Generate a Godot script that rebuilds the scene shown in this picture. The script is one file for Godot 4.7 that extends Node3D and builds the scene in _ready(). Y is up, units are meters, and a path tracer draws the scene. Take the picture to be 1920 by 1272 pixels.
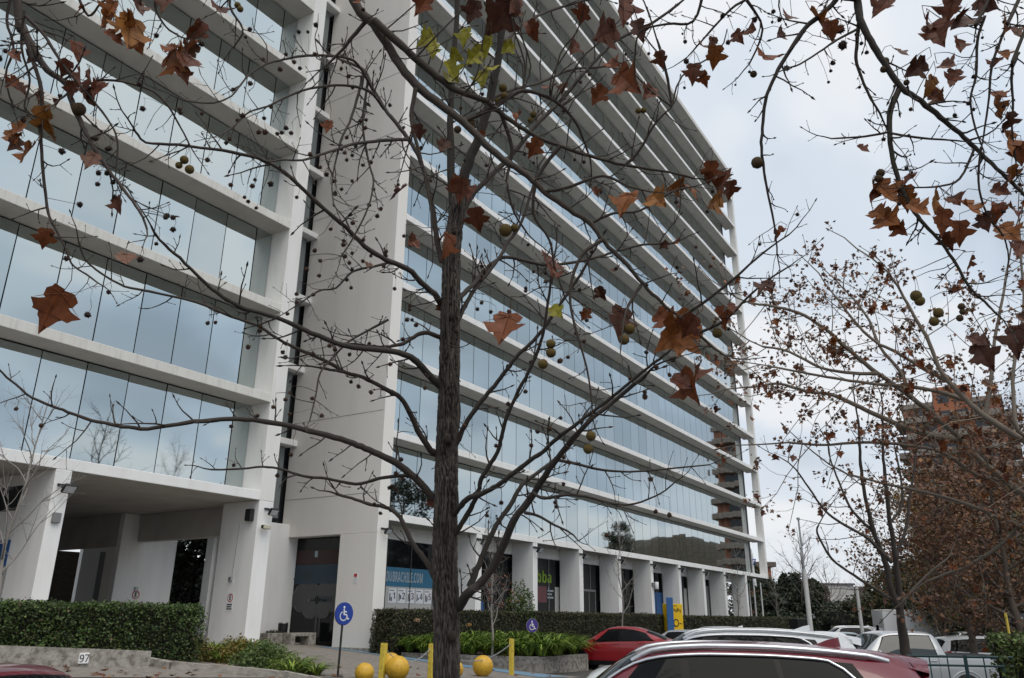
extends Node3D

# ---------------------------------------------------------------- mesh builder
class MB:
	var v := PackedVector3Array()
	var n := PackedVector3Array()
	var c := PackedColorArray()
	var u := PackedVector2Array()
	var i := PackedInt32Array()
	var col := Color(1, 1, 1)

	func vert(p: Vector3, nn: Vector3, uv := Vector2.ZERO) -> int:
		v.append(p); n.append(nn); c.append(col); u.append(uv)
		return v.size() - 1

	# corners counter-clockwise seen from outside
	func quad(a: Vector3, b: Vector3, cc: Vector3, d: Vector3) -> void:
		var nn := (b - a).cross(cc - a)
		if nn.length() < 1e-12:
			nn = (cc - a).cross(d - a)
		nn = nn.normalized()
		var k := v.size()
		vert(a, nn, Vector2(0, 1)); vert(b, nn, Vector2(1, 1)); vert(cc, nn, Vector2(1, 0)); vert(d, nn, Vector2(0, 0))
		i.append_array(PackedInt32Array([k, k + 2, k + 1, k, k + 3, k + 2]))

	func tri(a: Vector3, b: Vector3, cc: Vector3) -> void:
		var nn := (b - a).cross(cc - a).normalized()
		var k := v.size()
		vert(a, nn); vert(b, nn); vert(cc, nn)
		i.append_array(PackedInt32Array([k, k + 2, k + 1]))

	func hexa(p: Array) -> void:  # 8 corners: bottom 0-3 counter-clockwise from above, top 4-7
		quad(p[3], p[2], p[1], p[0]); quad(p[4], p[5], p[6], p[7])
		for k in 4:
			var m := (k + 1) % 4
			quad(p[k], p[m], p[m + 4], p[k + 4])

	func box(lo: Vector3, hi: Vector3) -> void:
		hexa([Vector3(lo.x, lo.y, hi.z), Vector3(hi.x, lo.y, hi.z), Vector3(hi.x, lo.y, lo.z), Vector3(lo.x, lo.y, lo.z),
			Vector3(lo.x, hi.y, hi.z), Vector3(hi.x, hi.y, hi.z), Vector3(hi.x, hi.y, lo.z), Vector3(lo.x, hi.y, lo.z)])

	func obox(t: Transform3D, s: Vector3) -> void:
		var h := s * 0.5
		hexa([t * Vector3(-h.x, -h.y, h.z), t * Vector3(h.x, -h.y, h.z), t * Vector3(h.x, -h.y, -h.z), t * Vector3(-h.x, -h.y, -h.z),
			t * Vector3(-h.x, h.y, h.z), t * Vector3(h.x, h.y, h.z), t * Vector3(h.x, h.y, -h.z), t * Vector3(-h.x, h.y, -h.z)])

	# box with chamfered edges
	func cbox(lo: Vector3, hi: Vector3, e: float) -> void:
		var k := PackedFloat32Array([0, e])
		var m := (lo + hi) * 0.5
		var pts := {}
		for ax in 3:
			for sg in [-1, 1]:
				var f := []
				for q in [[-1, -1], [1, -1], [1, 1], [-1, 1]]:
					var p := Vector3.ZERO
					var a1 := (ax + 1) % 3
					var a2 := (ax + 2) % 3
					p[ax] = hi[ax] if sg > 0 else lo[ax]
					p[a1] = (hi[a1] - e) if q[0] > 0 else (lo[a1] + e)
					p[a2] = (hi[a2] - e) if q[1] > 0 else (lo[a2] + e)
					f.append(p)
				if sg > 0: quad(f[0], f[1], f[2], f[3])
				else: quad(f[3], f[2], f[1], f[0])
		for ax in 3:
			var a1 := (ax + 1) % 3
			var a2 := (ax + 2) % 3
			for s1 in [-1, 1]:
				for s2 in [-1, 1]:
					var f := []
					for e1 in [[1, lo[ax] + e], [1, hi[ax] - e], [0, hi[ax] - e], [0, lo[ax] + e]]:
						var p := Vector3.ZERO
						p[ax] = e1[1]
						p[a1] = (hi[a1] - (e if e1[0] == 0 else 0.0)) if s1 > 0 else (lo[a1] + (e if e1[0] == 0 else 0.0))
						p[a2] = (hi[a2] - (0.0 if e1[0] == 0 else e)) if s2 > 0 else (lo[a2] + (0.0 if e1[0] == 0 else e))
						f.append(p)
					var nn: Vector3 = (f[1] - f[0]).cross(f[2] - f[0])
					if nn.dot(f[0] - m) > 0: quad(f[0], f[1], f[2], f[3])
					else: quad(f[3], f[2], f[1], f[0])

	func tube(p: PackedVector3Array, r: PackedFloat32Array, sides := 6, cap := true, vscale := 1.0) -> void:
		var t := Vector3.UP
		var x := Vector3.RIGHT
		var k0 := v.size()
		var run := 0.0
		for k in p.size():
			var a := p[maxi(k - 1, 0)]
			var b := p[mini(k + 1, p.size() - 1)]
			t = (b - a).normalized()
			if k == 0:
				x = t.cross(Vector3(0.31, 0.2, 0.93)).normalized()
			else:
				x = (x - t * x.dot(t)).normalized()
				run += p[k].distance_to(p[k - 1])
			var y := t.cross(x)
			for s in sides + 1:
				var an := TAU * s / sides
				var d := x * cos(an) + y * sin(an)
				vert(p[k] + d * r[k], d, Vector2(float(s) / sides, run * vscale))
		for k in p.size() - 1:
			for s in sides:
				var a := k0 + k * (sides + 1) + s
				var b := a + sides + 1
				i.append_array(PackedInt32Array([a, b, a + 1, a + 1, b, b + 1]))
		if cap:
			for e in 2:
				var base := k0 + (p.size() - 1) * (sides + 1) * e
				var nn := (p[0] - p[1]).normalized() if e == 0 else (p[-1] - p[-2]).normalized()
				var kk := v.size()
				for s in sides:
					vert(v[base + s], nn)
				for s in range(1, sides - 1):
					if e == 0: i.append_array(PackedInt32Array([kk, kk + s, kk + s + 1]))
					else: i.append_array(PackedInt32Array([kk, kk + s + 1, kk + s]))

	func rod(a: Vector3, b: Vector3, r: float, sides := 6) -> void:
		tube(PackedVector3Array([a, b]), PackedFloat32Array([r, r]), sides)

	# profile of (radius, height) turned round the y axis
	func lathe(o: Vector3, prof: Array, sides := 24) -> void:
		var k0 := v.size()
		for k in prof.size():
			var a: Vector2 = prof[maxi(k - 1, 0)]
			var b: Vector2 = prof[mini(k + 1, prof.size() - 1)]
			var d := (b - a).normalized()
			for s in sides + 1:
				var an := TAU * s / sides
				var nn := Vector3(cos(an) * d.y, -d.x, sin(an) * d.y).normalized()
				vert(o + Vector3(cos(an) * prof[k].x, prof[k].y, sin(an) * prof[k].x), nn, Vector2(float(s) / sides, float(k) / prof.size()))
		for k in prof.size() - 1:
			for s in sides:
				var a := k0 + k * (sides + 1) + s
				var b := a + sides + 1
				i.append_array(PackedInt32Array([a, a + 1, b, a + 1, b + 1, b]))

	func sphere(o: Vector3, r: Vector3, rings := 10, sides := 14) -> void:
		var k0 := v.size()
		for k in rings + 1:
			var la := PI * k / rings - PI / 2
			for s in sides + 1:
				var an := TAU * s / sides
				var d := Vector3(cos(la) * cos(an), sin(la), cos(la) * sin(an))
				vert(o + d * r, (d / r).normalized(), Vector2(float(s) / sides, float(k) / rings))
		for k in rings:
			for s in sides:
				var a := k0 + k * (sides + 1) + s
				var b := a + sides + 1
				i.append_array(PackedInt32Array([a, a + 1, b, a + 1, b + 1, b]))

	# a grid of points, rows of equal length, smooth normals; flip turns it over
	func grid(rows: Array, flip := false, uvs := Vector2.ONE) -> void:
		var k0 := v.size()
		var w: int = rows[0].size()
		for a in rows.size():
			for b in w:
				var du: Vector3 = rows[a][mini(b + 1, w - 1)] - rows[a][maxi(b - 1, 0)]
				var dv: Vector3 = rows[mini(a + 1, rows.size() - 1)][b] - rows[maxi(a - 1, 0)][b]
				var nn := du.cross(dv)
				if nn.length() < 1e-10:
					nn = Vector3.UP
				nn = nn.normalized() * (-1.0 if flip else 1.0)
				vert(rows[a][b], nn, Vector2(float(b) / (w - 1) * uvs.x, float(a) / (rows.size() - 1) * uvs.y))
		for a in rows.size() - 1:
			for b in w - 1:
				var p := k0 + a * w + b
				var q := p + w
				if flip: i.append_array(PackedInt32Array([p, p + 1, q, p + 1, q + 1, q]))
				else: i.append_array(PackedInt32Array([p, q, p + 1, p + 1, q, q + 1]))

	func disc(o: Vector3, nrm: Vector3, r: float, sides := 28) -> void:
		var x := nrm.cross(Vector3(0.1, 0.97, 0.2)).normalized()
		var y := nrm.cross(x)
		var k := v.size()
		vert(o, nrm, Vector2(0.5, 0.5))
		for s in sides:
			var an := TAU * s / sides
			vert(o + (x * cos(an) + y * sin(an)) * r, nrm, Vector2(0.5 + 0.5 * cos(an), 0.5 + 0.5 * sin(an)))
		for s in sides:
			i.append_array(PackedInt32Array([k, k + 1 + (s + 1) % sides, k + 1 + s]))

	func done() -> ArrayMesh:
		var a := []
		a.resize(Mesh.ARRAY_MAX)
		a[Mesh.ARRAY_VERTEX] = v
		a[Mesh.ARRAY_NORMAL] = n
		a[Mesh.ARRAY_COLOR] = c
		a[Mesh.ARRAY_TEX_UV] = u
		a[Mesh.ARRAY_INDEX] = i
		var m := ArrayMesh.new()
		m.add_surface_from_arrays(Mesh.PRIMITIVE_TRIANGLES, a)
		return m


var M := {}
var taken := {}

# ---------------------------------------------------------------- naming
func numbered(called: String) -> String:
	var k: int = taken.get(called, 0)
	taken[called] = k + 1
	return called if k == 0 else "%s_%03d" % [called, k]


func thing(called: String, label: String, category: String, at := Vector3.ZERO, turn := 0.0, group := "") -> Node3D:
	var o := Node3D.new()
	o.name = numbered(called)
	add_child(o)
	o.position = at
	o.rotation.y = turn
	tag(o, label, category, group)
	return o


func tag(o: Node, label: String, category: String, group := "") -> Node:
	o.set_meta("label", label)
	o.set_meta("category", category)
	if group != "":
		o.set_meta("group", group)
	return o


func part(called: String, mesh: Mesh, m: Material, parent: Node, t := Transform3D.IDENTITY) -> MeshInstance3D:
	var o := MeshInstance3D.new()
	o.mesh = mesh
	o.material_override = m
	o.transform = t
	if parent == self:
		o.name = numbered(called)
	else:
		var key := str(parent.get_instance_id()) + called
		var k: int = taken.get(key, 0)
		taken[key] = k + 1
		o.name = called if k == 0 else "%s_%03d" % [called, k]
	parent.add_child(o, true)
	return o


func solo(called: String, mb: MB, m: Material, label: String, category: String, group := "") -> MeshInstance3D:
	var o := part(called, mb.done(), m, self)
	tag(o, label, category, group)
	return o


func struct(called: String, mb: MB, m: Material) -> MeshInstance3D:
	var o := part(called, mb.done(), m, self)
	o.set_meta("kind", "structure")
	return o


func stuff(called: String, mesh: Mesh, m: Material, where: Array, cols: Array, parent: Node) -> MultiMeshInstance3D:
	var mm := MultiMesh.new()
	mm.transform_format = MultiMesh.TRANSFORM_3D
	mm.use_colors = true
	mm.mesh = mesh
	mm.instance_count = where.size()
	for k in where.size():
		mm.set_instance_transform(k, where[k])
		mm.set_instance_color(k, cols[k])
	var o := MultiMeshInstance3D.new()
	o.multimesh = mm
	o.material_override = m
	o.name = called
	o.set_meta("kind", "stuff")
	parent.add_child(o, true)
	return o


func bx(lo: Vector3, hi: Vector3) -> ArrayMesh:
	var b := MB.new()
	b.box(lo, hi)
	return b.done()


func cbx(lo: Vector3, hi: Vector3, e := 0.015) -> ArrayMesh:
	var b := MB.new()
	b.cbox(lo, hi, e)
	return b.done()


# ---------------------------------------------------------------- materials
func lin(r: float, g: float, b: float, a := 1.0) -> Color:
	var q := Color(r, g, b).linear_to_srgb()
	q.a = a
	return q


func mat(name_: String, col: Color, rough := 0.8, metal := 0.0) -> StandardMaterial3D:
	var m := StandardMaterial3D.new()
	m.resource_name = name_
	m.albedo_color = col
	m.roughness = rough
	m.metallic = metal
	M[name_] = m
	return m


func noise_tex(seed_: int, freq: float, stops: Array, cols: Array, size := 512, oct := 5, kind := FastNoiseLite.TYPE_SIMPLEX_SMOOTH, ft := FastNoiseLite.FRACTAL_FBM) -> NoiseTexture2D:
	var f := FastNoiseLite.new()
	f.seed = seed_
	f.noise_type = kind
	f.frequency = freq
	f.fractal_type = ft
	f.fractal_octaves = oct
	var t := NoiseTexture2D.new()
	t.width = size
	t.height = size
	t.seamless = true
	t.noise = f
	if cols.size():
		var g := Gradient.new()
		g.offsets = PackedFloat32Array(stops)
		g.colors = PackedColorArray(cols)
		t.color_ramp = g
	return t


func tri(m: StandardMaterial3D, scale: float, stretch := Vector3.ONE) -> StandardMaterial3D:
	m.uv1_triplanar = true
	m.uv1_world_triplanar = true
	m.uv1_scale = stretch * scale
	return m


func materials() -> void:
	var m: StandardMaterial3D
	m = mat("white_paint", Color.WHITE, 0.75)
	m.albedo_texture = noise_tex(3, 0.012, [0.0, 0.35, 0.6, 1.0], [lin(0.74, 0.73, 0.71), lin(0.80, 0.795, 0.78), lin(0.83, 0.825, 0.815), lin(0.84, 0.84, 0.835)], 512, 6)
	tri(m, 0.22, Vector3(1.0, 0.22, 1.0))
	m = mat("grey_wall", Color.WHITE, 0.8)
	m.albedo_texture = noise_tex(9, 0.01, [0.0, 0.4, 1.0], [lin(0.74, 0.715, 0.67), lin(0.79, 0.765, 0.725), lin(0.81, 0.79, 0.755)], 512, 6)
	tri(m, 0.12, Vector3(1.0, 0.14, 1.0))
	m = mat("mirror_glass", lin(0.53, 0.59, 0.595), 0.02, 1.0)
	mat("mirror_glass_b", lin(0.47, 0.53, 0.54), 0.02, 1.0)
	mat("mirror_glass_c", lin(0.56, 0.615, 0.615), 0.03, 1.0)
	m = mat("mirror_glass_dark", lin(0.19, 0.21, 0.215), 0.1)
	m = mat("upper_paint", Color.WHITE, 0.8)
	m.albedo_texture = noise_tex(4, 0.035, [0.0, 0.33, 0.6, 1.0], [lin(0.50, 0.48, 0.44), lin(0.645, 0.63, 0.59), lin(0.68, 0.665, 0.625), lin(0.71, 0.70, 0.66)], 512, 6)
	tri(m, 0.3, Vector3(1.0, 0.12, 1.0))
	m = mat("upper_light", Color.WHITE, 0.8)
	m.albedo_texture = noise_tex(5, 0.012, [0.0, 0.4, 1.0], [lin(0.68, 0.665, 0.63), lin(0.755, 0.745, 0.72), lin(0.79, 0.785, 0.765)], 512, 6)
	tri(m, 0.22, Vector3(1.0, 0.22, 1.0))
	m = mat("soffit_paint", Color.WHITE, 0.85)  # darker tone that paints in the shade under slabs and beams
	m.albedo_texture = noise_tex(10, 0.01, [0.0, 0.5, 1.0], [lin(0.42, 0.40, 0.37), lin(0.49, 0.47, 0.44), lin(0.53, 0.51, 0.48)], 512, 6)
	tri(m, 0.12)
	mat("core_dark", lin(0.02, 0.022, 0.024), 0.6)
	m = mat("shop_glass", lin(0.008, 0.009, 0.010), 0.05)
	m.metallic_specular = 0.4
	m = mat("dark_metal", lin(0.03, 0.032, 0.035), 0.5)
	mat("steel", lin(0.45, 0.46, 0.47), 0.35, 0.8)
	mat("grey_metal", lin(0.2, 0.2, 0.2), 0.5)
	mat("black", lin(0.012, 0.012, 0.013), 0.55)
	mat("lamp_lens", lin(0.55, 0.56, 0.58), 0.15)
	m = mat("asphalt", Color.WHITE, 0.9)
	m.albedo_texture = noise_tex(21, 0.03, [0.0, 0.4, 0.62, 1.0], [lin(0.035, 0.034, 0.033), lin(0.055, 0.053, 0.05), lin(0.072, 0.069, 0.065), lin(0.10, 0.095, 0.09)], 1024, 6)
	tri(m, 0.21)
	m = mat("paving", Color.WHITE, 0.88)
	m.albedo_texture = noise_tex(22, 0.02, [0.0, 0.35, 0.65, 1.0], [lin(0.14, 0.125, 0.108), lin(0.20, 0.18, 0.157), lin(0.235, 0.21, 0.187), lin(0.28, 0.255, 0.23)], 1024, 6)
	tri(m, 0.17)
	m = mat("concrete", Color.WHITE, 0.92)
	m.albedo_texture = noise_tex(23, 0.018, [0.0, 0.3, 0.5, 0.75, 1.0], [lin(0.10, 0.085, 0.07), lin(0.22, 0.2, 0.175), lin(0.31, 0.285, 0.255), lin(0.36, 0.335, 0.30), lin(0.41, 0.39, 0.36)], 512, 6)
	tri(m, 0.5)
	m.heightmap_enabled = true
	m.heightmap_texture = noise_tex(24, 0.05, [], [], 512, 5)
	m.heightmap_scale = 1.0
	m = mat("blue_paint", Color.WHITE, 0.85)
	m.albedo_texture = noise_tex(25, 0.03, [0.0, 0.3, 0.45, 1.0], [lin(0.25, 0.24, 0.22), lin(0.17, 0.25, 0.32), lin(0.13, 0.24, 0.36), lin(0.16, 0.28, 0.41)], 512, 6)
	tri(m, 0.4)
	m = mat("yellow_paint", Color.WHITE, 0.5)
	m.albedo_texture = noise_tex(26, 0.02, [0.0, 0.3, 1.0], [lin(0.22, 0.14, 0.03), lin(0.56, 0.32, 0.025), lin(0.70, 0.43, 0.04)], 256, 6)
	tri(m, 1.6)
	m = mat("post_paint", Color.WHITE, 0.5)
	m.albedo_texture = noise_tex(27, 0.02, [0.0, 0.3, 1.0], [lin(0.28, 0.22, 0.06), lin(0.60, 0.44, 0.05), lin(0.72, 0.56, 0.09)], 256, 6)
	tri(m, 1.6)
	# bark: fissured grey brown, stretched along the trunk
	m = mat("bark", Color.WHITE, 0.95)
	m.vertex_color_use_as_albedo = true
	m.albedo_texture = noise_tex(31, 0.022, [0.0, 0.35, 0.6, 1.0], [lin(0.40, 0.36, 0.33), lin(0.65, 0.61, 0.58), lin(0.88, 0.85, 0.82), lin(1, 1, 1)], 512, 6)
	tri(m, 5.0, Vector3(1.0, 0.25, 1.0))
	m = mat("twig_bark", Color.WHITE, 0.9)
	m.vertex_color_use_as_albedo = true
	m.albedo_texture = noise_tex(32, 0.03, [0.0, 0.4, 1.0], [lin(0.5, 0.47, 0.45), lin(0.8, 0.78, 0.76), lin(1, 1, 1)], 256, 5)
	tri(m, 6.0)
	m = mat("leaf", Color.WHITE, 0.6)
	m.vertex_color_use_as_albedo = true
	m.cull_mode = BaseMaterial3D.CULL_DISABLED
	m.backlight_enabled = true
	m.backlight = Color(0.55, 0.55, 0.55)
	m.albedo_texture = noise_tex(33, 0.02, [0.0, 0.4, 0.7, 1.0], [lin(0.45, 0.36, 0.32), lin(0.8, 0.76, 0.7), lin(1, 1, 1), lin(1.0, 1.0, 0.85)], 256, 5)
	tri(m, 5.0)
	m = mat("foliage", Color.WHITE, 0.6)
	m.vertex_color_use_as_albedo = true
	m.cull_mode = BaseMaterial3D.CULL_DISABLED
	m.backlight_enabled = true
	m.backlight = Color(0.35, 0.35, 0.35)
	m = mat("seed_ball", Color.WHITE, 0.95)
	m.vertex_color_use_as_albedo = true
	mat("tyre", lin(0.015, 0.015, 0.016), 0.85)
	mat("rim", lin(0.42, 0.42, 0.44), 0.35, 0.8)
	m = mat("car_glass", lin(0.006, 0.007, 0.008), 0.03)
	m.metallic_specular = 0.2
	m = mat("car_glass_clear", lin(0.028, 0.034, 0.033), 0.03)
	mat("pillar_black", lin(0.004, 0.004, 0.004), 0.25).metallic_specular = 0.25
	mat("chrome", lin(0.62, 0.63, 0.65), 0.15, 1.0)
	mat("satin_chrome", lin(0.55, 0.56, 0.58), 0.3, 0.9)
	mat("plastic", lin(0.018, 0.018, 0.02), 0.55)
	m = mat("tail_red", lin(0.30, 0.012, 0.012), 0.15)
	m.clearcoat_enabled = true
	m = mat("headlamp", lin(0.5, 0.52, 0.55), 0.1)
	m.clearcoat_enabled = true
	for p in [["paint_burgundy", 0.13, 0.005, 0.014], ["paint_red", 0.27, 0.006, 0.012], ["paint_white", 0.72, 0.73, 0.74], ["paint_silver", 0.40, 0.42, 0.44], ["paint_teal", 0.16, 0.24, 0.27], ["paint_grey", 0.09, 0.095, 0.1], ["paint_dark", 0.02, 0.022, 0.026]]:
		m = mat(p[0], lin(p[1], p[2], p[3]), 0.28, 0.25 if p[0] == "paint_silver" else 0.0)
		m.clearcoat_enabled = true
		m.clearcoat = 0.6
		m.clearcoat_roughness = 0.04
	mat("sign_blue", lin(0.012, 0.045, 0.30), 0.4)
	mat("sign_violet", lin(0.05, 0.03, 0.22), 0.4)
	mat("sign_white", lin(0.8, 0.8, 0.8), 0.5)
	mat("sign_red", lin(0.45, 0.03, 0.03), 0.5)
	mat("paper", lin(0.68, 0.70, 0.74), 0.7)
	mat("poster_teal", lin(0.02, 0.14, 0.25), 0.4)
	mat("poster_dim_teal", lin(0.006, 0.028, 0.052), 0.3)
	mat("poster_text", lin(0.32, 0.38, 0.42), 0.5)
	mat("poster_dim_text", lin(0.022, 0.034, 0.042), 0.5)
	mat("poster_dim_red", lin(0.028, 0.004, 0.003), 0.4)
	mat("poster_pale", lin(0.42, 0.42, 0.41), 0.5)
	mat("poster_blue", lin(0.025, 0.10, 0.27), 0.5)
	mat("poster_pink", lin(0.14, 0.05, 0.06), 0.5)
	mat("neon_green", lin(0.17, 0.30, 0.008), 0.4)
	mat("kiosk_yellow", lin(0.72, 0.46, 0.01), 0.5)
	mat("orange_wall", lin(0.36, 0.135, 0.07), 0.85)
	m = mat("tower_brick", Color.WHITE, 0.9)
	m.albedo_texture = noise_tex(41, 0.03, [0.0, 0.5, 1.0], [lin(0.19, 0.085, 0.055), lin(0.25, 0.11, 0.07), lin(0.29, 0.135, 0.09)], 256, 5)
	tri(m, 0.3)
	m = mat("tower_beige", Color.WHITE, 0.9)
	m.albedo_texture = noise_tex(42, 0.03, [0.0, 0.5, 1.0], [lin(0.19, 0.16, 0.135), lin(0.25, 0.21, 0.18), lin(0.29, 0.25, 0.215)], 256, 5)
	tri(m, 0.3)
	mat("far_white", lin(0.6, 0.59, 0.57), 0.9)
	mat("far_brown", lin(0.13, 0.105, 0.09), 0.9)
	m = mat("brown_fence", Color.WHITE, 0.9)
	m.albedo_texture = noise_tex(43, 0.03, [0.0, 0.5, 1.0], [lin(0.015, 0.011, 0.008), lin(0.035, 0.026, 0.02), lin(0.06, 0.045, 0.033)], 256, 5)
	tri(m, 0.6, Vector3(0.3, 2.0, 0.3))
	mat("window_dark", lin(0.025, 0.03, 0.035), 0.06)
	mat("bin_green", lin(0.03, 0.075, 0.055), 0.5)
	mat("rail_green", lin(0.010, 0.045, 0.05), 0.45)
	mat("pole_white", lin(0.62, 0.62, 0.61), 0.5)
	mat("flag_cloth", lin(0.75, 0.76, 0.78), 0.8)
	mat("soil", lin(0.05, 0.035, 0.025), 0.95)
	mat("skin", lin(0.35, 0.2, 0.14), 0.6)
	mat("jacket_red", lin(0.32, 0.03, 0.03), 0.8)
	m = mat("hill_scrub", Color.WHITE, 0.95)
	m.albedo_texture = noise_tex(44, 0.02, [0.0, 0.4, 0.6, 1.0], [lin(0.012, 0.016, 0.009), lin(0.03, 0.028, 0.016), lin(0.06, 0.04, 0.026), lin(0.085, 0.058, 0.038)], 512, 6)
	tri(m, 0.03)

# ---------------------------------------------------------------- place
func gy(x: float, z: float) -> float:  # the forecourt falls towards the road and the car park
	return maxf(0.0, 0.92 - 0.053 * (clampf(x, -5.0, 40.0) - 20.6) - 0.06 * maxf(z, -16.0)) * (1.0 - smoothstep(10.0, 14.5, z))


func og(x: float, z: float, up := 0.0) -> Vector3:
	return Vector3(x, gy(x, z) + up, z)


func sky_picture() -> ImageTexture:
	var w := 1024
	var h := 512
	var f := FastNoiseLite.new()
	f.seed = 5
	f.frequency = 1.0
	f.fractal_octaves = 6
	f.fractal_gain = 0.52
	var f2 := FastNoiseLite.new()
	f2.seed = 11
	f2.frequency = 0.3
	f2.fractal_octaves = 4
	var im := Image.create(w, h, false, Image.FORMAT_RGBF)
	var blue := Vector3(0.47, 0.60, 0.775)
	var pale := Vector3(0.62, 0.69, 0.775)
	var white := Vector3(0.79, 0.81, 0.84)
	var grey := Vector3(0.40, 0.46, 0.54)
	var sun := SUN.normalized()
	for j in h:
		var la := PI * (0.5 - (j + 0.5) / h)
		for k in w:
			var lo := TAU * (k + 0.5) / w
			var d := Vector3(sin(lo) * cos(la), sin(la), -cos(lo) * cos(la))
			var c := pale
			if d.y > 0.0:
				var s := 1.0 / (d.y + 0.22)
				var q := Vector3(d.x * s, d.y * 0.6, d.z * s * 1.15)
				var a := f.get_noise_3dv(q + Vector3(f2.get_noise_3dv(q * 1.7) * 0.8, 0, 4.0))
				var b := f2.get_noise_3dv(q * 1.3 + Vector3(9, 2, 3))
				c = pale.lerp(blue, smoothstep(-0.05, 0.4, b) * 0.75)
				c = c.lerp(white, smoothstep(-0.10, 0.26, a) * 0.95)
				c = c.lerp(grey, smoothstep(0.06, 0.48, -a + b * 0.4) * 0.7)
				c = c.lerp(Vector3(0.79, 0.81, 0.83), (1.0 - smoothstep(0.0, 0.22, d.y)) * 0.75)
				c *= 0.97 + 0.2 * pow(maxf(0.0, d.dot(sun)), 2.0)   # brighter where the sun stands behind the cloud
			im.set_pixel(k, j, Color(c.x, c.y, c.z))
	return ImageTexture.create_from_image(im)


const SUN := Vector3(-0.235, 0.866, 0.441)


func light_and_lens() -> void:
	var cam := Camera3D.new()
	cam.name = "camera"
	add_child(cam)
	cam.fov = 46.1362
	cam.near = 0.1
	cam.far = 3000.0
	cam.transform = Transform3D(Basis(Vector3(0.533062, 0.008781, 0.846031), Vector3(-0.283156, 0.944136, 0.168611), Vector3(-0.797288, -0.329439, 0.505769)), Vector3(0.000, 2.050, 24.275))
	cam.current = true
	var sun := DirectionalLight3D.new()
	sun.name = "sun"
	add_child(sun)
	sun.look_at_from_position(SUN * 50.0, Vector3.ZERO, Vector3.UP)
	sun.light_energy = 0.5
	sun.light_color = Color(1.0, 0.965, 0.91)
	sun.light_angular_distance = 46.0
	sun.shadow_enabled = true
	var sky := Sky.new()
	var ps := PanoramaSkyMaterial.new()
	ps.panorama = sky_picture()
	ps.energy_multiplier = 1.0
	sky.sky_material = ps
	var e := Environment.new()
	e.background_mode = Environment.BG_SKY
	e.sky = sky
	e.tonemap_mode = Environment.TONE_MAPPER_LINEAR
	e.tonemap_exposure = 1.12
	e.sdfgi_enabled = true
	e.ssao_enabled = true
	e.ssil_enabled = true
	var we := WorldEnvironment.new()
	we.name = "surroundings"
	we.environment = e
	add_child(we)


func sheet(xs: Array, zs: Array, up: float) -> MB:
	var b := MB.new()
	var rows := []
	for z in zs:
		var r := []
		for x in xs:
			r.append(og(x, z, up))
		rows.append(r)
	b.grid(rows, true)
	return b


func span(a: float, b: float, n: int) -> Array:
	var r := []
	for k in n + 1:
		r.append(lerpf(a, b, float(k) / n))
	return r


func ground() -> void:
	var xs := [-2000.0, -400.0, -100.0] + span(-40, 60, 50) + [80.0, 120.0, 300.0, 2000.0]
	var zs := [-2000.0, -300.0, -60.0] + span(-18, 30, 48) + [60.0, 200.0, 2000.0]
	struct("ground", sheet(xs, zs, 0.0), M.asphalt)
	# forecourt in front of and under the building, cast in bays with a joint between them
	var fc := part("forecourt", sheet(span(-20, 27.9, 40), span(-17, 9.7, 24), 0.012).done(), M.paving, self)
	fc.set_meta("kind", "structure")
	var jm := MB.new()
	for z in [7.2, 4.4, 1.6]:
		var rows := [[], []]
		for x in span(12.0, 27.6, 24):
			rows[0].append(og(x, z - 0.014 + 0.05 * sin(x * 1.7), 0.017)); rows[1].append(og(x, z + 0.014 + 0.05 * sin(x * 1.7), 0.017))
		jm.grid(rows, true)
	for x in [16.0, 19.5, 23.0]:
		var rows := [[], []]
		for z in span(-1.0, 9.6, 20):
			rows[1].append(og(x + 0.014 + 0.04 * sin(z * 2.1), z, 0.021)); rows[0].append(og(x - 0.014 + 0.04 * sin(z * 2.1), z, 0.021))
		jm.grid(rows)
	part("expansion_joint", jm.done(), M.dark_metal, fc)
	# blue painted step-free route along the wall and the planter
	var rb := [[], []]
	var ra := [Vector2(26.6, -2.5), Vector2(26.55, -0.9), Vector2(26.4, 0.6), Vector2(25.9, 3.0), Vector2(25.6, 6.0), Vector2(25.2, 9.5)]
	var rc := [Vector2(27.25, -2.5), Vector2(27.22, -0.9), Vector2(27.3, 0.6), Vector2(27.05, 3.0), Vector2(27.0, 6.0), Vector2(27.4, 9.5)]
	for k in 6:
		for t in 5:
			if k == 5 and t > 0:
				break
			var p: Vector2 = ra[k].lerp(ra[mini(k + 1, 5)], t / 5.0)
			var q: Vector2 = rc[k].lerp(rc[mini(k + 1, 5)], t / 5.0)
			rb[0].append(og(p.x, p.y, 0.026)); rb[1].append(og(q.x, q.y, 0.026))
	var bp := MB.new()
	bp.grid(rb, false)
	var pm := part("painted_path", bp.done(), M.blue_paint, self)
	pm.set_meta("kind", "structure")
	# bay lines of the car park, right of the near car
	var ln := MB.new()
	for k in 12:
		var x := 14.7 + k * 2.6
		var o := Transform3D(Basis(Vector3.UP, deg_to_rad(20.0)), Vector3(x, 0.008, 20.6))
		ln.quad(o * Vector3(-0.05, 0, 2.4), o * Vector3(0.05, 0, 2.4), o * Vector3(0.05, 0, -2.4), o * Vector3(-0.05, 0, -2.4))
	var bl := part("bay_lines", ln.done(), M.far_white, self)
	bl.set_meta("kind", "structure")


# ---------------------------------------------------------------- the office building
const Y0 := 6.13      # underside of the lowest slab
const S := 3.8        # storey
const BAND := 0.346   # height of a slab edge


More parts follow.
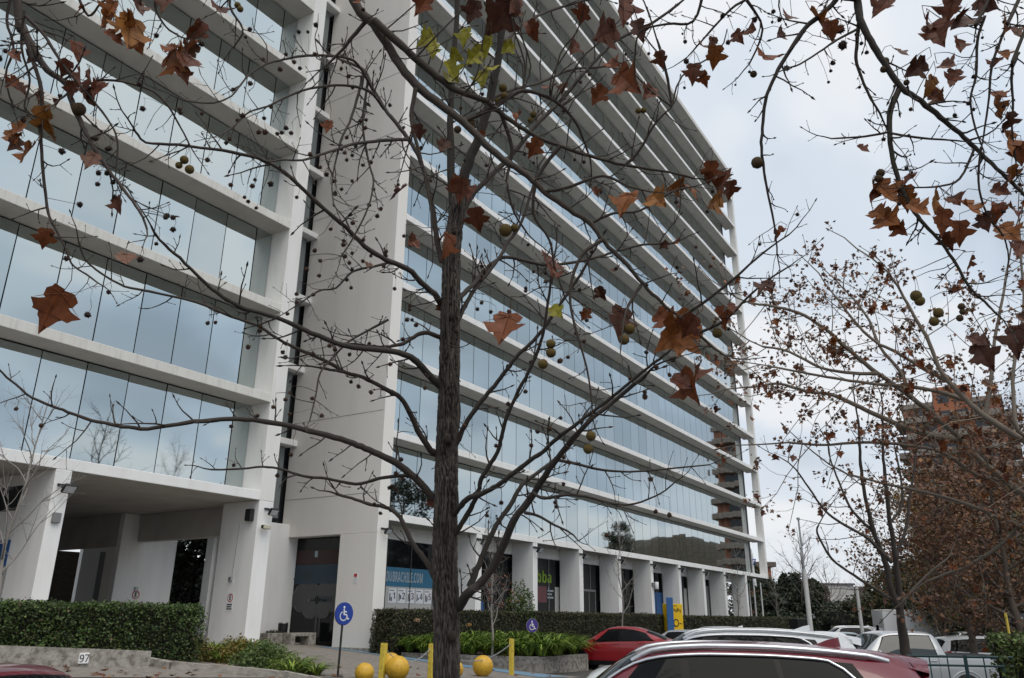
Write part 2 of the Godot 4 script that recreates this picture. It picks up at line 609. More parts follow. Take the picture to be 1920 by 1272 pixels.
func slab(parent: Node3D, xa: float, xb: float, y: float, h: float, zf := -0.004, zb := -1.25) -> void:
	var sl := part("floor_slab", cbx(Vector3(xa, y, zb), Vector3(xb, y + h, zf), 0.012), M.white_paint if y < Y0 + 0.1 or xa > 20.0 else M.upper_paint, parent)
	part("slab_shade_strip", bx(Vector3(xa + 0.01, y - 0.004, zb + 0.02), Vector3(xb - 0.01, y + 0.01, zf - 0.02)), M.soffit_paint, sl)  # thin dark sheet under the slab, shade put into its colour


func glazing(parent: Node3D, x0: float, step: float, count: int, floors: int, keep: Callable, rng: RandomNumberGenerator, wobble := 0.22) -> void:
	var hgt := S - BAND - 0.075
	var pane := bx(Vector3(-step / 2 + 0.02, -hgt / 2, -0.012), Vector3(step / 2 - 0.02, hgt / 2, 0.012))
	var rest := []
	for f in floors:
		for k in count:
			var t := Transform3D(Basis.from_euler(Vector3(deg_to_rad(rng.randfn(0, wobble)), deg_to_rad(rng.randfn(0, wobble)), 0)), Vector3(x0 + (k + 0.5) * step, Y0 + f * S + BAND + 0.01 + hgt / 2, -1.1))
			if keep.call(k, f):
				part("window_pane", pane, [M.mirror_glass, M.mirror_glass_b, M.mirror_glass_c][rng.randi() % 3], parent, t)
			else:
				rest.append(t)
	if rest.size():
		var cols := []
		for r in rest:
			cols.append(Color.WHITE)
		stuff("distant_panes", pane, M.mirror_glass, rest, cols, parent)


func office_wing() -> void:
	var rng := RandomNumberGenerator.new()
	rng.seed = 71
	var t := thing("office_wing", "lower white office block at the left, mirror glass over an open drive-through", "building")
	var nf := 9
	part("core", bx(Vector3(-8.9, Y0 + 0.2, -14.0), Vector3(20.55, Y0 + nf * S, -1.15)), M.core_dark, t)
	for k in nf:
		slab(t, -9.0, 20.6, Y0 + k * S, BAND)
	part("roof_slab", bx(Vector3(-9.0, Y0 + nf * S, -14.2), Vector3(20.6, Y0 + nf * S + 0.5, -0.004)), M.white_paint, t)
	glazing(t, 12.27 - 14 * 1.5, 1.5, 19, nf, func(_k, _f): return true, rng)
	part("window_pane_narrow", bx(Vector3(19.8, Y0 + BAND, -1.11), Vector3(20.57, Y0 + nf * S, -1.085)), M.mirror_glass, t)
	# fin wall at the corner, full height, standing on the ground as a column
	part("fin_wall", cbx(Vector3(20.6, Y0, -1.6), Vector3(21.3, Y0 + nf * S + 0.5, 0.0)), M.upper_light, t)
	part("column", cbx(Vector3(20.602, gy(20.9, 0) - 0.3, -2.05), Vector3(21.298, Y0 - 0.003, -0.002)), M.white_paint, t)
	# soffit over the drive-through
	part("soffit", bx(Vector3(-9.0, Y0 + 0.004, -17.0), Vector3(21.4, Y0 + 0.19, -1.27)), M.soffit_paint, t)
	# long wall with its end towards the road
	part("column", cbx(Vector3(12.85, gy(13, 0) - 0.3, -16.9), Vector3(13.35, Y0 - 0.002, -0.003)), M.white_paint, t)
	part("poster", bx(Vector3(12.83, 3.35, -3.2), Vector3(12.846, 4.12, -1.75)), M.poster_blue, t)
	part("poster", bx(Vector3(12.83, 1.5, -3.2), Vector3(12.846, 3.345, -1.6)), M.poster_pale, t)
	part("poster_number", text_mesh("5", 0.34, 0.006), M.sign_blue, t, Transform3D(Basis(Vector3.UP, -PI / 2), Vector3(12.822, 3.0, -1.85)))
	part("high_window", bx(Vector3(12.82, 5.0, -6.2), Vector3(12.846, 5.75, -1.7)), M.window_dark, t)
	# cross beam and walls deeper in
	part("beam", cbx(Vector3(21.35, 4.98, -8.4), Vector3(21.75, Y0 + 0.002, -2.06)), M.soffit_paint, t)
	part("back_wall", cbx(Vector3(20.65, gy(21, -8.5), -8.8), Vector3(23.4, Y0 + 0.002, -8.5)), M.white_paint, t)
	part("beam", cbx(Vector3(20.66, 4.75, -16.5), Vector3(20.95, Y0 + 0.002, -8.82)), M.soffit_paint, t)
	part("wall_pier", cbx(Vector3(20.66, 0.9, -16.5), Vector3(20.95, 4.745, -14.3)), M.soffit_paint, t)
	part("wall_pier", cbx(Vector3(20.66, 0.9, -9.5), Vector3(20.95, 4.745, -8.82)), M.grey_wall, t)
	part("wall_pier", cbx(Vector3(24.6, 0.9, -8.0), Vector3(25.1, Y0, -7.5)), M.white_paint, t)
	part("added_rear_wall", cbx(Vector3(-8.9, 0.8, -17.3), Vector3(20.6, Y0 + 0.15, -16.95)), M.grey_wall, t)  # unseen wall, added to close the back and darken the drive-through
	part("added_side_wall", cbx(Vector3(-9.0, 0.8, -16.9), Vector3(-8.6, Y0, -0.5)), M.white_paint, t)  # unseen wall, added to keep light from entering at the left
	var box := MB.new()
	box.cbox(Vector3(21.6, 2.95, -8.49), Vector3(21.75, 3.12, -8.40), 0.01)
	part("socket_box", box.done(), M.steel, t)
	no_parking(Transform3D(Basis.IDENTITY, Vector3(21.72, 2.80, -8.49)), 0.17, t, false)
	no_parking(Transform3D(Basis(Vector3.UP, -PI / 2), Vector3(20.596, 2.62, -1.0)), 0.15, t, true)
	var cd := MB.new()
	cd.rod(Vector3(20.59, 3.35, -1.05), Vector3(20.59, 5.3, -0.95), 0.012)
	cd.cbox(Vector3(20.52, 3.2, -1.16), Vector3(20.598, 3.36, -1.0), 0.01)
	part("conduit", cd.done(), M.steel, t)
	tag(solo_wall(Vector3(26.0, 0.4, -27.3), Vector3(44.0, 5.7, -27.0), M.brown_fence, "boundary_fence"), "dark brown fence seen through the drive-through", "fence")
	tag(solo_wall(Vector3(25.75, 0.4, -20.3), Vector3(29.5, 7.4, -20.0), M.far_white, "service_wall"), "white wall with a grey door behind the drive-through", "wall")
	part("door", bx(Vector3(26.75, 1.0, -19.99), Vector3(27.9, 5.3, -19.95)), M.grey_metal, get_node("service_wall"))


func solo_wall(lo: Vector3, hi: Vector3, m: Material, called: String) -> MeshInstance3D:
	return part(called, cbx(lo, hi), m, self)


func text_mesh(s: String, size: float, depth: float, bold := true) -> TextMesh:
	var tm := TextMesh.new()
	var f := SystemFont.new()
	f.font_names = PackedStringArray(["Droid Sans"])
	f.font_weight = 700 if bold else 400
	tm.font = f
	tm.text = s
	tm.font_size = 64
	tm.pixel_size = size / 64.0
	tm.depth = depth
	tm.curve_step = 4.0
	return tm


func no_parking(at: Transform3D, r: float, parent: Node3D, plate: bool) -> void:
	var k := part("no_parking_sign", ring(r, r * 0.8), M.sign_red, parent, at * Transform3D(Basis.IDENTITY, Vector3(0, 0, 0.012)))
	part("sign_letter", text_mesh("E", r * 1.5, 0.006), M.black, parent, at * Transform3D(Basis.IDENTITY, Vector3(0, 0, 0.010)))
	var b := MB.new()
	if plate:
		b.box(Vector3(-r * 1.25, -r * 3.2, 0.0), Vector3(r * 1.25, r * 1.3, 0.006))
		part("sign_plate", b.done(), M.sign_white, parent, at)
		var b2 := MB.new()
		for q in 3:
			b2.box(Vector3(-r * 0.95, -r * (1.75 + q * 0.5), 0.007), Vector3(r * (0.95 - 0.2 * (q % 2)), -r * (1.45 + q * 0.5), 0.010))
		part("sign_text", b2.done(), M.black, parent, at)


func ring(ro: float, ri: float, n := 32) -> ArrayMesh:
	var b := MB.new()
	for k in n:
		var a := TAU * k / n
		var c := TAU * (k + 1) / n
		var p := Vector3(cos(a), sin(a), 0)
		var q := Vector3(cos(c), sin(c), 0)
		b.quad(p * ri, p * ro, q * ro, q * ri)
		b.quad(p * ro, p * ro - Vector3(0, 0, 0.01), q * ro - Vector3(0, 0, 0.01), q * ro)
	return b.done()


func office_tower() -> void:
	var rng := RandomNumberGenerator.new()
	rng.seed = 72
	var t := thing("office_tower", "tall white office slab with long bands of mirror glass and thin floor edges", "building")
	var nf := 13
	var xr := 90.16
	var xg := 88.45
	var ytop := Y0 + nf * S
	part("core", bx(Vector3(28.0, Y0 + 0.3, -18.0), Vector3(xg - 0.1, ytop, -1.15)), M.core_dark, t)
	part("glass_end", bx(Vector3(xg - 0.09, Y0 + 0.3, -18.0), Vector3(xg, ytop - 0.01, -1.2)), M.mirror_glass, t)
	for k in nf:
		slab(t, 28.04, xr - 0.4, Y0 + k * S, BAND)
	part("roof_slab", cbx(Vector3(27.31, ytop + 0.002, -18.4), Vector3(xr, ytop + 0.55, 0.0)), M.upper_paint, t)
	part("roof_shade_strip", bx(Vector3(28.05, ytop - 0.004, -1.3), Vector3(xr - 0.55, ytop + 0.02, -0.03)), M.soffit_paint, t)  # dark sheet painting in the shade below the roof slab
	var x0 := 37.43 - 6 * 1.565
	glazing(t, x0, 1.565, 38, nf, func(k, _f): return k < 23, rng, 0.11)
	# end wall towards the wing, with the opening at the ground
	var yb := gy(27.5, -2) - 0.6
	part("end_wall", cbx(Vector3(27.3, 5.53, -6.1), Vector3(28.03, ytop, 0.0)), M.grey_wall, t)
	part("end_wall_pier", cbx(Vector3(27.3, yb, -2.22), Vector3(28.03, 5.528, 0.0)), M.grey_wall, t)
	part("plinth", cbx(Vector3(27.22, yb, -2.24), Vector3(28.06, gy(27.5, 0) + 0.19, 0.07)), M.concrete, t)
	part("lower_wall", cbx(Vector3(24.7, yb, -7.2), Vector3(28.02, Y0, -5.57)), M.white_paint, t)
	part("plinth", cbx(Vector3(24.0, yb, -5.6), Vector3(28.03, gy(27.5, -5.6) + 0.17, -5.5)), M.concrete, t)
	# scored lines across the end wall
	var sc := MB.new()
	for k in 12:
		sc.box(Vector3(27.292, 7.3 + k * S, -6.0), Vector3(27.302, 7.318 + k * S, -0.1))
	part("scored_joint", sc.done(), M.grey_metal, t)
	# recess between wing and tower: dark glass and ledges
	for k in nf:
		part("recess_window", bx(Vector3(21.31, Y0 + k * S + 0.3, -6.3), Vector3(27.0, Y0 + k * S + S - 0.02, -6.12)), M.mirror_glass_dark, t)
		part("ledge", cbx(Vector3(21.31, Y0 + k * S + S - 0.01, -6.4), Vector3(27.302, Y0 + k * S + S + 0.29, -5.6)), M.white_paint, t)
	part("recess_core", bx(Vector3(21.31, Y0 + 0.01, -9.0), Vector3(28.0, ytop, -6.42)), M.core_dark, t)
	# the free frame at the far end
	part("end_frame", cbx(Vector3(89.62, Y0, -0.71), Vector3(xr, ytop, 0.0)), M.upper_light, t)
	# soffit, ground floor columns and shop fronts
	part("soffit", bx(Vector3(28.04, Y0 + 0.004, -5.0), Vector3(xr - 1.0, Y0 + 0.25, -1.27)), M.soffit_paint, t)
	part("lintel", bx(Vector3(28.04, 5.5, -1.72), Vector3(83.0, Y0 + 0.003, -1.46)), M.white_paint, t)
	for k in 9:
		var x := 35.05 + 5.73 * k
		if k == 8: x = 81.8
		part("column", cbx(Vector3(x, -0.3, -1.45), Vector3(x + 0.5, Y0 + 0.002, -0.012)), M.white_paint, t)
	var edges := [28.04]
	for k in 9:
		edges.append(35.05 + 5.73 * k + 0.25)
	for k in 8:
		var a: float = edges[k]
		var b: float = edges[k + 1]
		var n := 4
		for q in n:
			part("shop_window", bx(Vector3(lerpf(a, b, float(q) / n) + 0.03, 0.1, -1.62), Vector3(lerpf(a, b, float(q + 1) / n) - 0.03, 5.48, -1.6)), M.shop_glass, t)
			var fr := MB.new()
			fr.box(Vector3(lerpf(a, b, float(q) / n) - 0.03, 0.1, -1.66), Vector3(lerpf(a, b, float(q) / n) + 0.03, 5.48, -1.56))
			if q > 0: part("shop_frame", fr.done(), M.grey_metal if k == 2 or k == 3 else M.dark_metal, t)
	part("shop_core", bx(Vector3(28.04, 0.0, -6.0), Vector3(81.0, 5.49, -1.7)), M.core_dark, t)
	# glass behind the opening in the end wall, with its print
	part("side_window", bx(Vector3(27.9, yb, -5.56), Vector3(27.95, 5.52, -2.24)), M.shop_glass, t)
	part("print_band", bx(Vector3(27.885, 3.42, -5.54), Vector3(27.897, 4.28, -2.26)), M.poster_dim_teal, t)
	part("print_top", bx(Vector3(27.885, 4.30, -5.54), Vector3(27.897, 4.95, -2.26)), M.poster_dim_red, t)
	part("print_text", text_mesh(".COM", 0.62, 0.004), M.poster_dim_text, t, Transform3D(Basis(Vector3.UP, -PI / 2).scaled_local(Vector3(0.8, 1, 1)), Vector3(27.88, 3.82, -5.0)))
	part("print_logo", text_mesh("DUBRA", 0.36, 0.004), M.poster_dim_text, t, Transform3D(Basis(Vector3.UP, -PI / 2), Vector3(27.88, 2.72, -3.55)))
	var lg := MB.new()
	for k in 10:
		var a := TAU * k / 10.0
		lg.sphere(Vector3(27.892, 2.75 + 0.55 * sin(a) * (0.8 + 0.2 * sin(3 * a)), -3.9 + 1.25 * cos(a)), Vector3(0.006, 0.42, 0.55), 6, 8)
	lg.box(Vector3(27.886, 1.1, -3.95), Vector3(27.896, 2.3, -3.83))
	lg.box(Vector3(27.886, 1.1, -3.72), Vector3(27.896, 2.3, -3.62))
	part("print_tree", lg.done(), M.paint_dark, t)
	part("side_lamp", bx(Vector3(27.86, 4.62, -4.3), Vector3(27.896, 4.9, -4.12)), M.poster_text, t)
	part("side_panel", bx(Vector3(27.87, 4.3, -2.75), Vector3(27.896, 5.1, -2.55)), M.poster_text, t)
	# first shop: banner, numbered sheets
	part("banner", bx(Vector3(28.1, 3.36, -1.59), Vector3(35.0, 4.24, -1.575)), M.poster_teal, t)
	part("banner_text", text_mesh("WWW.DUBRACHILE.COM", 0.64, 0.006), M.poster_text, t, Transform3D(Basis.IDENTITY.scaled_local(Vector3(0.50, 1, 1)), Vector3(30.78, 3.80, -1.57)))
	part("banner_lower", bx(Vector3(28.1, 1.2, -1.59), Vector3(35.0, 3.355, -1.578)), M.poster_pale, t)
	for k in 5:
		var pp := part("number_sheet", bx(Vector3(30.12 + k * 0.68, 2.62, -1.574), Vector3(30.68 + k * 0.68, 3.28, -1.565)), M.paper, t)
		part("sheet_number", text_mesh(str(k + 1), 0.42, 0.004), M.paint_grey, pp, Transform3D(Basis.IDENTITY, Vector3(30.53 + k * 0.68, 2.94, -1.562)))
		var pic := MB.new()
		pic.box(Vector3(30.18 + k * 0.68, 2.72, -1.564), Vector3(30.25 + k * 0.68, 3.05, -1.560))
		pic.box(Vector3(30.28 + k * 0.68, 2.70 + 0.1 * (k % 2), -1.564), Vector3(30.36 + k * 0.68, 2.88 + 0.1 * (k % 3), -1.560))
		pic.box(Vector3(30.16 + k * 0.68, 3.17, -1.564), Vector3(30.5 + k * 0.68, 3.20, -1.560))
		part("sheet_drawing", pic.done(), M.paint_dark, pp)
	# second shop: bits of colour behind the glass; third: green name, pink and white posters; fourth: door
	for q in [[36.0, 2.6, 0.5, 0.6, "poster_pale"], [37.6, 2.2, 0.6, 0.7, "poster_blue"], [36.4, 1.7, 0.7, 0.8, "sign_red"], [38.4, 4.0, 1.2, 0.35, "poster_dim_red"]]:
		part("poster", bx(Vector3(q[0], q[1], -1.595), Vector3(q[0] + q[2], q[1] + q[3], -1.58)), M[q[4]], t)
	part("shop_name", text_mesh("bba", 0.95, 0.02), M.neon_green, t, Transform3D(Basis.IDENTITY.scaled_local(Vector3(1.15, 1, 1)), Vector3(44.75, 4.39, -1.58)))
	part("poster", bx(Vector3(43.9, 2.9, -1.595), Vector3(45.05, 3.85, -1.58)), M.poster_pink, t)
	part("shop_lettering", text_mesh("#", 0.3, 0.004), M.poster_text, t, Transform3D(Basis.IDENTITY, Vector3(45.3, 3.75, -1.57)))
	for q in 3:
		part("shop_lettering", bx(Vector3(45.15, 3.15 + q * 0.2, -1.59), Vector3(45.9 - 0.2 * (q % 2), 3.25 + q * 0.2, -1.575)), M.poster_text, t)
	part("poster", bx(Vector3(46.1, 0.8, -1.595), Vector3(46.8, 3.85, -1.58)), M.poster_pale, t)
	part("door", bx(Vector3(49.8, 0.1, -1.59), Vector3(51.8, 3.85, -1.56)), M.grey_metal, t)
	part("door_glass", bx(Vector3(49.9, 0.25, -1.557), Vector3(50.75, 3.72, -1.553)), M.shop_glass, t)
	part("door_glass", bx(Vector3(50.85, 0.25, -1.557), Vector3(51.7, 3.72, -1.553)), M.shop_glass, t)
	part("poster", bx(Vector3(61.3, 0.8, -1.595), Vector3(64.0, 4.0, -1.58)), M.poster_blue, t)
	part("poster", bx(Vector3(68.8, 0.8, -1.595), Vector3(69.6, 4.5, -1.58)), M.poster_pale, t)
	part("poster", bx(Vector3(74.2, 0.8, -1.595), Vector3(75.2, 4.9, -1.58)), M.grey_metal, t)
	part("notice", bx(Vector3(27.285, 3.38, -1.18), Vector3(27.298, 3.8, -1.0)), M.paper, t)
	part("notice_head", bx(Vector3(27.278, 3.65, -1.175), Vector3(27.284, 3.79, -1.005)), M.sign_red, t)
	part("notice", bx(Vector3(40.78, 2.6, -0.85), Vector3(40.798, 3.15, -0.6)), M.paper, t)
	part("notice_head", bx(Vector3(40.77, 2.95, -0.84), Vector3(40.779, 3.13, -0.61)), M.sign_red, t)


func floodlight(at: Transform3D, label: String) -> void:
	var t := thing("floodlight", label, "floodlight", Vector3.ZERO, 0.0, "floodlights at the tops of the white columns")
	t.transform = at
	var b := MB.new()
	b.cbox(Vector3(-0.2, -0.15, -0.05), Vector3(0.2, 0.15, 0.05), 0.02)
	var tilt := Transform3D(Basis(Vector3.RIGHT, deg_to_rad(38.0)), Vector3(0, 0.0, 0.26))
	part("housing", b.done(), M.black, t, tilt)
	part("lens", bx(Vector3(-0.16, -0.11, 0.05), Vector3(0.16, 0.11, 0.056)), M.lamp_lens, t, tilt)
	var br := MB.new()
	br.rod(Vector3(-0.22, 0, 0.26), Vector3(-0.22, 0.12, 0.05), 0.014)
	br.rod(Vector3(0.22, 0, 0.26), Vector3(0.22, 0.12, 0.05), 0.014)
	br.box(Vector3(-0.24, 0.09, 0.0), Vector3(0.24, 0.15, 0.05))
	part("bracket", br.done(), M.black, t)


func wall_fittings() -> void:
	floodlight(Transform3D(Basis.IDENTITY, Vector3(13.2, 5.55, 0.0)), "black floodlight on the white pier at the left behind the hedge")
	floodlight(Transform3D(Basis.IDENTITY, Vector3(21.1, 5.72, 0.0)), "small grey floodlight above the camera on the white corner column")
	floodlight(Transform3D(Basis.IDENTITY, Vector3(27.75, 5.6, 0.0)), "black floodlight on the grey end wall of the tall block")
	var nth := ["first", "second", "third", "fourth", "fifth", "sixth", "seventh", "eighth"]
	for k in 8:
		var x := 35.3 + 5.73 * k
		floodlight(Transform3D(Basis.IDENTITY.scaled(Vector3.ONE * 1.25), Vector3(x, 5.72, 0.0)), "black floodlight on the %s white column right of the grey end wall" % nth[k])
	var t := thing("security_camera", "beige security camera on the white corner column below its floodlight", "camera", Vector3(21.02, 5.15, 0.0))
	var b := MB.new()
	b.cbox(Vector3(-0.3, -0.08, 0.1), Vector3(0.06, 0.08, 0.26), 0.02)
	part("housing", b.done(), mat("camera_beige", lin(0.5, 0.48, 0.38), 0.5), t)
	part("lens", bx(Vector3(-0.33, -0.05, 0.13), Vector3(-0.3, 0.05, 0.23)), M.black, t)
	var br := MB.new()
	br.rod(Vector3(0.0, 0, 0.0), Vector3(0.0, 0, 0.12), 0.03)
	part("bracket", br.done(), M.steel, t)
	var s := thing("loudspeaker", "black box speaker high on the side of the white corner column", "speaker", Vector3(20.6, 5.58, -0.35))
	part("cabinet", cbx(Vector3(-0.2, -0.22, -0.16), Vector3(-0.02, 0.22, 0.16)), M.black, s)
	part("bracket", bx(Vector3(-0.02, -0.05, -0.05), Vector3(-0.001, 0.25, 0.05)), M.steel, s)
	var c := thing("wall_lamp", "small cylinder lamp on the fifth white column", "lamp", Vector3(58.25, 4.4, 0.0))
	var cy := MB.new()
	cy.lathe(Vector3(0.1, -0.3, 0.25), [Vector2(0.0, 0), Vector2(0.15, 0.0), Vector2(0.15, 0.5), Vector2(0.0, 0.5)], 12)
	part("shade", cy.done(), M.sign_white, c)
	part("bracket", bx(Vector3(-0.25, -0.1, 0.0), Vector3(0.1, 0.15, 0.12)), M.grey_metal, c)
	var j := thing("junction_box", "small grey box high on the white pier behind the hedge", "box", Vector3(13.1, 4.7, 0.0))
	part("case", cbx(Vector3(-0.12, -0.15, 0.0), Vector3(0.12, 0.15, 0.1)), M.grey_metal, j)

# ---------------------------------------------------------------- trees
func smooth_line(p: Array, per := 4) -> PackedVector3Array:
	var r := PackedVector3Array()
	for k in p.size() - 1:
		var a: Vector3 = p[maxi(k - 1, 0)]
		var b: Vector3 = p[k]
		var c: Vector3 = p[k + 1]
		var d: Vector3 = p[mini(k + 2, p.size() - 1)]
		for s in per:
			r.append(b.cubic_interpolate(c, a, d, float(s) / per))
	r.append(p[-1])
	return r


func rand_dir(rng: RandomNumberGenerator) -> Vector3:
	return Vector3(rng.randfn(), rng.randfn(), rng.randfn()).normalized()


# a limb along pts with twigs; keeps the twig tips in tips
func limb(b: MB, pts: Array, r0: float, r1: float, rng: RandomNumberGenerator, twigs: float, tlen: float, tips: Array, sides := 7, tr := 0.0028, depth := 2) -> void:
	var line := smooth_line(pts)
	var rr := PackedFloat32Array()
	for k in line.size():
		var t := float(k) / (line.size() - 1)
		if k > 0 and k < line.size() - 1:
			line[k] += rand_dir(rng) * r0 * 0.12
		rr.append(lerpf(r0, r1, pow(t, 0.85)) * (1.0 + rng.randf_range(-0.06, 0.08)))
	b.tube(line, rr, sides)
	var run := rng.randf_range(0.0, 1.0 / maxf(twigs, 0.01))
	for k in range(1, line.size()):
		var seg := line[k] - line[k - 1]
		run -= seg.length()
		if run < 0.0 and twigs > 0.0:
			run = rng.randf_range(0.5, 1.5) / twigs
			var t := seg.normalized()
			var side := t.cross(rand_dir(rng)).normalized()
			var d := (t * rng.randf_range(0.3, 0.9) + side).normalized()
			twig(b, line[k], d, tlen * rng.randf_range(0.35, 1.15), minf(rr[k] * 0.6, tr * 1.5), rng, depth, tips)
	if twigs > 0.0:   # the limb runs out into a last twig
		twig(b, line[-1], (line[-1] - line[-3]).normalized(), tlen * 0.9, rr[-1] * 0.9, rng, depth, tips)


func twig(b: MB, p: Vector3, d: Vector3, l: float, r: float, rng: RandomNumberGenerator, depth: int, tips: Array) -> void:
	var n := 4
	var line := PackedVector3Array([p])
	var rr := PackedFloat32Array([r])
	var kink := rand_dir(rng) * 0.35
	for k in n:
		d = (d + rand_dir(rng) * 0.22 + Vector3(0, 0.07, 0) + kink * 0.25).normalized()
		line.append(line[-1] + d * l / n)
		rr.append(r * (1.0 - 0.55 * (k + 1) / n))
		if depth > 1 and k < n - 1 and rng.randf() < 0.62:
			var sd := d.cross(rand_dir(rng)).normalized()
			twig(b, line[-1], (d * 0.7 + sd).normalized(), l * rng.randf_range(0.2, 0.5), rr[-1] * 0.8, rng, depth - 1, tips)
	b.tube(line, rr, 4, false)
	# the bud at the tip
	b.tube(PackedVector3Array([line[-1], line[-1] + d * r * 2.5, line[-1] + d * r * 6.0]), PackedFloat32Array([r * 0.5, r * 1.15, r * 0.15]), 4, false)
	tips.append(line[-1])


func maple_leaf(seed_: int, curl: float) -> ArrayMesh:  # hangs from the origin down the -y axis, one unit long
	var rng := RandomNumberGenerator.new()
	rng.seed = seed_
	var half := [Vector2(0.0, 0.0), Vector2(0.10, 0.05), Vector2(0.24, 0.10), Vector2(0.30, 0.02), Vector2(0.40, -0.06), Vector2(0.34, -0.20), Vector2(0.27, -0.26), Vector2(0.40, -0.30), Vector2(0.62, -0.38), Vector2(0.46, -0.50), Vector2(0.40, -0.58), Vector2(0.27, -0.56), Vector2(0.22, -0.66), Vector2(0.17, -0.74), Vector2(0.10, -0.84), Vector2(0.0, -1.05)]
	var b := MB.new()
	var bend := rng.randf_range(-0.5, 0.5)
	var fold := rng.randf_range(0.25, 0.95) * curl
	var twist := rng.randf_range(-0.6, 0.6) * curl
	for s in [-1.0, 1.0]:
		var pts := PackedVector3Array()
		var mid := PackedVector3Array()
		for q: Vector2 in half:
			var x := q.x * rng.randf_range(0.88, 1.1)
			var y := q.y + rng.randf_range(-0.025, 0.025) * float(q.x > 0.0)
			var a := fold * x * 1.4
			var z := sin(a) * x + bend * y * y * 0.5 + 0.10 * curl * sin(y * 9.0 + s) * x
			pts.append(Vector3(s * x * cos(a * 0.7), y, z + twist * x * y * s))
			mid.append(Vector3(0, y * 0.92 - 0.02, bend * y * y * 0.5))
		for k in pts.size() - 1:
			if s > 0:
				b.quad(mid[k], mid[k + 1], pts[k + 1], pts[k])
			else:
				b.quad(mid[k + 1], mid[k], pts[k], pts[k + 1])
	b.col = Color(1.55, 1.5, 1.4)   # the pale raised veins
	for q in [Vector2(0.0, -0.98), Vector2(0.55, -0.36), Vector2(-0.55, -0.36), Vector2(0.34, -0.02), Vector2(-0.34, -0.02)]:
		b.tube(PackedVector3Array([Vector3(0, -0.03, 0.012), Vector3(q.x * 0.5, q.y * 0.5, fold * q.x * q.x * 0.4 + bend * q.y * q.y * 0.13 + 0.014), Vector3(q.x * 0.93, q.y * 0.93, sin(fold * absf(q.x) * 1.3) * absf(q.x) * 0.9 + bend * q.y * q.y * 0.43 + 0.012)]), PackedFloat32Array([0.013, 0.010, 0.004]), 4, false)
	b.col = Color(0.6, 0.55, 0.5)
	b.tube(PackedVector3Array([Vector3(0, 0.34, 0.05), Vector3(0.01, 0.16, 0.02), Vector3(0, 0, 0)]), PackedFloat32Array([0.012, 0.010, 0.012]), 4, false)
	return b.done()


var leaf_forms := []
var ball_forms := []
var small_leaf: ArrayMesh


func foliage_forms() -> void:
	for k in 10:
		leaf_forms.append(maple_leaf(200 + k, [0.5, 0.9, 1.4, 1.8, 1.2][k % 5]))
	var rng := RandomNumberGenerator.new()
	rng.seed = 8
	for k in 3:  # ripe spiny balls
		var b := MB.new()
		b.col = [Color(0.055, 0.028, 0.016), Color(0.030, 0.019, 0.013), Color(0.095, 0.042, 0.02)][k]
		b.sphere(Vector3.ZERO, Vector3.ONE * 0.36, 7, 9)
		for q in 46:
			var d := rand_dir(rng)
			var x := d.cross(Vector3(0.3, 0.5, 0.81)).normalized() * 0.055
			var y := d.cross(x)
			var o := d * 0.33
			var e := d * rng.randf_range(0.47, 0.55)
			b.tri(o + x, o - x * 0.5 + y * 0.87, e); b.tri(o - x * 0.5 + y * 0.87, o - x * 0.5 - y * 0.87, e); b.tri(o - x * 0.5 - y * 0.87, o + x, e)
		ball_forms.append(b.done())
	for k in 2:  # round furry balls, olive brown
		var b := MB.new()
		b.col = [Color(0.11, 0.075, 0.022), Color(0.07, 0.045, 0.02)][k]
		b.sphere(Vector3.ZERO, Vector3.ONE * 0.47, 9, 12)
		b.col = b.col * 0.8
		for q in 150:
			var d := rand_dir(rng)
			var x := d.cross(Vector3(0.3, 0.5, 0.81)).normalized() * 0.02
			var y := d.cross(x)
			b.tri(d * 0.45 + x, d * 0.45 + y, d * 0.52); b.tri(d * 0.45 - x, d * 0.45 - y, d * 0.52)
		ball_forms.append(b.done())
	var b2 := MB.new()  # a small folded leaf for crowns
	for s in [-1.0, 1.0]:
		var o := Vector3(0, 0, 0)
		var pp := [Vector3(s * 0.30, 0.05, 0.10), Vector3(s * 0.18, -0.2, 0.06), Vector3(s * 0.5, -0.32, 0.2), Vector3(s * 0.22, -0.5, 0.08), Vector3(0, -0.95, 0.12)]
		for k in 4:
			if s > 0: b2.tri(o, pp[k + 1], pp[k])
			else: b2.tri(o, pp[k], pp[k + 1])
	small_leaf = b2.done()


const LEAF_TONES := [Vector3(0.24, 0.068, 0.018), Vector3(0.30, 0.098, 0.016), Vector3(0.16, 0.046, 0.018), Vector3(0.10, 0.034, 0.018), Vector3(0.34, 0.135, 0.02), Vector3(0.20, 0.095, 0.06), Vector3(0.34, 0.32, 0.02)]
var tone_mats := []


func leaf_mat(k: int) -> StandardMaterial3D:
	if tone_mats.is_empty():
		for t: Vector3 in LEAF_TONES:
			var m: StandardMaterial3D = M.leaf.duplicate()
			m.resource_name = "leaf_tone"
			m.albedo_color = lin(t.x, t.y, t.z)
			tone_mats.append(m)
	return tone_mats[k]


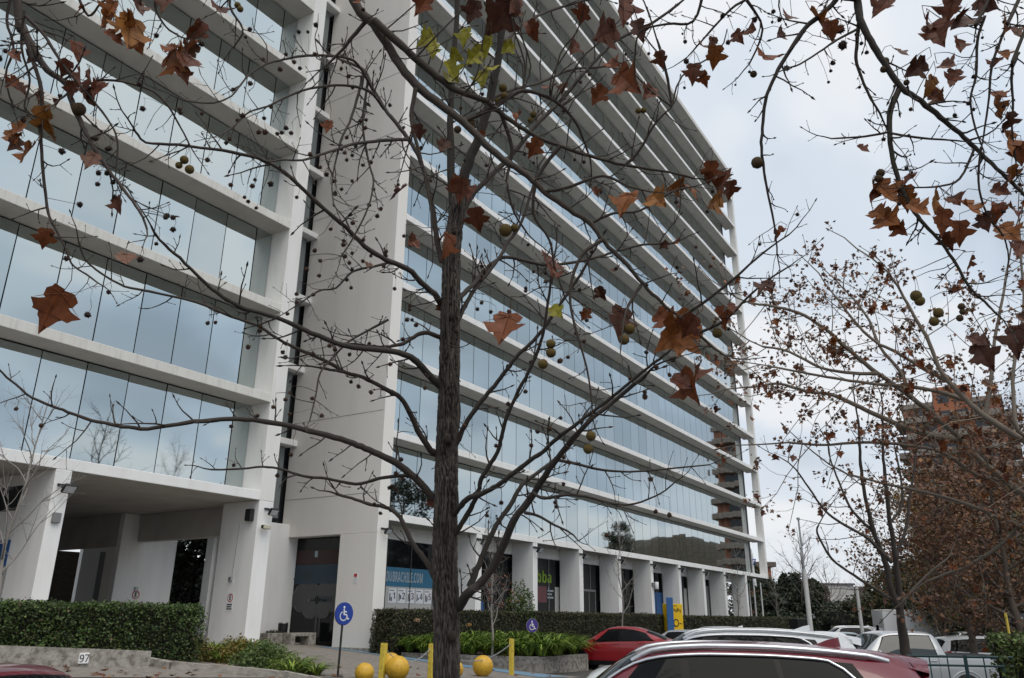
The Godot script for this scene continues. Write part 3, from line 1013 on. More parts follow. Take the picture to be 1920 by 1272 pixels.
# a leaf hanging at p, joined to the wood at w
func hang_leaf(tree: Node3D, p: Vector3, w: Vector3, size: float, tone: int, rng: RandomNumberGenerator) -> void:
	size *= 0.84
	var bs := Basis.from_euler(Vector3(rng.randf_range(-0.7, 0.7), rng.randf_range(-1.1, 1.1) - 1.0, rng.randf_range(-0.9, 0.9))).scaled_local(Vector3.ONE * size)
	var top := p + bs * Vector3(0, 0.84, 0.05)
	var o := part("leaf", leaf_forms[rng.randi() % leaf_forms.size()], leaf_mat(tone), tree, Transform3D(bs, p + bs * Vector3(0, 0.5, 0)))
	if top.distance_to(w) > 0.14:
		w = spur(tree, w, top + Vector3(0, 0.05, 0), rng)
	if top.distance_to(w) > 0.015:
		var b := MB.new()
		b.col = Color(0.07, 0.04, 0.02)
		var mid := (top + w) * 0.5 + Vector3(0, 0.02, 0)
		b.tube(PackedVector3Array([w, mid, top]), PackedFloat32Array([0.0018, 0.0014, 0.0014]), 4, false)
		stalks[tree].append(b)
	o.set_meta("tone", tone)


var stalks := {}


# a side twig from the wood at w to near p, so that what hangs at p hangs from wood
func spur(tree: Node3D, w: Vector3, p: Vector3, rng: RandomNumberGenerator) -> Vector3:
	var b := MB.new()
	b.col = tree.get_meta("wood")
	var d := p - w
	var l := d.length()
	var r := clampf(l * 0.012, 0.0022, 0.006)
	b.tube(smooth_line([w, w + d * 0.35 + rand_dir(rng) * l * 0.10, w + d * 0.7 + rand_dir(rng) * l * 0.08, p], 3), PackedFloat32Array([r, r * 0.97, r * 0.93, r * 0.9, r * 0.85, r * 0.8, r * 0.75, r * 0.68, r * 0.6, r * 0.5]), 5, false)
	stalks[tree].append(b)
	return p


func hang_ball(tree: Node3D, p: Vector3, w: Vector3, size: float, form: int) -> void:
	if p.distance_to(w) > 0.16 + size:
		var rn := RandomNumberGenerator.new()
		rn.seed = int(absf(p.x * 1000.0 + p.y * 333.0))
		w = spur(tree, w, p + Vector3(0.01, 0.06 + size * 1.2, 0.0), rn)
	part("seed_ball", ball_forms[form], M.seed_ball, tree, Transform3D(Basis.from_euler(p * 7.0).scaled_local(Vector3.ONE * size), p))
	var b := MB.new()
	b.col = Color(0.06, 0.035, 0.02)
	b.tube(PackedVector3Array([w, (w + p) * 0.5 + Vector3(0.006, 0, 0.004), p]), PackedFloat32Array([0.0012, 0.0009, 0.0009]), 4, false)
	stalks[tree].append(b)


func end_stalks(tree: Node3D) -> void:
	var all := MB.new()
	for b: MB in stalks[tree]:
		var k := all.v.size()
		all.v.append_array(b.v); all.n.append_array(b.n); all.c.append_array(b.c); all.u.append_array(b.u)
		for q in b.i:
			all.i.append(q + k)
	if all.v.size():
		var o := part("leaf_stalks", all.done(), M.twig_bark, tree)
		o.set_meta("kind", "stuff")


# furrowed trunk: a fine skin whose ridges stand proud
func bark_trunk(pts: Array, r0: float, r1: float, seed_: int, wood: Color, relief: float, sides := 72, per := 26) -> ArrayMesh:
	var f := FastNoiseLite.new()
	f.seed = seed_
	f.frequency = 1.0
	f.fractal_octaves = 3
	var line := smooth_line(pts, per)
	var b := MB.new()
	var rows := []
	var tone := PackedFloat32Array()   # darker in the furrows, paler on the ridges
	var x := Vector3.RIGHT
	var run := 0.0
	for k in line.size():
		var t := (line[mini(k + 1, line.size() - 1)] - line[maxi(k - 1, 0)]).normalized()
		x = (x - t * x.dot(t)).normalized()
		var y := t.cross(x)
		if k > 0: run += line[k].distance_to(line[k - 1])
		var tt := float(k) / (line.size() - 1)
		var r := lerpf(r0, r1, tt)
		var row := []
		for s in sides + 1:
			var an := TAU * (s % sides) / sides
			var q := Vector3(cos(an) * 3.4, run * 2.2, sin(an) * 3.4)
			var w := f.get_noise_3dv(q * 0.6) * 1.2
			var e := absf(f.get_noise_3d(cos(an) * 3.4 + w * 0.45, run * 3.9 + w, sin(an) * 3.4 + 7.0))
			var g := clampf(e * 4.0, 0.0, 1.0) - 0.65 + 0.5 * f.get_noise_3d(q.x * 4.0, q.y * 6.0, q.z * 4.0)
			row.append(line[k] + (x * cos(an) + y * sin(an)) * (r * (1.0 + 0.04 * f.get_noise_3dv(q * 0.35)) + relief * g))
			tone.append(clampf(e * 4.5 - 0.1, 0.0, 1.0))
		rows.append(row)
	b.col = wood
	b.grid(rows)
	for k in tone.size():
		b.c[k] = (wood * 0.2).lerp(wood, tone[k]) * (0.92 + 0.55 * f.get_noise_3dv(b.v[k] * 3.0))
	return b.done()


# a bare or leafy tree grown from a seed; returns the crown points
func grow_tree(t: Node3D, h: float, spread: float, rng: RandomNumberGenerator, wood: Color, trunk_r: float, limbs: int, first: float, up: float, twigs: float, tlen: float, depth := 2, tr := 0.005, lean := Vector3.ZERO) -> Array:
	var tips := []
	var pts := []
	for k in 6:
		pts.append(Vector3(rng.randf_range(-0.02, 0.02) * h * float(k > 0), h * k / 5.0 * 0.92 - 0.1 * float(k == 0), rng.randf_range(-0.02, 0.02) * h * float(k > 0)) + lean * pow(k / 5.0, 1.5))
	var b := MB.new()
	b.col = wood
	limb(b, pts, trunk_r, trunk_r * 0.15, rng, twigs * 0.4, tlen, tips, 9, tr, 1)
	part("trunk", b.done(), M.twig_bark, t)
	var line := smooth_line(pts)
	for k in limbs:
		var f := first + (0.97 - first) * float(k) / limbs
		var p := line[int(f * (line.size() - 1))]
		var an := k * 2.4 + rng.randf_range(-0.5, 0.5)
		var out := Vector3(cos(an), 0, sin(an))
		var l := spread * (1.15 - 0.75 * f) * rng.randf_range(0.75, 1.2)
		var d := (out + Vector3(0, up * rng.randf_range(0.7, 1.4), 0)).normalized()
		var q := [p, p + d * l * 0.33 + rand_dir(rng) * l * 0.05, p + d * l * 0.68 + Vector3(0, l * 0.08, 0) + rand_dir(rng) * l * 0.08, p + d * l + Vector3(0, l * 0.2, 0)]
		var bb := MB.new()
		bb.col = wood
		limb(bb, q, trunk_r * (0.55 - 0.3 * f), tr * 0.8, rng, twigs, tlen * (1.1 - 0.5 * f), tips, 6, tr, depth)
		for m in 2:
			var o: Vector3 = q[1 + m].lerp(q[mini(2 + m, 3)], rng.randf())
			var d2 := (d + rand_dir(rng) * 0.8).normalized()
			limb(bb, [o, o + d2 * l * 0.22, o + d2 * l * 0.45 + Vector3(0, l * 0.08, 0)], trunk_r * 0.2, tr * 0.7, rng, twigs, tlen * 0.8, tips, 5, tr, depth)
		part("branch", bb.done(), M.twig_bark, t)
	return tips


func leaf_cloud(t: Node3D, tips: Array, n: int, size: float, jitter: float, tones: Array, rng: RandomNumberGenerator, called := "foliage", m: Material = null) -> void:
	var w := []
	var c := []
	for k in n:
		var p: Vector3 = tips[rng.randi() % tips.size()] + rand_dir(rng) * jitter * rng.randf()
		w.append(Transform3D(Basis.from_euler(Vector3(rng.randfn() * 0.9, rng.randf() * TAU, rng.randfn() * 0.9)).scaled_local(Vector3.ONE * size * rng.randf_range(0.55, 1.25)), p))
		var tone: Vector3 = tones[rng.randi() % tones.size()] * rng.randf_range(0.7, 1.3)
		c.append(Color(tone.x, tone.y, tone.z))
	stuff(called, small_leaf, m if m else M.foliage, w, c, t)


# an evergreen or brown crown of leaf clumps round a trunk
func crown_tree(called: String, label: String, at: Vector3, h: float, wide: float, low: float, tones: Array, n: int, size: float, seed_: int, group := "", pointed := 0.0) -> void:
	var rng := RandomNumberGenerator.new()
	rng.seed = seed_
	var t := thing(called, label, "tree", at, 0.0, group)
	var b := MB.new()
	b.col = Color(0.07, 0.055, 0.045)
	b.tube(PackedVector3Array([Vector3(0, -0.2, 0), Vector3(0.1, h * 0.4, 0), Vector3(0, h * 0.9, 0.1)]), PackedFloat32Array([h * 0.025, h * 0.017, h * 0.005]), 8)
	for k in 9:
		var y := lerpf(low, h * 0.8, k / 9.0)
		var d := Vector3(cos(k * 2.4), 0.5, sin(k * 2.4)) * wide * 0.42
		b.tube(PackedVector3Array([Vector3(0.05, y, 0), Vector3(0.05, y, 0) + d * 0.5 + Vector3(0, 0.1, 0), Vector3(0.05, y, 0) + d]), PackedFloat32Array([h * 0.009, h * 0.006, h * 0.002]), 5, false)
	part("trunk", b.done(), M.twig_bark, t)
	var cl := []
	for k in 46:
		var f := pow(rng.randf(), 0.8)
		var y := lerpf(low, h, f)
		var rad := wide * 0.5 * (lerpf(sqrt(maxf(0.0, 1.0 - pow(f * 2.0 - 0.85, 2.0) * 0.7)), 1.05 - f, pointed))
		var an := rng.randf() * TAU
		cl.append(Vector3(cos(an), 0, sin(an)) * rad * sqrt(rng.randf_range(0.25, 1.0)) + Vector3(0, y, 0))
	var w := []
	var c := []
	for k in n:
		var o: Vector3 = cl[rng.randi() % cl.size()]
		var d := rand_dir(rng)
		var p := o + d * Vector3(1, 0.75, 1) * wide * 0.16 * pow(rng.randf(), 0.4)
		w.append(Transform3D(Basis.from_euler(Vector3(rng.randfn(), rng.randf() * TAU, rng.randfn())).scaled_local(Vector3.ONE * size * rng.randf_range(0.6, 1.3)), p))
		var tone: Vector3 = tones[rng.randi() % tones.size()] * rng.randf_range(0.65, 1.3)
		c.append(Color(tone.x, tone.y, tone.z))
	stuff("foliage", small_leaf, M.foliage, w, c, t)


func bare_tree(called: String, label: String, at: Vector3, h: float, spread: float, seed_: int, wood: Color, r: float, limbs: int, group := "", first := 0.28, up := 1.1, twigs := 2.2, tlen := 0.55, depth := 2, tr := 0.006) -> Node3D:
	var rng := RandomNumberGenerator.new()
	rng.seed = seed_
	var t := thing(called, label, "tree", at, 0.0, group)
	var tips := grow_tree(t, h, spread, rng, wood, r, limbs, first, up, twigs, tlen, depth, tr)
	t.set_meta("tips", tips.size())
	return t


func hedge(called: String, label: String, pts: Array, wide: float, top: float, n: int, tones: Array, seed_: int, leaf := 0.05) -> void:
	# pts: centre line on the ground; a clipped box of leaves over a core of twigs
	var rng := RandomNumberGenerator.new()
	rng.seed = seed_
	var f := FastNoiseLite.new()
	f.seed = seed_
	f.frequency = 0.9
	var t := thing(called, label, "hedge")
	var core := MB.new()
	var w := []
	var c := []
	for k in pts.size() - 1:
		var a: Vector3 = pts[k]
		var b: Vector3 = pts[k + 1]
		var d := (b - a).normalized()
		var s := d.cross(Vector3.UP).normalized()
		var hw := wide * 0.5 - 0.13
		var la := a - s * hw
		var ra := a + s * hw
		var lb := b - s * hw
		var rb := b + s * hw
		var ta := Vector3(0, top - a.y - 0.12, 0)
		var tb := Vector3(0, top - b.y - 0.12, 0)
		var e := d * 0.12
		core.hexa([ra + e, rb - e, lb - e, la + e, ra + e + ta, rb - e + tb, lb - e + tb, la + e + ta])
		var m := int(n * a.distance_to(b))
		for q in m:
			var u := rng.randf()
			var p: Vector3
			var pick := rng.randf() * (2.0 * 1.4 + wide)
			var hgt := rng.randf()
			var base := a.lerp(b, u)
			var inset := -0.07 * pow(rng.randf(), 2.0) * 2.0
			if pick < 2.8:
				var sg := 1.0 if pick < 1.4 else -1.0
				p = base + s * sg * (wide * 0.5 + inset) + Vector3(0, (top - base.y) * hgt, 0)
			else:
				p = base + s * rng.randf_range(-0.5, 0.5) * wide
				p.y = top + inset + (0.07 * rng.randf() if rng.randf() < 0.15 else 0.0) + (0.22 * rng.randf() * maxf(0.0, f.get_noise_3dv(base * 3.0)) if rng.randf() < 0.12 else 0.0)
			if (k == 0 or k == pts.size() - 2) and rng.randf() < (0.10 if pts.size() > 2 and wide < 1.55 and pts[0].distance_to(pts[-1]) > 9.0 else 0.3):
				var endp := a if k == 0 else b
				p = endp + s * rng.randf_range(-0.5, 0.5) * wide + (d if k > 0 else -d) * inset + Vector3(0, (top - endp.y) * hgt, 0)
			p += Vector3(1, 1, 1) * f.get_noise_3dv(p) * 0.09 + rand_dir(rng) * 0.035
			w.append(Transform3D(Basis.from_euler(Vector3(rng.randfn(), rng.randf() * TAU, rng.randfn())).scaled_local(Vector3.ONE * leaf * rng.randf_range(0.6, 1.4)), p))
			var tone: Vector3 = tones[rng.randi() % tones.size()] * rng.randf_range(0.6, 1.35) * (1.0 + 0.5 * f.get_noise_3dv(p * 0.7))
			if rng.randf() < 0.035 + 0.08 * maxf(0.0, f.get_noise_3dv(p * 1.6 + Vector3(5, 0, 0))): tone = Vector3(0.11, 0.07, 0.035) * rng.randf_range(0.5, 1.2)
			c.append(Color(tone.x, tone.y, tone.z))
	part("twig_core", core.done(), M.hedge_core, t)
	stuff("leaves", small_leaf, M.foliage, w, c, t)


func strap_clump(seed_: int, blades: int, l: float, tone: Array) -> ArrayMesh:
	var rng := RandomNumberGenerator.new()
	rng.seed = seed_
	var b := MB.new()
	for k in blades:
		var an := rng.randf() * TAU
		var out := Vector3(cos(an), 0, sin(an))
		var side := Vector3(-sin(an), 0, cos(an))
		var steep := rng.randf_range(0.7, 1.5)
		var ll := l * rng.randf_range(0.6, 1.15)
		var wd := 0.016 * rng.randf_range(0.8, 1.3)
		var tv: Vector3 = tone[rng.randi() % tone.size()] * rng.randf_range(0.75, 1.3)
		b.col = Color(tv.x, tv.y, tv.z)
		var rows := []
		var p := out * rng.randf_range(0.0, 0.10)
		var d := (out + Vector3(0, steep * 1.6, 0)).normalized()
		for q in 6:
			var ww := wd * (1.0 - pow(q / 5.0, 2.2)) + 0.001
			rows.append([p - side * ww, p + Vector3(0, -ww * 0.35, 0), p + side * ww])
			p += d * ll / 5.0
			d = (d + Vector3(0, -0.34, 0) + out * 0.14).normalized()
		b.grid(rows)
	return b.done()


func bush(called: String, label: String, at: Vector3, r: Vector3, n: int, tones: Array, seed_: int, leaf := 0.04, group := "", cat := "shrub") -> void:
	var rng := RandomNumberGenerator.new()
	rng.seed = seed_
	var t := thing(called, label, cat, at, 0.0, group)
	var b := MB.new()
	b.col = Color(0.05, 0.035, 0.025)
	for k in 14:
		var d := rand_dir(rng)
		d.y = absf(d.y) + 0.3
		b.tube(PackedVector3Array([Vector3(0, -0.03, 0), d * r * 0.5, d.normalized() * r * 0.95]), PackedFloat32Array([0.012, 0.008, 0.003]), 4, false)
	part("stems", b.done(), M.twig_bark, t)
	var w := []
	var c := []
	for k in n:
		var d := rand_dir(rng)
		d.y = absf(d.y)
		var p := d * r * pow(rng.randf(), 0.35) * (1.0 + 0.15 * sin(d.x * 9.0) * cos(d.z * 8.0))
		w.append(Transform3D(Basis.from_euler(Vector3(rng.randfn(), rng.randf() * TAU, rng.randfn())).scaled_local(Vector3.ONE * leaf * rng.randf_range(0.6, 1.4)), p))
		var tone: Vector3 = tones[rng.randi() % tones.size()] * rng.randf_range(0.65, 1.35)
		c.append(Color(tone.x, tone.y, tone.z))
	stuff("leaves", small_leaf, M.foliage, w, c, t)

# ---------------------------------------------------------------- vehicles
# stations: [t from the nose, half width at sill, at belt, belt height, half width at roof edge, roof edge height, top height]
var st_now := []


func st_at(t: float) -> PackedFloat32Array:
	var k := 0
	while k < st_now.size() - 2 and t > st_now[k + 1][0]:
		k += 1
	var a: Array = st_now[maxi(k - 1, 0)]
	var b: Array = st_now[k]
	var c: Array = st_now[k + 1]
	var d: Array = st_now[mini(k + 2, st_now.size() - 1)]
	var f := clampf((t - b[0]) / maxf(c[0] - b[0], 0.001), 0.0, 1.0)
	var r := PackedFloat32Array()
	for j in range(1, 7):
		# monotone-ish cubic
		var m0: float = (c[j] - a[j]) / maxf(c[0] - a[0], 0.001) * (c[0] - b[0])
		var m1: float = (d[j] - b[j]) / maxf(d[0] - b[0], 0.001) * (c[0] - b[0])
		var dd: float = c[j] - b[j]
		if dd == 0.0:
			m0 = 0.0; m1 = 0.0
		else:
			m0 = clampf(m0 / dd, 0.0, 2.6) * dd
			m1 = clampf(m1 / dd, 0.0, 2.6) * dd
		var f2 := f * f
		var f3 := f2 * f
		r.append(b[j] * (2 * f3 - 3 * f2 + 1) + m0 * (f3 - 2 * f2 + f) + c[j] * (-2 * f3 + 3 * f2) + m1 * (f3 - f2))
	return r


func body_at(t: float, v: float, half_l: float) -> Vector3:  # v 0 sill .. 6 middle of the roof, for the +x side
	var q := st_at(t)
	var pts := [Vector2(q[0] * 0.9, 0.20), Vector2(q[0], 0.36), Vector2(lerpf(q[0], q[1], 0.5) + 0.025, lerpf(0.36, q[2], 0.62)), Vector2(q[1], q[2]), Vector2(q[3], q[4]), Vector2(q[3] * 0.62, lerpf(q[4], q[5], 0.8)), Vector2(0, q[5])]
	var k := mini(int(v), 5)
	var p: Vector2 = pts[k].lerp(pts[k + 1], v - k)
	if k == 3:
		p.x += 0.03 * sin((v - 3) * PI) * clampf(q[4] - q[2], 0, 0.4) / 0.4
	elif k >= 4:
		var m: Vector2 = pts[k].cubic_interpolate(pts[k + 1], pts[k - 1] if k == 5 else pts[4], pts[6] if k == 4 else Vector2(-pts[5].x, pts[5].y), v - k)
		p = m
	return Vector3(p.x, p.y, t - half_l)


func skin(t0: float, t1: float, v0: float, v1: float, nt: int, nv: int, side: float, half_l: float, off: float, edge = null) -> Array:
	var rows := []
	for a in nt + 1:
		var row := []
		for b in nv + 1:
			var u := float(a) / nt
			var w := float(b) / nv
			var tt := lerpf(t0, t1, u)
			var vv := lerpf(v0, v1, w)
			if edge != null:
				var e: Vector2 = edge.call(u, w)
				tt = e.x; vv = e.y
			var p := body_at(tt, vv, half_l)
			var du := body_at(tt + 0.03, vv, half_l) - body_at(tt - 0.03, vv, half_l)
			var dv := body_at(tt, minf(vv + 0.06, 6.0), half_l) - body_at(tt, maxf(vv - 0.06, 0.0), half_l)
			var nn := dv.cross(du).normalized()
			if nn.x < -0.05 and vv < 5.5: nn = -nn
			if vv >= 5.5 and nn.y < 0: nn = -nn
			p += nn * off
			row.append(Vector3(p.x * side, p.y, p.z))
		rows.append(row)
	return rows


func car_body(L: float, nt := 46) -> ArrayMesh:
	var b := MB.new()
	var rows := []
	for a in nt + 1:
		var t := L * a / nt
		var row := []
		for k in 25:
			var p := body_at(t, k * 0.25, L / 2)
			row.append(p)
		for k in range(23, -1, -1):
			var p := body_at(t, k * 0.25, L / 2)
			row.append(Vector3(-p.x, p.y, p.z))
		rows.append(row)
	b.grid(rows, false)
	for e in [0, nt]:   # close nose and tail
		var r: Array = rows[e]
		for k in 24:
			if e == 0: b.quad(r[k], r[48 - k], r[47 - k], r[k + 1])
			else: b.quad(r[48 - k], r[k], r[k + 1], r[47 - k])
	return b.done()


func wheel(t: Node3D, p: Vector3, r: float) -> void:
	var b := MB.new()
	var tr := Transform3D(Basis(Vector3.FORWARD, PI / 2), p)
	var sg := signf(p.x)
	for prof in [[Vector2(r * 0.62, -0.10), Vector2(r * 0.94, -0.11), Vector2(r, -0.07), Vector2(r, 0.07), Vector2(r * 0.94, 0.11), Vector2(r * 0.62, 0.10)]]:
		b.lathe(Vector3.ZERO, prof, 28)
	var w := part("wheel", b.done(), M.tyre, t, tr)
	var m := MB.new()
	m.lathe(Vector3.ZERO, [Vector2(r * 0.66, sg * -0.02), Vector2(r * 0.64, sg * 0.095)], 24)
	for k in 5:
		var a := TAU * k / 5.0
		m.obox(Transform3D(Basis(Vector3.UP, -a), Vector3(cos(a), 0, sin(a)) * r * 0.36 + Vector3(0, sg * 0.075, 0)), Vector3(r * 0.6, 0.03, r * 0.17))
	m.disc(Vector3(0, sg * 0.09, 0), Vector3(0, sg, 0), r * 0.16, 12)
	part("rim", m.done(), M.rim, w)


# look: {paint, L, W, st, glass: [[t0a, t0b, t1a, t1b]...], wind: [t0,t1], rear: [t0,t1], wheels: [t, t], r, chrome, rails, ...}
func car(called: String, label: String, cat: String, at: Vector3, turn_deg: float, o: Dictionary, group := "") -> Node3D:
	var t := thing(called, label, cat, at, deg_to_rad(turn_deg), group)
	var L: float = o.L
	st_now = o.st
	var hl := L / 2
	var paint: Material = M[o.paint]
	part("body", car_body(L), paint, t)
	var gm: Material = M[o.get("tint", "car_glass")]
	var lo := 3.07
	var hi := 3.90
	for g in o.glass:
		for s in [1.0, -1.0]:
			var b := MB.new()
			var ed := func(u: float, w: float) -> Vector2:
				return Vector2(lerpf(lerpf(g[0], g[1], w), lerpf(g[2], g[3], w), u), lerpf(lo, hi, w))
			b.grid(skin(0, 1, lo, hi, 10, 6, s, hl, 0.006, ed), s < 0)
			part("side_window", b.done(), gm, t)
	for s in [1.0, -1.0]:   # the dark surround between the panes
		var b := MB.new()
		var g0: Array = o.glass[0]
		var g1: Array = o.glass[-1]
		var ed2 := func(u: float, w: float) -> Vector2:
			return Vector2(lerpf(lerpf(g0[0] - 0.03, g0[1] - 0.03, w), lerpf(g1[2] + 0.03, g1[3] + 0.03, w), u), lerpf(3.03, 3.94, w))
		b.grid(skin(0, 1, 0, 1, 24, 6, s, hl, 0.003, ed2), s < 0)
		part("pillar_trim", b.done(), M.pillar_black, t)
	if o.has("chrome"):
		for s in [1.0, -1.0]:
			var b := MB.new()
			var line := PackedVector3Array()
			for k in 25:
				var f := k / 24.0
				var tt := lerpf(o.chrome[0], o.chrome[1], f)
				var vv := 3.95 - 0.85 * pow(smoothstep(0.80, 1.0, f), 1.5)
				var p: Vector3 = skin(tt, tt, vv, vv, 1, 1, s, hl, 0.010)[0][0]
				line.append(p)
			var rr := PackedFloat32Array()
			for k in 25: rr.append(o.get("chrome_r", 0.012))
			b.tube(line, rr, 6)
			part("window_trim", b.done(), M.chrome, t)
	for s in [["windshield", o.wind], ["rear_window", o.rear]]:
		if s[1].is_empty():
			continue
		var b := MB.new()
		for sg in [1.0, -1.0]:
			b.grid(skin(s[1][0], s[1][1], 4.12, 6.0, 8, 8, sg, hl, 0.006), sg < 0)
		part(s[0], b.done(), gm, t)
	# wheel arches and wheels
	var r: float = o.get("r", 0.34)
	for tt in o.wheels:
		for s in [1.0, -1.0]:
			var q := st_at(tt)
			var xx := maxf(q[0], lerpf(q[0], q[1], 0.5) + 0.025)
			var b := MB.new()
			var oo := Vector3(s * (xx - 0.16), r, tt - hl)
			b.lathe(Vector3.ZERO, [Vector2(r + 0.075, 0.10), Vector2(r + 0.075, 0.182), Vector2(r + 0.055, 0.184), Vector2(r + 0.05, 0.168), Vector2(0, 0.168)], 28)
			part("wheel_arch", b.done(), M.plastic if o.get("clad", true) else paint, t, Transform3D(Basis(Vector3.FORWARD, PI / 2 * s), oo))
			wheel(t, Vector3(s * (xx - 0.085), r, tt - hl), r)
	# lower cladding, lamps, mirrors, handles
	for s in [1.0, -1.0]:
		var b := MB.new()
		b.grid(skin(0.25, L - 0.2, 0.0, 1.0, 20, 2, s, hl, 0.012), s < 0)
		part("sill", b.done(), M.plastic, t)
		var lb := MB.new()
		lb.grid(skin(L - 0.42, L - 0.03, o.get("tail_v", [2.3, 3.1])[0], o.get("tail_v", [2.3, 3.1])[1], 5, 4, s, hl, 0.012), s < 0)
		part("tail_light", lb.done(), M.tail_red, t)
		var hb := MB.new()
		hb.grid(skin(0.05, 0.55, 2.3, 3.0, 5, 4, s, hl, 0.010), s < 0)
		part("headlight", hb.done(), M.headlamp, t)
		var mb := MB.new()
		var mp := body_at(o.wind[0] + 0.45, 3.2, hl)
		mb.sphere(Vector3((mp.x + 0.12) * s, mp.y + 0.06, mp.z), Vector3(0.11, 0.075, 0.06), 8, 10)
		mb.obox(Transform3D(Basis.IDENTITY, Vector3((mp.x + 0.02) * s, mp.y + 0.0, mp.z)), Vector3(0.14, 0.03, 0.05))
		part("wing_mirror", mb.done(), paint, t)
		for g in o.glass.slice(0, 2):
			var hp := body_at(g[2] - 0.12, 2.75, hl)
			part("door_handle", cbx(Vector3((hp.x + 0.0) * s - 0.02, hp.y - 0.015, hp.z - 0.1), Vector3((hp.x) * s + 0.02, hp.y + 0.015, hp.z + 0.1), 0.006), M.satin_chrome if o.has("chrome") else paint, t)
			var dl := MB.new()
			var seam := PackedVector3Array()
			for k in 9:
				seam.append(skin(g[2] + 0.03, g[2] + 0.03, lerpf(0.9, 3.0, k / 8.0), 3.0, 1, 1, s, hl, 0.0)[0][0])
			var sr := PackedFloat32Array()
			for k in 9: sr.append(0.005)
			dl.tube(seam, sr, 4)
			part("door_seam", dl.done(), M.black, t)
	if o.has("rails"):
		for s in [1.0, -1.0]:
			var b := MB.new()
			var line := PackedVector3Array()
			var rr := PackedFloat32Array()
			for k in 25:
				var f := k / 24.0
				var tt := lerpf(o.rails[0], o.rails[1], f)
				line.append(skin(tt, tt, 4.36, 4.36, 1, 1, s, hl, lerpf(0.0, 0.035, smoothstep(0.0, 0.08, f) * (1.0 - smoothstep(0.92, 1.0, f))))[0][0])
				rr.append(0.03)
			b.tube(line, rr, 8)
			part("roof_rail", b.done(), M.satin_chrome, t)
	if o.has("fin"):
		var p := body_at(o.fin, 6.0, hl)
		var b := MB.new()
		b.hexa([p + Vector3(-0.035, -0.01, 0.17), p + Vector3(0.035, -0.01, 0.17), p + Vector3(0.012, -0.01, -0.14), p + Vector3(-0.012, -0.01, -0.14),
			p + Vector3(-0.012, 0.085, 0.16), p + Vector3(0.012, 0.085, 0.16), p + Vector3(0.006, 0.06, 0.05), p + Vector3(-0.006, 0.06, 0.05)])
		part("roof_antenna", b.done(), paint, t)
	if o.has("spoiler"):
		var p := body_at(o.spoiler, 4.2, hl)
		var q := body_at(o.spoiler, 6.0, hl)
		var b := MB.new()
		for s in [1.0, -1.0]:
			b.grid([[Vector3(p.x * s * 0.98, p.y + 0.005, p.z), Vector3(p.x * 0.5 * s, lerpf(p.y, q.y, 0.85), p.z), Vector3(0, q.y + 0.008, p.z)],
				[Vector3(p.x * s * 0.93, p.y - 0.05, p.z + 0.22), Vector3(p.x * 0.5 * s, lerpf(p.y, q.y, 0.85) - 0.04, p.z + 0.29), Vector3(0, q.y - 0.04, p.z + 0.31)],
				[Vector3(p.x * s * 0.93, p.y - 0.085, p.z + 0.21), Vector3(p.x * 0.5 * s, lerpf(p.y, q.y, 0.85) - 0.075, p.z + 0.28), Vector3(0, q.y - 0.075, p.z + 0.30)],
				[Vector3(p.x * s * 0.93, p.y - 0.14, p.z + 0.02), Vector3(p.x * 0.5 * s, lerpf(p.y, q.y, 0.85) - 0.12, p.z + 0.05), Vector3(0, q.y - 0.12, p.z + 0.05)]], s < 0)
		part("spoiler", b.done(), paint, t)
	var pl := body_at(L, 2.0, hl)
	part("number_plate", bx(Vector3(-0.26, 0.62, hl), Vector3(0.26, 0.74, hl + 0.012)), M.sign_white, t)
	part("bumper", cbx(Vector3(-st_at(L - 0.02)[0] * 0.95, 0.34, hl - 0.12), Vector3(st_at(L - 0.02)[0] * 0.95, 0.52, hl + 0.03), 0.02), M.plastic, t)
	return t


func suv(paint: String) -> Dictionary:
	return {"paint": paint, "L": 4.75, "r": 0.37, "wheels": [0.92, 3.72], "fin": 3.72, "rails": [1.7, 4.2], "chrome": [1.1, 4.1], "chrome_r": 0.019, "spoiler": 4.36,
		"wind": [1.05, 1.75], "rear": [4.45, 4.68], "glass": [[1.25, 1.82, 2.20, 2.16], [2.28, 2.25, 3.12, 3.08], [3.17, 3.14, 4.02, 3.80]],
		"st": [[0.0, 0.62, 0.66, 0.74, 0.5, 0.80, 0.82], [0.12, 0.80, 0.80, 0.84, 0.66, 0.90, 0.93], [0.4, 0.90, 0.90, 0.93, 0.74, 0.99, 1.02], [1.0, 0.92, 0.93, 1.02, 0.74, 1.06, 1.09], [1.75, 0.92, 0.94, 1.05, 0.63, 1.51, 1.57], [2.4, 0.92, 0.94, 1.06, 0.64, 1.60, 1.68], [3.1, 0.92, 0.94, 1.08, 0.63, 1.59, 1.69], [3.9, 0.93, 0.94, 1.10, 0.60, 1.53, 1.64], [4.42, 0.92, 0.92, 1.12, 0.56, 1.44, 1.57], [4.66, 0.90, 0.90, 1.05, 0.62, 1.12, 1.17], [4.75, 0.84, 0.82, 0.86, 0.60, 0.92, 0.94]]}


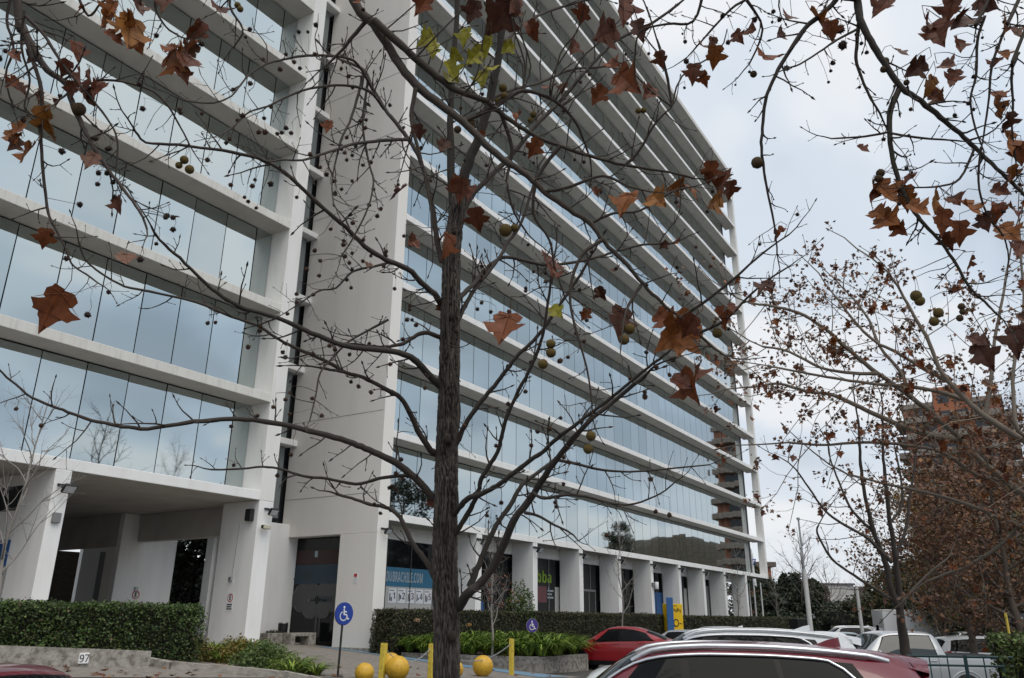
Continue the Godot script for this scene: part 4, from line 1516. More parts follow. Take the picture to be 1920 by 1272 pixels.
func coupe_suv(paint: String) -> Dictionary:
	return {"paint": paint, "L": 4.75, "r": 0.37, "wheels": [0.92, 3.78], "tail_v": [2.55, 3.2],
		"wind": [1.2, 2.05], "rear": [3.65, 4.4], "glass": [[1.55, 2.16, 2.62, 2.58], [2.70, 2.66, 3.60, 3.42], [3.66, 3.50, 4.05, 3.62]],
		"st": [[0.0, 0.62, 0.66, 0.66, 0.5, 0.72, 0.74], [0.15, 0.82, 0.82, 0.78, 0.66, 0.84, 0.87], [0.6, 0.90, 0.91, 0.90, 0.74, 0.96, 0.99], [1.15, 0.92, 0.93, 0.99, 0.74, 1.03, 1.06], [2.05, 0.92, 0.94, 1.03, 0.60, 1.50, 1.55], [2.6, 0.92, 0.94, 1.05, 0.60, 1.57, 1.63], [3.2, 0.93, 0.94, 1.07, 0.58, 1.53, 1.60], [3.8, 0.94, 0.95, 1.10, 0.56, 1.36, 1.43], [4.4, 0.92, 0.92, 1.08, 0.64, 1.14, 1.19], [4.55, 0.90, 0.89, 1.03, 0.66, 1.10, 1.15], [4.75, 0.84, 0.82, 0.80, 0.6, 0.86, 0.88]]}


func sedan(paint: String) -> Dictionary:
	return {"paint": paint, "L": 4.5, "r": 0.32, "wheels": [0.86, 3.5], "clad": false,
		"wind": [1.2, 1.95], "rear": [3.4, 3.9], "glass": [[1.5, 2.05, 2.5, 2.46], [2.57, 2.54, 3.4, 3.2]],
		"st": [[0.0, 0.6, 0.62, 0.60, 0.5, 0.66, 0.68], [0.15, 0.78, 0.79, 0.70, 0.66, 0.76, 0.79], [0.6, 0.86, 0.87, 0.82, 0.7, 0.87, 0.90], [1.15, 0.88, 0.89, 0.90, 0.7, 0.94, 0.97], [1.95, 0.88, 0.90, 0.93, 0.57, 1.34, 1.39], [2.5, 0.88, 0.90, 0.94, 0.58, 1.39, 1.45], [3.2, 0.88, 0.90, 0.96, 0.56, 1.35, 1.42], [3.9, 0.88, 0.89, 0.97, 0.64, 1.02, 1.06], [4.3, 0.86, 0.86, 0.94, 0.66, 1.0, 1.03], [4.5, 0.78, 0.78, 0.72, 0.6, 0.8, 0.82]]}


func hatch(paint: String) -> Dictionary:
	return {"paint": paint, "L": 4.2, "r": 0.33, "wheels": [0.85, 3.35],
		"wind": [1.1, 1.8], "rear": [3.75, 4.1], "glass": [[1.4, 1.92, 2.35, 2.32], [2.43, 2.4, 3.25, 3.15], [3.32, 3.22, 3.8, 3.55]],
		"st": [[0.0, 0.6, 0.62, 0.66, 0.5, 0.72, 0.74], [0.15, 0.78, 0.79, 0.77, 0.66, 0.83, 0.86], [0.55, 0.86, 0.87, 0.88, 0.7, 0.93, 0.96], [1.08, 0.88, 0.89, 0.95, 0.7, 1.0, 1.03], [1.8, 0.88, 0.90, 0.98, 0.6, 1.44, 1.49], [2.4, 0.88, 0.90, 1.0, 0.6, 1.50, 1.56], [3.2, 0.88, 0.90, 1.02, 0.59, 1.46, 1.54], [3.7, 0.88, 0.89, 1.04, 0.56, 1.38, 1.47], [4.05, 0.86, 0.86, 1.0, 0.62, 1.04, 1.08], [4.2, 0.8, 0.8, 0.8, 0.6, 0.86, 0.88]]}


func pickup(paint: String) -> Dictionary:
	return {"paint": paint, "L": 5.35, "r": 0.39, "wheels": [0.95, 4.1], "tint": "car_glass_clear", "clad": false,
		"wind": [1.45, 2.12], "rear": [], "glass": [[1.75, 2.2, 2.68, 2.66], [2.78, 2.76, 3.42, 3.38]],
		"st": [[0.0, 0.66, 0.7, 0.80, 0.55, 0.88, 0.9], [0.12, 0.84, 0.84, 0.92, 0.7, 0.98, 1.01], [0.5, 0.90, 0.91, 1.02, 0.76, 1.07, 1.1], [1.4, 0.92, 0.93, 1.10, 0.76, 1.14, 1.17], [2.15, 0.92, 0.94, 1.13, 0.66, 1.66, 1.72], [2.6, 0.92, 0.94, 1.14, 0.67, 1.73, 1.79], [3.3, 0.92, 0.94, 1.15, 0.66, 1.72, 1.79], [3.58, 0.92, 0.94, 1.15, 0.66, 1.68, 1.75], [3.68, 0.92, 0.94, 1.16, 0.8, 1.185, 1.19], [3.75, 0.92, 0.94, 1.16, 0.8, 1.18, 1.185], [5.25, 0.92, 0.94, 1.17, 0.8, 1.19, 1.195], [5.35, 0.86, 0.9, 1.10, 0.8, 1.13, 1.14]]}


func wheelchair_mark(r: float) -> ArrayMesh:  # drawn in the xy plane, facing +z
	var b := MB.new()
	var w := r * 0.11
	var bar := func(p: Vector2, q: Vector2, ww: float) -> void:
		var d := (q - p).normalized()
		var s := Vector2(-d.y, d.x) * ww * 0.5
		p -= d * ww * 0.3
		q += d * ww * 0.3
		b.quad(Vector3(p.x - s.x, p.y - s.y, 0), Vector3(q.x - s.x, q.y - s.y, 0), Vector3(q.x + s.x, q.y + s.y, 0), Vector3(p.x + s.x, p.y + s.y, 0))
	b.disc(Vector3(-0.05 * r, 0.60 * r, 0), Vector3(0, 0, 1), r * 0.11, 14)
	bar.call(Vector2(-0.05, 0.42) * r, Vector2(-0.02, -0.08) * r, w * 1.2)
	bar.call(Vector2(-0.03, 0.18) * r, Vector2(0.26, 0.18) * r, w)
	bar.call(Vector2(0.0, -0.08) * r, Vector2(0.28, -0.08) * r, w * 1.1)
	bar.call(Vector2(0.28, -0.08) * r, Vector2(0.44, -0.50) * r, w * 1.1)
	bar.call(Vector2(0.44, -0.50) * r, Vector2(0.58, -0.44) * r, w)
	var last := Vector2.ZERO
	for k in 17:
		var a := lerpf(deg_to_rad(115.0), deg_to_rad(350.0), k / 16.0)
		var p := Vector2(-0.06, -0.22) * r + Vector2(cos(a), sin(a)) * r * 0.40
		if k > 0:
			bar.call(last, p, w)
		last = p
	return b.done()


func access_sign(label: String, at: Vector3, h: float, r: float, face: Material, turn: float, edge: Material, lean := 0.0) -> void:
	var t := thing("accessible_parking_sign", label, "sign", at, turn, "")
	t.rotation.z = lean
	var b := MB.new()
	b.rod(Vector3(0, -0.3, -0.03), Vector3(0, h - r * 0.2, -0.03), 0.028, 10)
	b.lathe(Vector3(0, 0.0, -0.03), [Vector2(0.0, 0.03), Vector2(0.14, 0.03), Vector2(0.15, -0.05)], 16)
	part("pole", b.done(), M.black, t)
	var c := MB.new()
	c.lathe(Vector3.ZERO, [Vector2(0, -0.008), Vector2(r, -0.008), Vector2(r, 0.008), Vector2(0, 0.008)], 40)
	part("plate", c.done(), edge, t, Transform3D(Basis(Vector3.RIGHT, PI / 2), Vector3(0, h, 0.002)))
	var d := MB.new()
	d.disc(Vector3(0, h, 0.0125), Vector3(0, 0, 1), r * 0.95, 40)
	part("face", d.done(), face, t)
	part("wheelchair_symbol", wheelchair_mark(r * 0.95), M.sign_white, t, Transform3D(Basis.IDENTITY, Vector3(0, h, 0.0145)))
	var e := MB.new()
	e.lathe(Vector3.ZERO, [Vector2(0, -0.006), Vector2(r, -0.006), Vector2(r, 0.006), Vector2(0, 0.006)], 40)
	part("back_plate", e.done(), M.post_paint, t, Transform3D(Basis(Vector3.RIGHT, PI / 2), Vector3(0.035, h - 0.01, -0.06)))


func bollard_post(label: String, at: Vector3, h: float, lean: float) -> void:
	var t := thing("bollard_post", label, "bollard", at, 0.15)
	t.rotation.z = lean
	part("post", cbx(Vector3(-0.07, -0.1, -0.07), Vector3(0.07, h, 0.07), 0.012), M.post_paint, t)
	part("cap", cbx(Vector3(-0.066, h - 0.001, -0.066), Vector3(0.066, h + 0.012, 0.066), 0.005), M.post_paint, t)
	part("foot", cbx(Vector3(-0.12, -0.03, -0.1), Vector3(0.12, 0.025, 0.1), 0.006), M.grey_metal, t)


func ball_bollard(label: String, at: Vector3, r: float) -> void:
	var t := thing("ball_bollard", label, "bollard", at)
	var b := MB.new()
	b.sphere(Vector3(0, r * 0.97, 0), Vector3.ONE * r, 24, 36)
	part("ball", b.done(), M.yellow_paint, t)
	var c := MB.new()
	c.lathe(Vector3.ZERO, [Vector2(r * 0.5, -0.05), Vector2(r * 0.46, 0.06), Vector2(r * 0.3, 0.07)], 20)
	part("foot", c.done(), M.concrete, t)


func chain(label: String, a: Vector3, b: Vector3, sag: float) -> void:
	var t := MB.new()
	var n := int(a.distance_to(b) / 0.055)
	for k in n:
		var f := (k + 0.5) / n
		var p := a.lerp(b, f) - Vector3(0, sag * 4.0 * f * (1.0 - f), 0)
		var q := a.lerp(b, f + 0.5 / n) - Vector3(0, sag * 4.0 * (f + 0.5 / n) * (1.0 - f - 0.5 / n), 0)
		var d := (q - p).normalized()
		var s := d.cross(Vector3.UP).normalized() if k % 2 == 0 else d.cross(Vector3.UP).cross(d).normalized()
		var ring_ := PackedVector3Array()
		var rr := PackedFloat32Array()
		for j in 9:
			var an := TAU * j / 8.0
			ring_.append(p + d * cos(an) * 0.034 + s * sin(an) * 0.018)
			rr.append(0.006)
		t.tube(ring_, rr, 5, false)
	solo("barrier_chain", t, M.steel, label, "chain")


func person(label: String, at: Vector3, turn: float, h: float, top: Material) -> void:
	# one continuous figure meshed from a field of tapered limbs
	var t := thing("person", label, "person", at, turn)
	var J := [[Vector3(0.09, 0.05, 0.06), 0.055, Vector3(0.09, 0.48, 0.03), 0.06], [Vector3(-0.10, 0.05, -0.12), 0.055, Vector3(-0.09, 0.48, -0.02), 0.06], [Vector3(0.09, 0.48, 0.03), 0.065, Vector3(0.08, 0.9, 0.0), 0.09], [Vector3(-0.09, 0.48, -0.02), 0.065, Vector3(-0.08, 0.9, 0.0), 0.09],
		[Vector3(0, 0.92, 0), 0.15, Vector3(0, 1.12, 0), 0.14], [Vector3(0, 1.12, 0), 0.14, Vector3(0, 1.36, 0), 0.16], [Vector3(0.17, 1.38, 0), 0.065, Vector3(-0.17, 1.38, 0), 0.065], [Vector3(0, 1.38, 0), 0.06, Vector3(0, 1.5, 0.01), 0.055],
		[Vector3(0.2, 1.37, 0), 0.06, Vector3(0.26, 1.1, 0.03), 0.047], [Vector3(0.26, 1.1, 0.03), 0.047, Vector3(0.22, 0.88, 0.14), 0.036], [Vector3(-0.2, 1.37, 0), 0.06, Vector3(-0.26, 1.1, -0.02), 0.047], [Vector3(-0.26, 1.1, -0.02), 0.047, Vector3(-0.25, 0.86, 0.06), 0.036],
		[Vector3(0, 1.58, 0.01), 0.085, Vector3(0, 1.66, 0.0), 0.09], [Vector3(0.09, 0.04, 0.05), 0.045, Vector3(0.10, 0.035, 0.20), 0.035], [Vector3(-0.10, 0.04, -0.13), 0.045, Vector3(-0.11, 0.035, 0.02), 0.035]]
	var cell := 0.03
	var lo := Vector3(-0.42, -0.03, -0.33)
	var dims := Vector3i(28, 60, 22)
	var fld := PackedFloat32Array()
	fld.resize(dims.x * dims.y * dims.z)
	for z in dims.z:
		for y in dims.y:
			for x in dims.x:
				var p := lo + Vector3(x, y, z) * cell
				var dd := 9.0
				for j in J:
					var a: Vector3 = j[0]
					var b: Vector3 = j[2]
					var ab := b - a
					var f := clampf((p - a).dot(ab) / ab.length_squared(), 0.0, 1.0)
					var e := p.distance_to(a + ab * f) - lerpf(j[1], j[3], f)
					var hh := clampf(0.5 + 0.5 * (dd - e) / 0.04, 0.0, 1.0)
					dd = lerpf(dd, e, hh) - 0.04 * hh * (1.0 - hh)
				fld[(z * dims.y + y) * dims.x + x] = dd
	var at_cell := {}
	var b := MB.new()
	var idx := func(x: int, y: int, z: int) -> int: return (z * dims.y + y) * dims.x + x
	for z in dims.z - 1:
		for y in dims.y - 1:
			for x in dims.x - 1:
				var sum := Vector3.ZERO
				var cnt := 0
				for e in [[0, 0, 0, 1, 0, 0], [0, 1, 0, 1, 1, 0], [0, 0, 1, 1, 0, 1], [0, 1, 1, 1, 1, 1], [0, 0, 0, 0, 1, 0], [1, 0, 0, 1, 1, 0], [0, 0, 1, 0, 1, 1], [1, 0, 1, 1, 1, 1], [0, 0, 0, 0, 0, 1], [1, 0, 0, 1, 0, 1], [0, 1, 0, 0, 1, 1], [1, 1, 0, 1, 1, 1]]:
					var a: float = fld[idx.call(x + e[0], y + e[1], z + e[2])]
					var c: float = fld[idx.call(x + e[3], y + e[4], z + e[5])]
					if (a < 0.0) != (c < 0.0):
						sum += Vector3(x + e[0], y + e[1], z + e[2]).lerp(Vector3(x + e[3], y + e[4], z + e[5]), a / (a - c))
						cnt += 1
				if cnt:
					var p := lo + sum / cnt * cell
					var nn := Vector3(fld[idx.call(x + 1, y, z)] - fld[idx.call(x, y, z)], fld[idx.call(x, y + 1, z)] - fld[idx.call(x, y, z)], fld[idx.call(x, y, z + 1)] - fld[idx.call(x, y, z)]).normalized()
					b.col = Color(0.02, 0.022, 0.03) if p.y < 0.93 else (Color(0.33, 0.2, 0.14) if p.y > 1.47 or (p.y < 0.95 and absf(p.x) > 0.18) else Color(0.34, 0.03, 0.03) if top == M.jacket_red else Color(0.03, 0.03, 0.04))
					if p.y > 1.66 or (p.y > 1.55 and p.z < -0.02): b.col = Color(0.03, 0.02, 0.015)
					at_cell[Vector3i(x, y, z)] = b.vert(p * h / 1.74, nn)
	for z in range(1, dims.z - 1):
		for y in range(1, dims.y - 1):
			for x in range(1, dims.x - 1):
				var a: float = fld[idx.call(x, y, z)]
				for ax in 3:
					var o := Vector3i(x, y, z)
					var s := Vector3i(int(ax == 0), int(ax == 1), int(ax == 2))
					var q := o + s
					var c: float = fld[idx.call(q.x, q.y, q.z)]
					if (a < 0.0) != (c < 0.0):
						var u1 := Vector3i(int(ax == 1), int(ax == 2), int(ax == 0))
						var u2 := Vector3i(int(ax == 2), int(ax == 0), int(ax == 1))
						var k := [at_cell.get(o, -1), at_cell.get(o - u1, -1), at_cell.get(o - u1 - u2, -1), at_cell.get(o - u2, -1)]
						if k.min() < 0: continue
						if a < 0.0: b.i.append_array(PackedInt32Array([k[0], k[2], k[1], k[0], k[3], k[2]]))
						else: b.i.append_array(PackedInt32Array([k[0], k[1], k[2], k[0], k[2], k[3]]))
	part("body", b.done(), M.skin_cloth, t)


# ---------------------------------------------------------------- far buildings
func brick_tower(at: Vector3, turn: float) -> void:
	var t := thing("apartment_tower", "tall brick and beige apartment tower with stacked balconies behind the brown trees", "building", at, turn)
	var W := 30.0
	var D := 15.5
	var n := 13
	var fh := 2.95
	part("wall", cbx(Vector3(-W / 2, -0.5, -D / 2), Vector3(W / 2, n * fh, D / 2), 0.1), M.tower_brick, t)
	part("stair_block", cbx(Vector3(-W / 2 - 0.4, 0, -2.6), Vector3(4.5, n * fh + 3.4, 3.4), 0.1), M.orange_wall, t)
	part("chimney", cbx(Vector3(-9, n * fh + 3.38, -0.6), Vector3(-7.6, n * fh + 4.6, 0.8), 0.05), M.orange_wall, t)
	part("parapet", cbx(Vector3(-W / 2 - 0.3, n * fh, -D / 2 - 0.3), Vector3(-5, n * fh + 0.9, D / 2 + 0.3), 0.06), M.tower_beige, t)
	part("parapet", cbx(Vector3(5, n * fh, -D / 2 - 0.3), Vector3(W / 2 + 0.3, n * fh + 0.9, D / 2 + 0.3), 0.06), M.tower_beige, t)
	var pane := bx(Vector3(-0.9, -0.75, 0), Vector3(0.9, 0.75, 0.05))
	var wide := bx(Vector3(-2.6, -1.0, 0), Vector3(2.6, 1.0, 0.05))
	var bal := cbx(Vector3(-4.1, -0.25, 0), Vector3(4.1, 0.85, 1.7), 0.06)
	for side in 4:
		var ww := W if side % 2 == 0 else D
		var dd := D if side % 2 == 0 else W
		var rot := Basis(Vector3.UP, side * PI / 2)
		for f in n:
			for k in 2:
				var x := (k * 2 - 1) * (ww / 2 - 4.4)
				part("balcony", bal, M.tower_beige, t, Transform3D(rot, rot * Vector3(x, f * fh + 0.3, dd / 2)))
				part("window", wide, M.window_dark, t, Transform3D(rot, rot * Vector3(x, f * fh + 1.75, dd / 2 + 0.01)))
			for k in 2:
				part("window", pane, M.window_dark, t, Transform3D(rot, rot * Vector3((k * 2 - 1) * 1.7, f * fh + 1.6, dd / 2 + 0.01)))
	for k in 8:
		part("window", pane, M.window_dark, t, Transform3D(Basis(Vector3.UP, -PI / 2), Vector3(-W / 2 - 0.41, n * fh + 1.2 - fh * floorf(k / 2.0), 0.4 + ((k % 2) * 2 - 1) * 1.35)))

# ---------------------------------------------------------------- the traced trees
func grow(t: Node3D, pts: Array, r0: float, r1: float, twigs: float, tlen: float, tips: Array, rng: RandomNumberGenerator) -> MB:
	var b := MB.new()
	b.col = t.get_meta("wood") * rng.randf_range(0.85, 1.15)
	limb(b, pts, r0, r1, rng, twigs * t.get_meta("twigs"), tlen, tips, 8, t.get_meta("twig_r"), t.get_meta("depth", 2))
	part("branch", b.done(), M.twig_bark, t)
	return b


func start_tree(called: String, label: String, wood: Color, twig_r: float, twigs := 1.0) -> Node3D:
	var t := thing(called, label, "tree")
	t.set_meta("twigs", twigs)
	t.set_meta("wood", wood)
	t.set_meta("twig_r", twig_r)
	stalks[t] = []
	return t


func foreground_tree() -> void:
	var rng := RandomNumberGenerator.new()
	rng.seed = 101
	var tips := []
	var b: MB
	var t := start_tree("plane_tree", "dark furrowed bare tree with a straight trunk standing before the white buildings", Color(0.062, 0.051, 0.043), 0.0052, 4.4)
	var foot: Vector3 = Vector3(5.718, 1.458, 20.051)
	part("trunk", bark_trunk([Vector3(foot.x, gy(foot.x, foot.z) - 0.2, foot.z), Vector3(foot.x, 1.0, foot.z), Vector3(5.567, 1.951, 20.136), Vector3(5.400, 2.485, 20.220), Vector3(5.269, 2.937, 20.308), Vector3(5.163, 3.307, 20.381), Vector3(5.047, 3.718, 20.466), Vector3(4.928, 4.129, 20.547), Vector3(4.822, 4.499, 20.620), Vector3(4.728, 4.828, 20.686), Vector3(4.660, 5.116, 20.767), Vector3(4.600, 5.425, 20.874)], 0.112, 0.056, 5, Color(0.155, 0.137, 0.123), 0.018, 120, 34), M.bark, t)
	# knots where limbs were cut
	var kn := MB.new()
	kn.col = Color(0.05, 0.036, 0.03)
	for q in [Vector3(5.518, 1.897, 20.239), Vector3(5.051, 3.397, 20.461), Vector3(4.797, 4.339, 20.635)]:
		kn.sphere(q, Vector3(0.035, 0.045, 0.035), 8, 10)
	part("knot", kn.done(), M.bark, t)
	b = grow(t, [Vector3(4.598, 5.425, 20.870), Vector3(4.583, 5.569, 20.940), Vector3(4.576, 5.693, 21.010), Vector3(4.561, 5.837, 21.080), Vector3(4.535, 6.023, 21.160), Vector3(4.489, 6.270, 21.249), Vector3(4.438, 6.516, 21.329), Vector3(4.388, 6.763, 21.410), Vector3(4.320, 7.051, 21.491)], 0.0470, 0.0252, 1.20, 0.35, tips, rng)
	b = grow(t, [Vector3(4.678, 5.034, 20.741), Vector3(4.564, 5.462, 20.775), Vector3(4.483, 5.811, 20.809), Vector3(4.435, 6.081, 20.843), Vector3(4.367, 6.437, 20.901), Vector3(4.314, 6.754, 20.959), Vector3(4.244, 7.117, 21.018)], 0.0361, 0.0186, 1.50, 0.35, tips, rng)
	b = grow(t, [Vector3(5.572, 2.116, 20.250), Vector3(5.397, 2.234, 20.475), Vector3(5.422, 2.294, 20.558), Vector3(5.398, 2.479, 20.737), Vector3(5.292, 2.744, 20.948), Vector3(5.283, 2.934, 21.130), Vector3(5.158, 3.093, 21.344), Vector3(5.111, 3.200, 21.475), Vector3(5.018, 3.364, 21.734), Vector3(5.103, 3.552, 21.953), Vector3(5.038, 3.659, 22.192)], 0.0398, 0.0141, 1.60, 0.30, tips, rng)
	b = grow(t, [Vector3(5.570, 2.277, 20.352), Vector3(5.596, 2.408, 20.399), Vector3(5.623, 2.543, 20.451), Vector3(5.645, 2.769, 20.554), Vector3(5.697, 2.930, 20.661), Vector3(5.732, 3.076, 20.732), Vector3(5.780, 3.142, 20.772), Vector3(5.847, 3.218, 20.848), Vector3(5.915, 3.299, 20.929), Vector3(5.986, 3.408, 21.032), Vector3(6.043, 3.547, 21.135)], 0.0289, 0.0116, 1.50, 0.30, tips, rng)
	b = grow(t, [Vector3(5.399, 2.341, 20.124), Vector3(5.373, 2.467, 20.055), Vector3(5.327, 2.595, 19.956), Vector3(5.298, 2.725, 19.885), Vector3(5.283, 2.833, 19.821), Vector3(5.272, 2.898, 19.738), Vector3(5.271, 2.931, 19.647), Vector3(5.232, 2.963, 19.497), Vector3(5.187, 3.013, 19.348), Vector3(5.139, 3.059, 19.193)], 0.0252, 0.0117, 1.20, 0.30, tips, rng)
	b = grow(t, [Vector3(5.207, 2.957, 20.223), Vector3(5.040, 3.098, 20.172), Vector3(4.871, 3.207, 20.098), Vector3(4.704, 3.275, 19.999), Vector3(4.576, 3.313, 19.943), Vector3(4.452, 3.343, 19.888), Vector3(4.258, 3.390, 19.734), Vector3(4.063, 3.428, 19.572), Vector3(3.892, 3.439, 19.430), Vector3(3.726, 3.419, 19.276), Vector3(3.588, 3.384, 19.157), Vector3(3.411, 3.328, 18.962), Vector3(3.274, 3.327, 18.867), Vector3(3.134, 3.344, 18.778), Vector3(3.000, 3.376, 18.708), Vector3(2.895, 3.403, 18.681), Vector3(2.744, 3.456, 18.598), Vector3(2.602, 3.550, 18.557), Vector3(2.501, 3.614, 18.559)], 0.0307, 0.0060, 1.50, 0.30, tips, rng)
	b = grow(t, [Vector3(5.097, 3.100, 20.142), Vector3(5.017, 3.128, 20.078), Vector3(4.892, 3.098, 19.905), Vector3(4.788, 3.052, 19.756), Vector3(4.636, 3.087, 19.583), Vector3(4.509, 3.102, 19.436), Vector3(4.387, 3.149, 19.318), Vector3(4.289, 3.160, 19.216), Vector3(4.160, 3.138, 19.041), Vector3(4.045, 3.129, 18.898)], 0.0163, 0.0070, 1.50, 0.25, tips, rng)
	b = grow(t, [Vector3(5.110, 3.306, 20.297), Vector3(5.040, 3.320, 20.306), Vector3(4.897, 3.457, 20.280), Vector3(4.758, 3.617, 20.274), Vector3(4.650, 3.690, 20.260), Vector3(4.545, 3.721, 20.227), Vector3(4.411, 3.775, 20.160), Vector3(4.294, 3.797, 20.100), Vector3(4.206, 3.800, 20.073), Vector3(4.074, 3.809, 19.980)], 0.0270, 0.0100, 1.60, 0.30, tips, rng)
	b = grow(t, [Vector3(4.981, 3.820, 20.429), Vector3(4.843, 3.877, 20.418), Vector3(4.712, 3.936, 20.420), Vector3(4.581, 3.973, 20.406), Vector3(4.454, 3.977, 20.377), Vector3(4.261, 3.971, 20.239), Vector3(4.100, 3.973, 20.156), Vector3(3.897, 4.025, 20.039), Vector3(3.679, 4.094, 19.911), Vector3(3.483, 4.127, 19.792), Vector3(3.321, 4.173, 19.736), Vector3(3.156, 4.255, 19.699), Vector3(2.988, 4.358, 19.671), Vector3(2.836, 4.433, 19.650), Vector3(2.732, 4.485, 19.689)], 0.0307, 0.0073, 1.60, 0.30, tips, rng)
	b = grow(t, [Vector3(4.868, 4.199, 20.497), Vector3(4.753, 4.218, 20.426), Vector3(4.676, 4.164, 20.370), Vector3(4.612, 4.102, 20.328), Vector3(4.522, 4.061, 20.258), Vector3(4.436, 4.040, 20.208), Vector3(4.336, 4.039, 20.148)], 0.0198, 0.0104, 1.50, 0.25, tips, rng)
	b = grow(t, [Vector3(4.377, 3.815, 20.066), Vector3(4.287, 3.825, 20.022), Vector3(4.190, 3.865, 19.987), Vector3(4.069, 3.911, 19.917), Vector3(3.933, 3.960, 19.825), Vector3(3.806, 4.016, 19.754), Vector3(3.686, 4.078, 19.696), Vector3(3.533, 4.124, 19.576), Vector3(3.338, 4.205, 19.413), Vector3(3.117, 4.258, 19.189), Vector3(2.978, 4.275, 19.074), Vector3(2.833, 4.349, 18.984), Vector3(2.730, 4.415, 18.956), Vector3(2.646, 4.512, 18.979)], 0.0156, 0.0062, 1.80, 0.25, tips, rng)
	b = grow(t, [Vector3(4.790, 4.457, 20.543), Vector3(4.679, 4.498, 20.566), Vector3(4.545, 4.536, 20.550), Vector3(4.411, 4.592, 20.546), Vector3(4.284, 4.606, 20.527), Vector3(4.152, 4.612, 20.494), Vector3(3.978, 4.672, 20.431), Vector3(3.813, 4.759, 20.399), Vector3(3.706, 4.770, 20.409), Vector3(3.502, 4.884, 20.332), Vector3(3.298, 5.006, 20.262), Vector3(3.121, 5.050, 20.183), Vector3(2.928, 5.053, 20.052), Vector3(2.711, 5.037, 19.870), Vector3(2.549, 5.004, 19.764), Vector3(2.438, 5.043, 19.786)], 0.0270, 0.0071, 1.70, 0.30, tips, rng)
	b = grow(t, [Vector3(5.188, 3.316, 20.427), Vector3(5.163, 3.385, 20.481), Vector3(5.137, 3.482, 20.554), Vector3(5.119, 3.562, 20.627), Vector3(5.113, 3.687, 20.748), Vector3(5.114, 3.794, 20.868), Vector3(5.110, 3.909, 20.986), Vector3(5.106, 4.022, 21.103), Vector3(5.118, 4.111, 21.229), Vector3(5.114, 4.219, 21.343), Vector3(5.107, 4.369, 21.479), Vector3(5.104, 4.546, 21.639), Vector3(5.087, 4.650, 21.730)], 0.0235, 0.0104, 1.60, 0.30, tips, rng)
	b = grow(t, [Vector3(5.372, 2.547, 20.216), Vector3(5.356, 2.639, 20.305), Vector3(5.340, 2.706, 20.379), Vector3(5.325, 2.814, 20.480), Vector3(5.302, 2.904, 20.557), Vector3(5.274, 2.993, 20.626), Vector3(5.235, 3.085, 20.680), Vector3(5.215, 3.185, 20.768), Vector3(5.197, 3.276, 20.854), Vector3(5.156, 3.381, 20.914), Vector3(5.115, 3.490, 20.974), Vector3(5.084, 3.605, 21.056), Vector3(5.056, 3.712, 21.136), Vector3(5.035, 3.825, 21.230), Vector3(5.007, 3.930, 21.309), Vector3(4.972, 4.041, 21.382), Vector3(4.932, 4.131, 21.433), Vector3(4.859, 4.362, 21.523), Vector3(4.792, 4.545, 21.591)], 0.0235, 0.0100, 1.50, 0.30, tips, rng)
	b = grow(t, [Vector3(5.326, 2.794, 20.304), Vector3(5.274, 2.846, 20.411), Vector3(5.218, 2.897, 20.512), Vector3(5.170, 2.931, 20.612), Vector3(5.142, 2.944, 20.733), Vector3(5.116, 2.983, 20.873), Vector3(5.084, 3.037, 21.014), Vector3(5.061, 3.131, 21.193), Vector3(5.037, 3.199, 21.355), Vector3(4.999, 3.280, 21.503), Vector3(4.965, 3.340, 21.645), Vector3(4.958, 3.456, 21.864), Vector3(4.946, 3.579, 22.080), Vector3(4.923, 3.676, 22.262), Vector3(4.896, 3.753, 22.425)], 0.0270, 0.0090, 1.50, 0.30, tips, rng)
	b = grow(t, [Vector3(4.914, 4.208, 20.575), Vector3(4.955, 4.398, 20.625), Vector3(5.007, 4.520, 20.648), Vector3(5.062, 4.635, 20.671), Vector3(5.127, 4.766, 20.721), Vector3(5.196, 4.890, 20.772), Vector3(5.261, 5.020, 20.820), Vector3(5.311, 5.143, 20.842), Vector3(5.382, 5.309, 20.923), Vector3(5.415, 5.554, 20.996), Vector3(5.438, 5.817, 21.066)], 0.0218, 0.0121, 1.50, 0.30, tips, rng)
	b = grow(t, [Vector3(4.856, 4.487, 20.666), Vector3(4.948, 4.601, 20.687), Vector3(5.041, 4.699, 20.700), Vector3(5.128, 4.821, 20.719), Vector3(5.224, 4.941, 20.751), Vector3(5.352, 5.037, 20.817), Vector3(5.589, 5.028, 20.987), Vector3(5.756, 5.058, 21.073), Vector3(5.996, 5.153, 21.315), Vector3(6.189, 5.268, 21.496), Vector3(6.389, 5.371, 21.681), Vector3(6.607, 5.427, 21.864)], 0.0218, 0.0104, 1.50, 0.30, tips, rng)
	b = grow(t, [Vector3(4.699, 4.778, 20.607), Vector3(4.647, 4.990, 20.582), Vector3(4.609, 5.195, 20.573), Vector3(4.575, 5.362, 20.546), Vector3(4.537, 5.542, 20.520), Vector3(4.485, 5.720, 20.472), Vector3(4.422, 5.883, 20.397), Vector3(4.356, 6.031, 20.307), Vector3(4.314, 6.145, 20.233), Vector3(4.233, 6.339, 20.149), Vector3(4.171, 6.517, 20.084), Vector3(4.122, 6.600, 19.979), Vector3(4.087, 6.657, 19.879)], 0.0235, 0.0117, 1.60, 0.30, tips, rng)
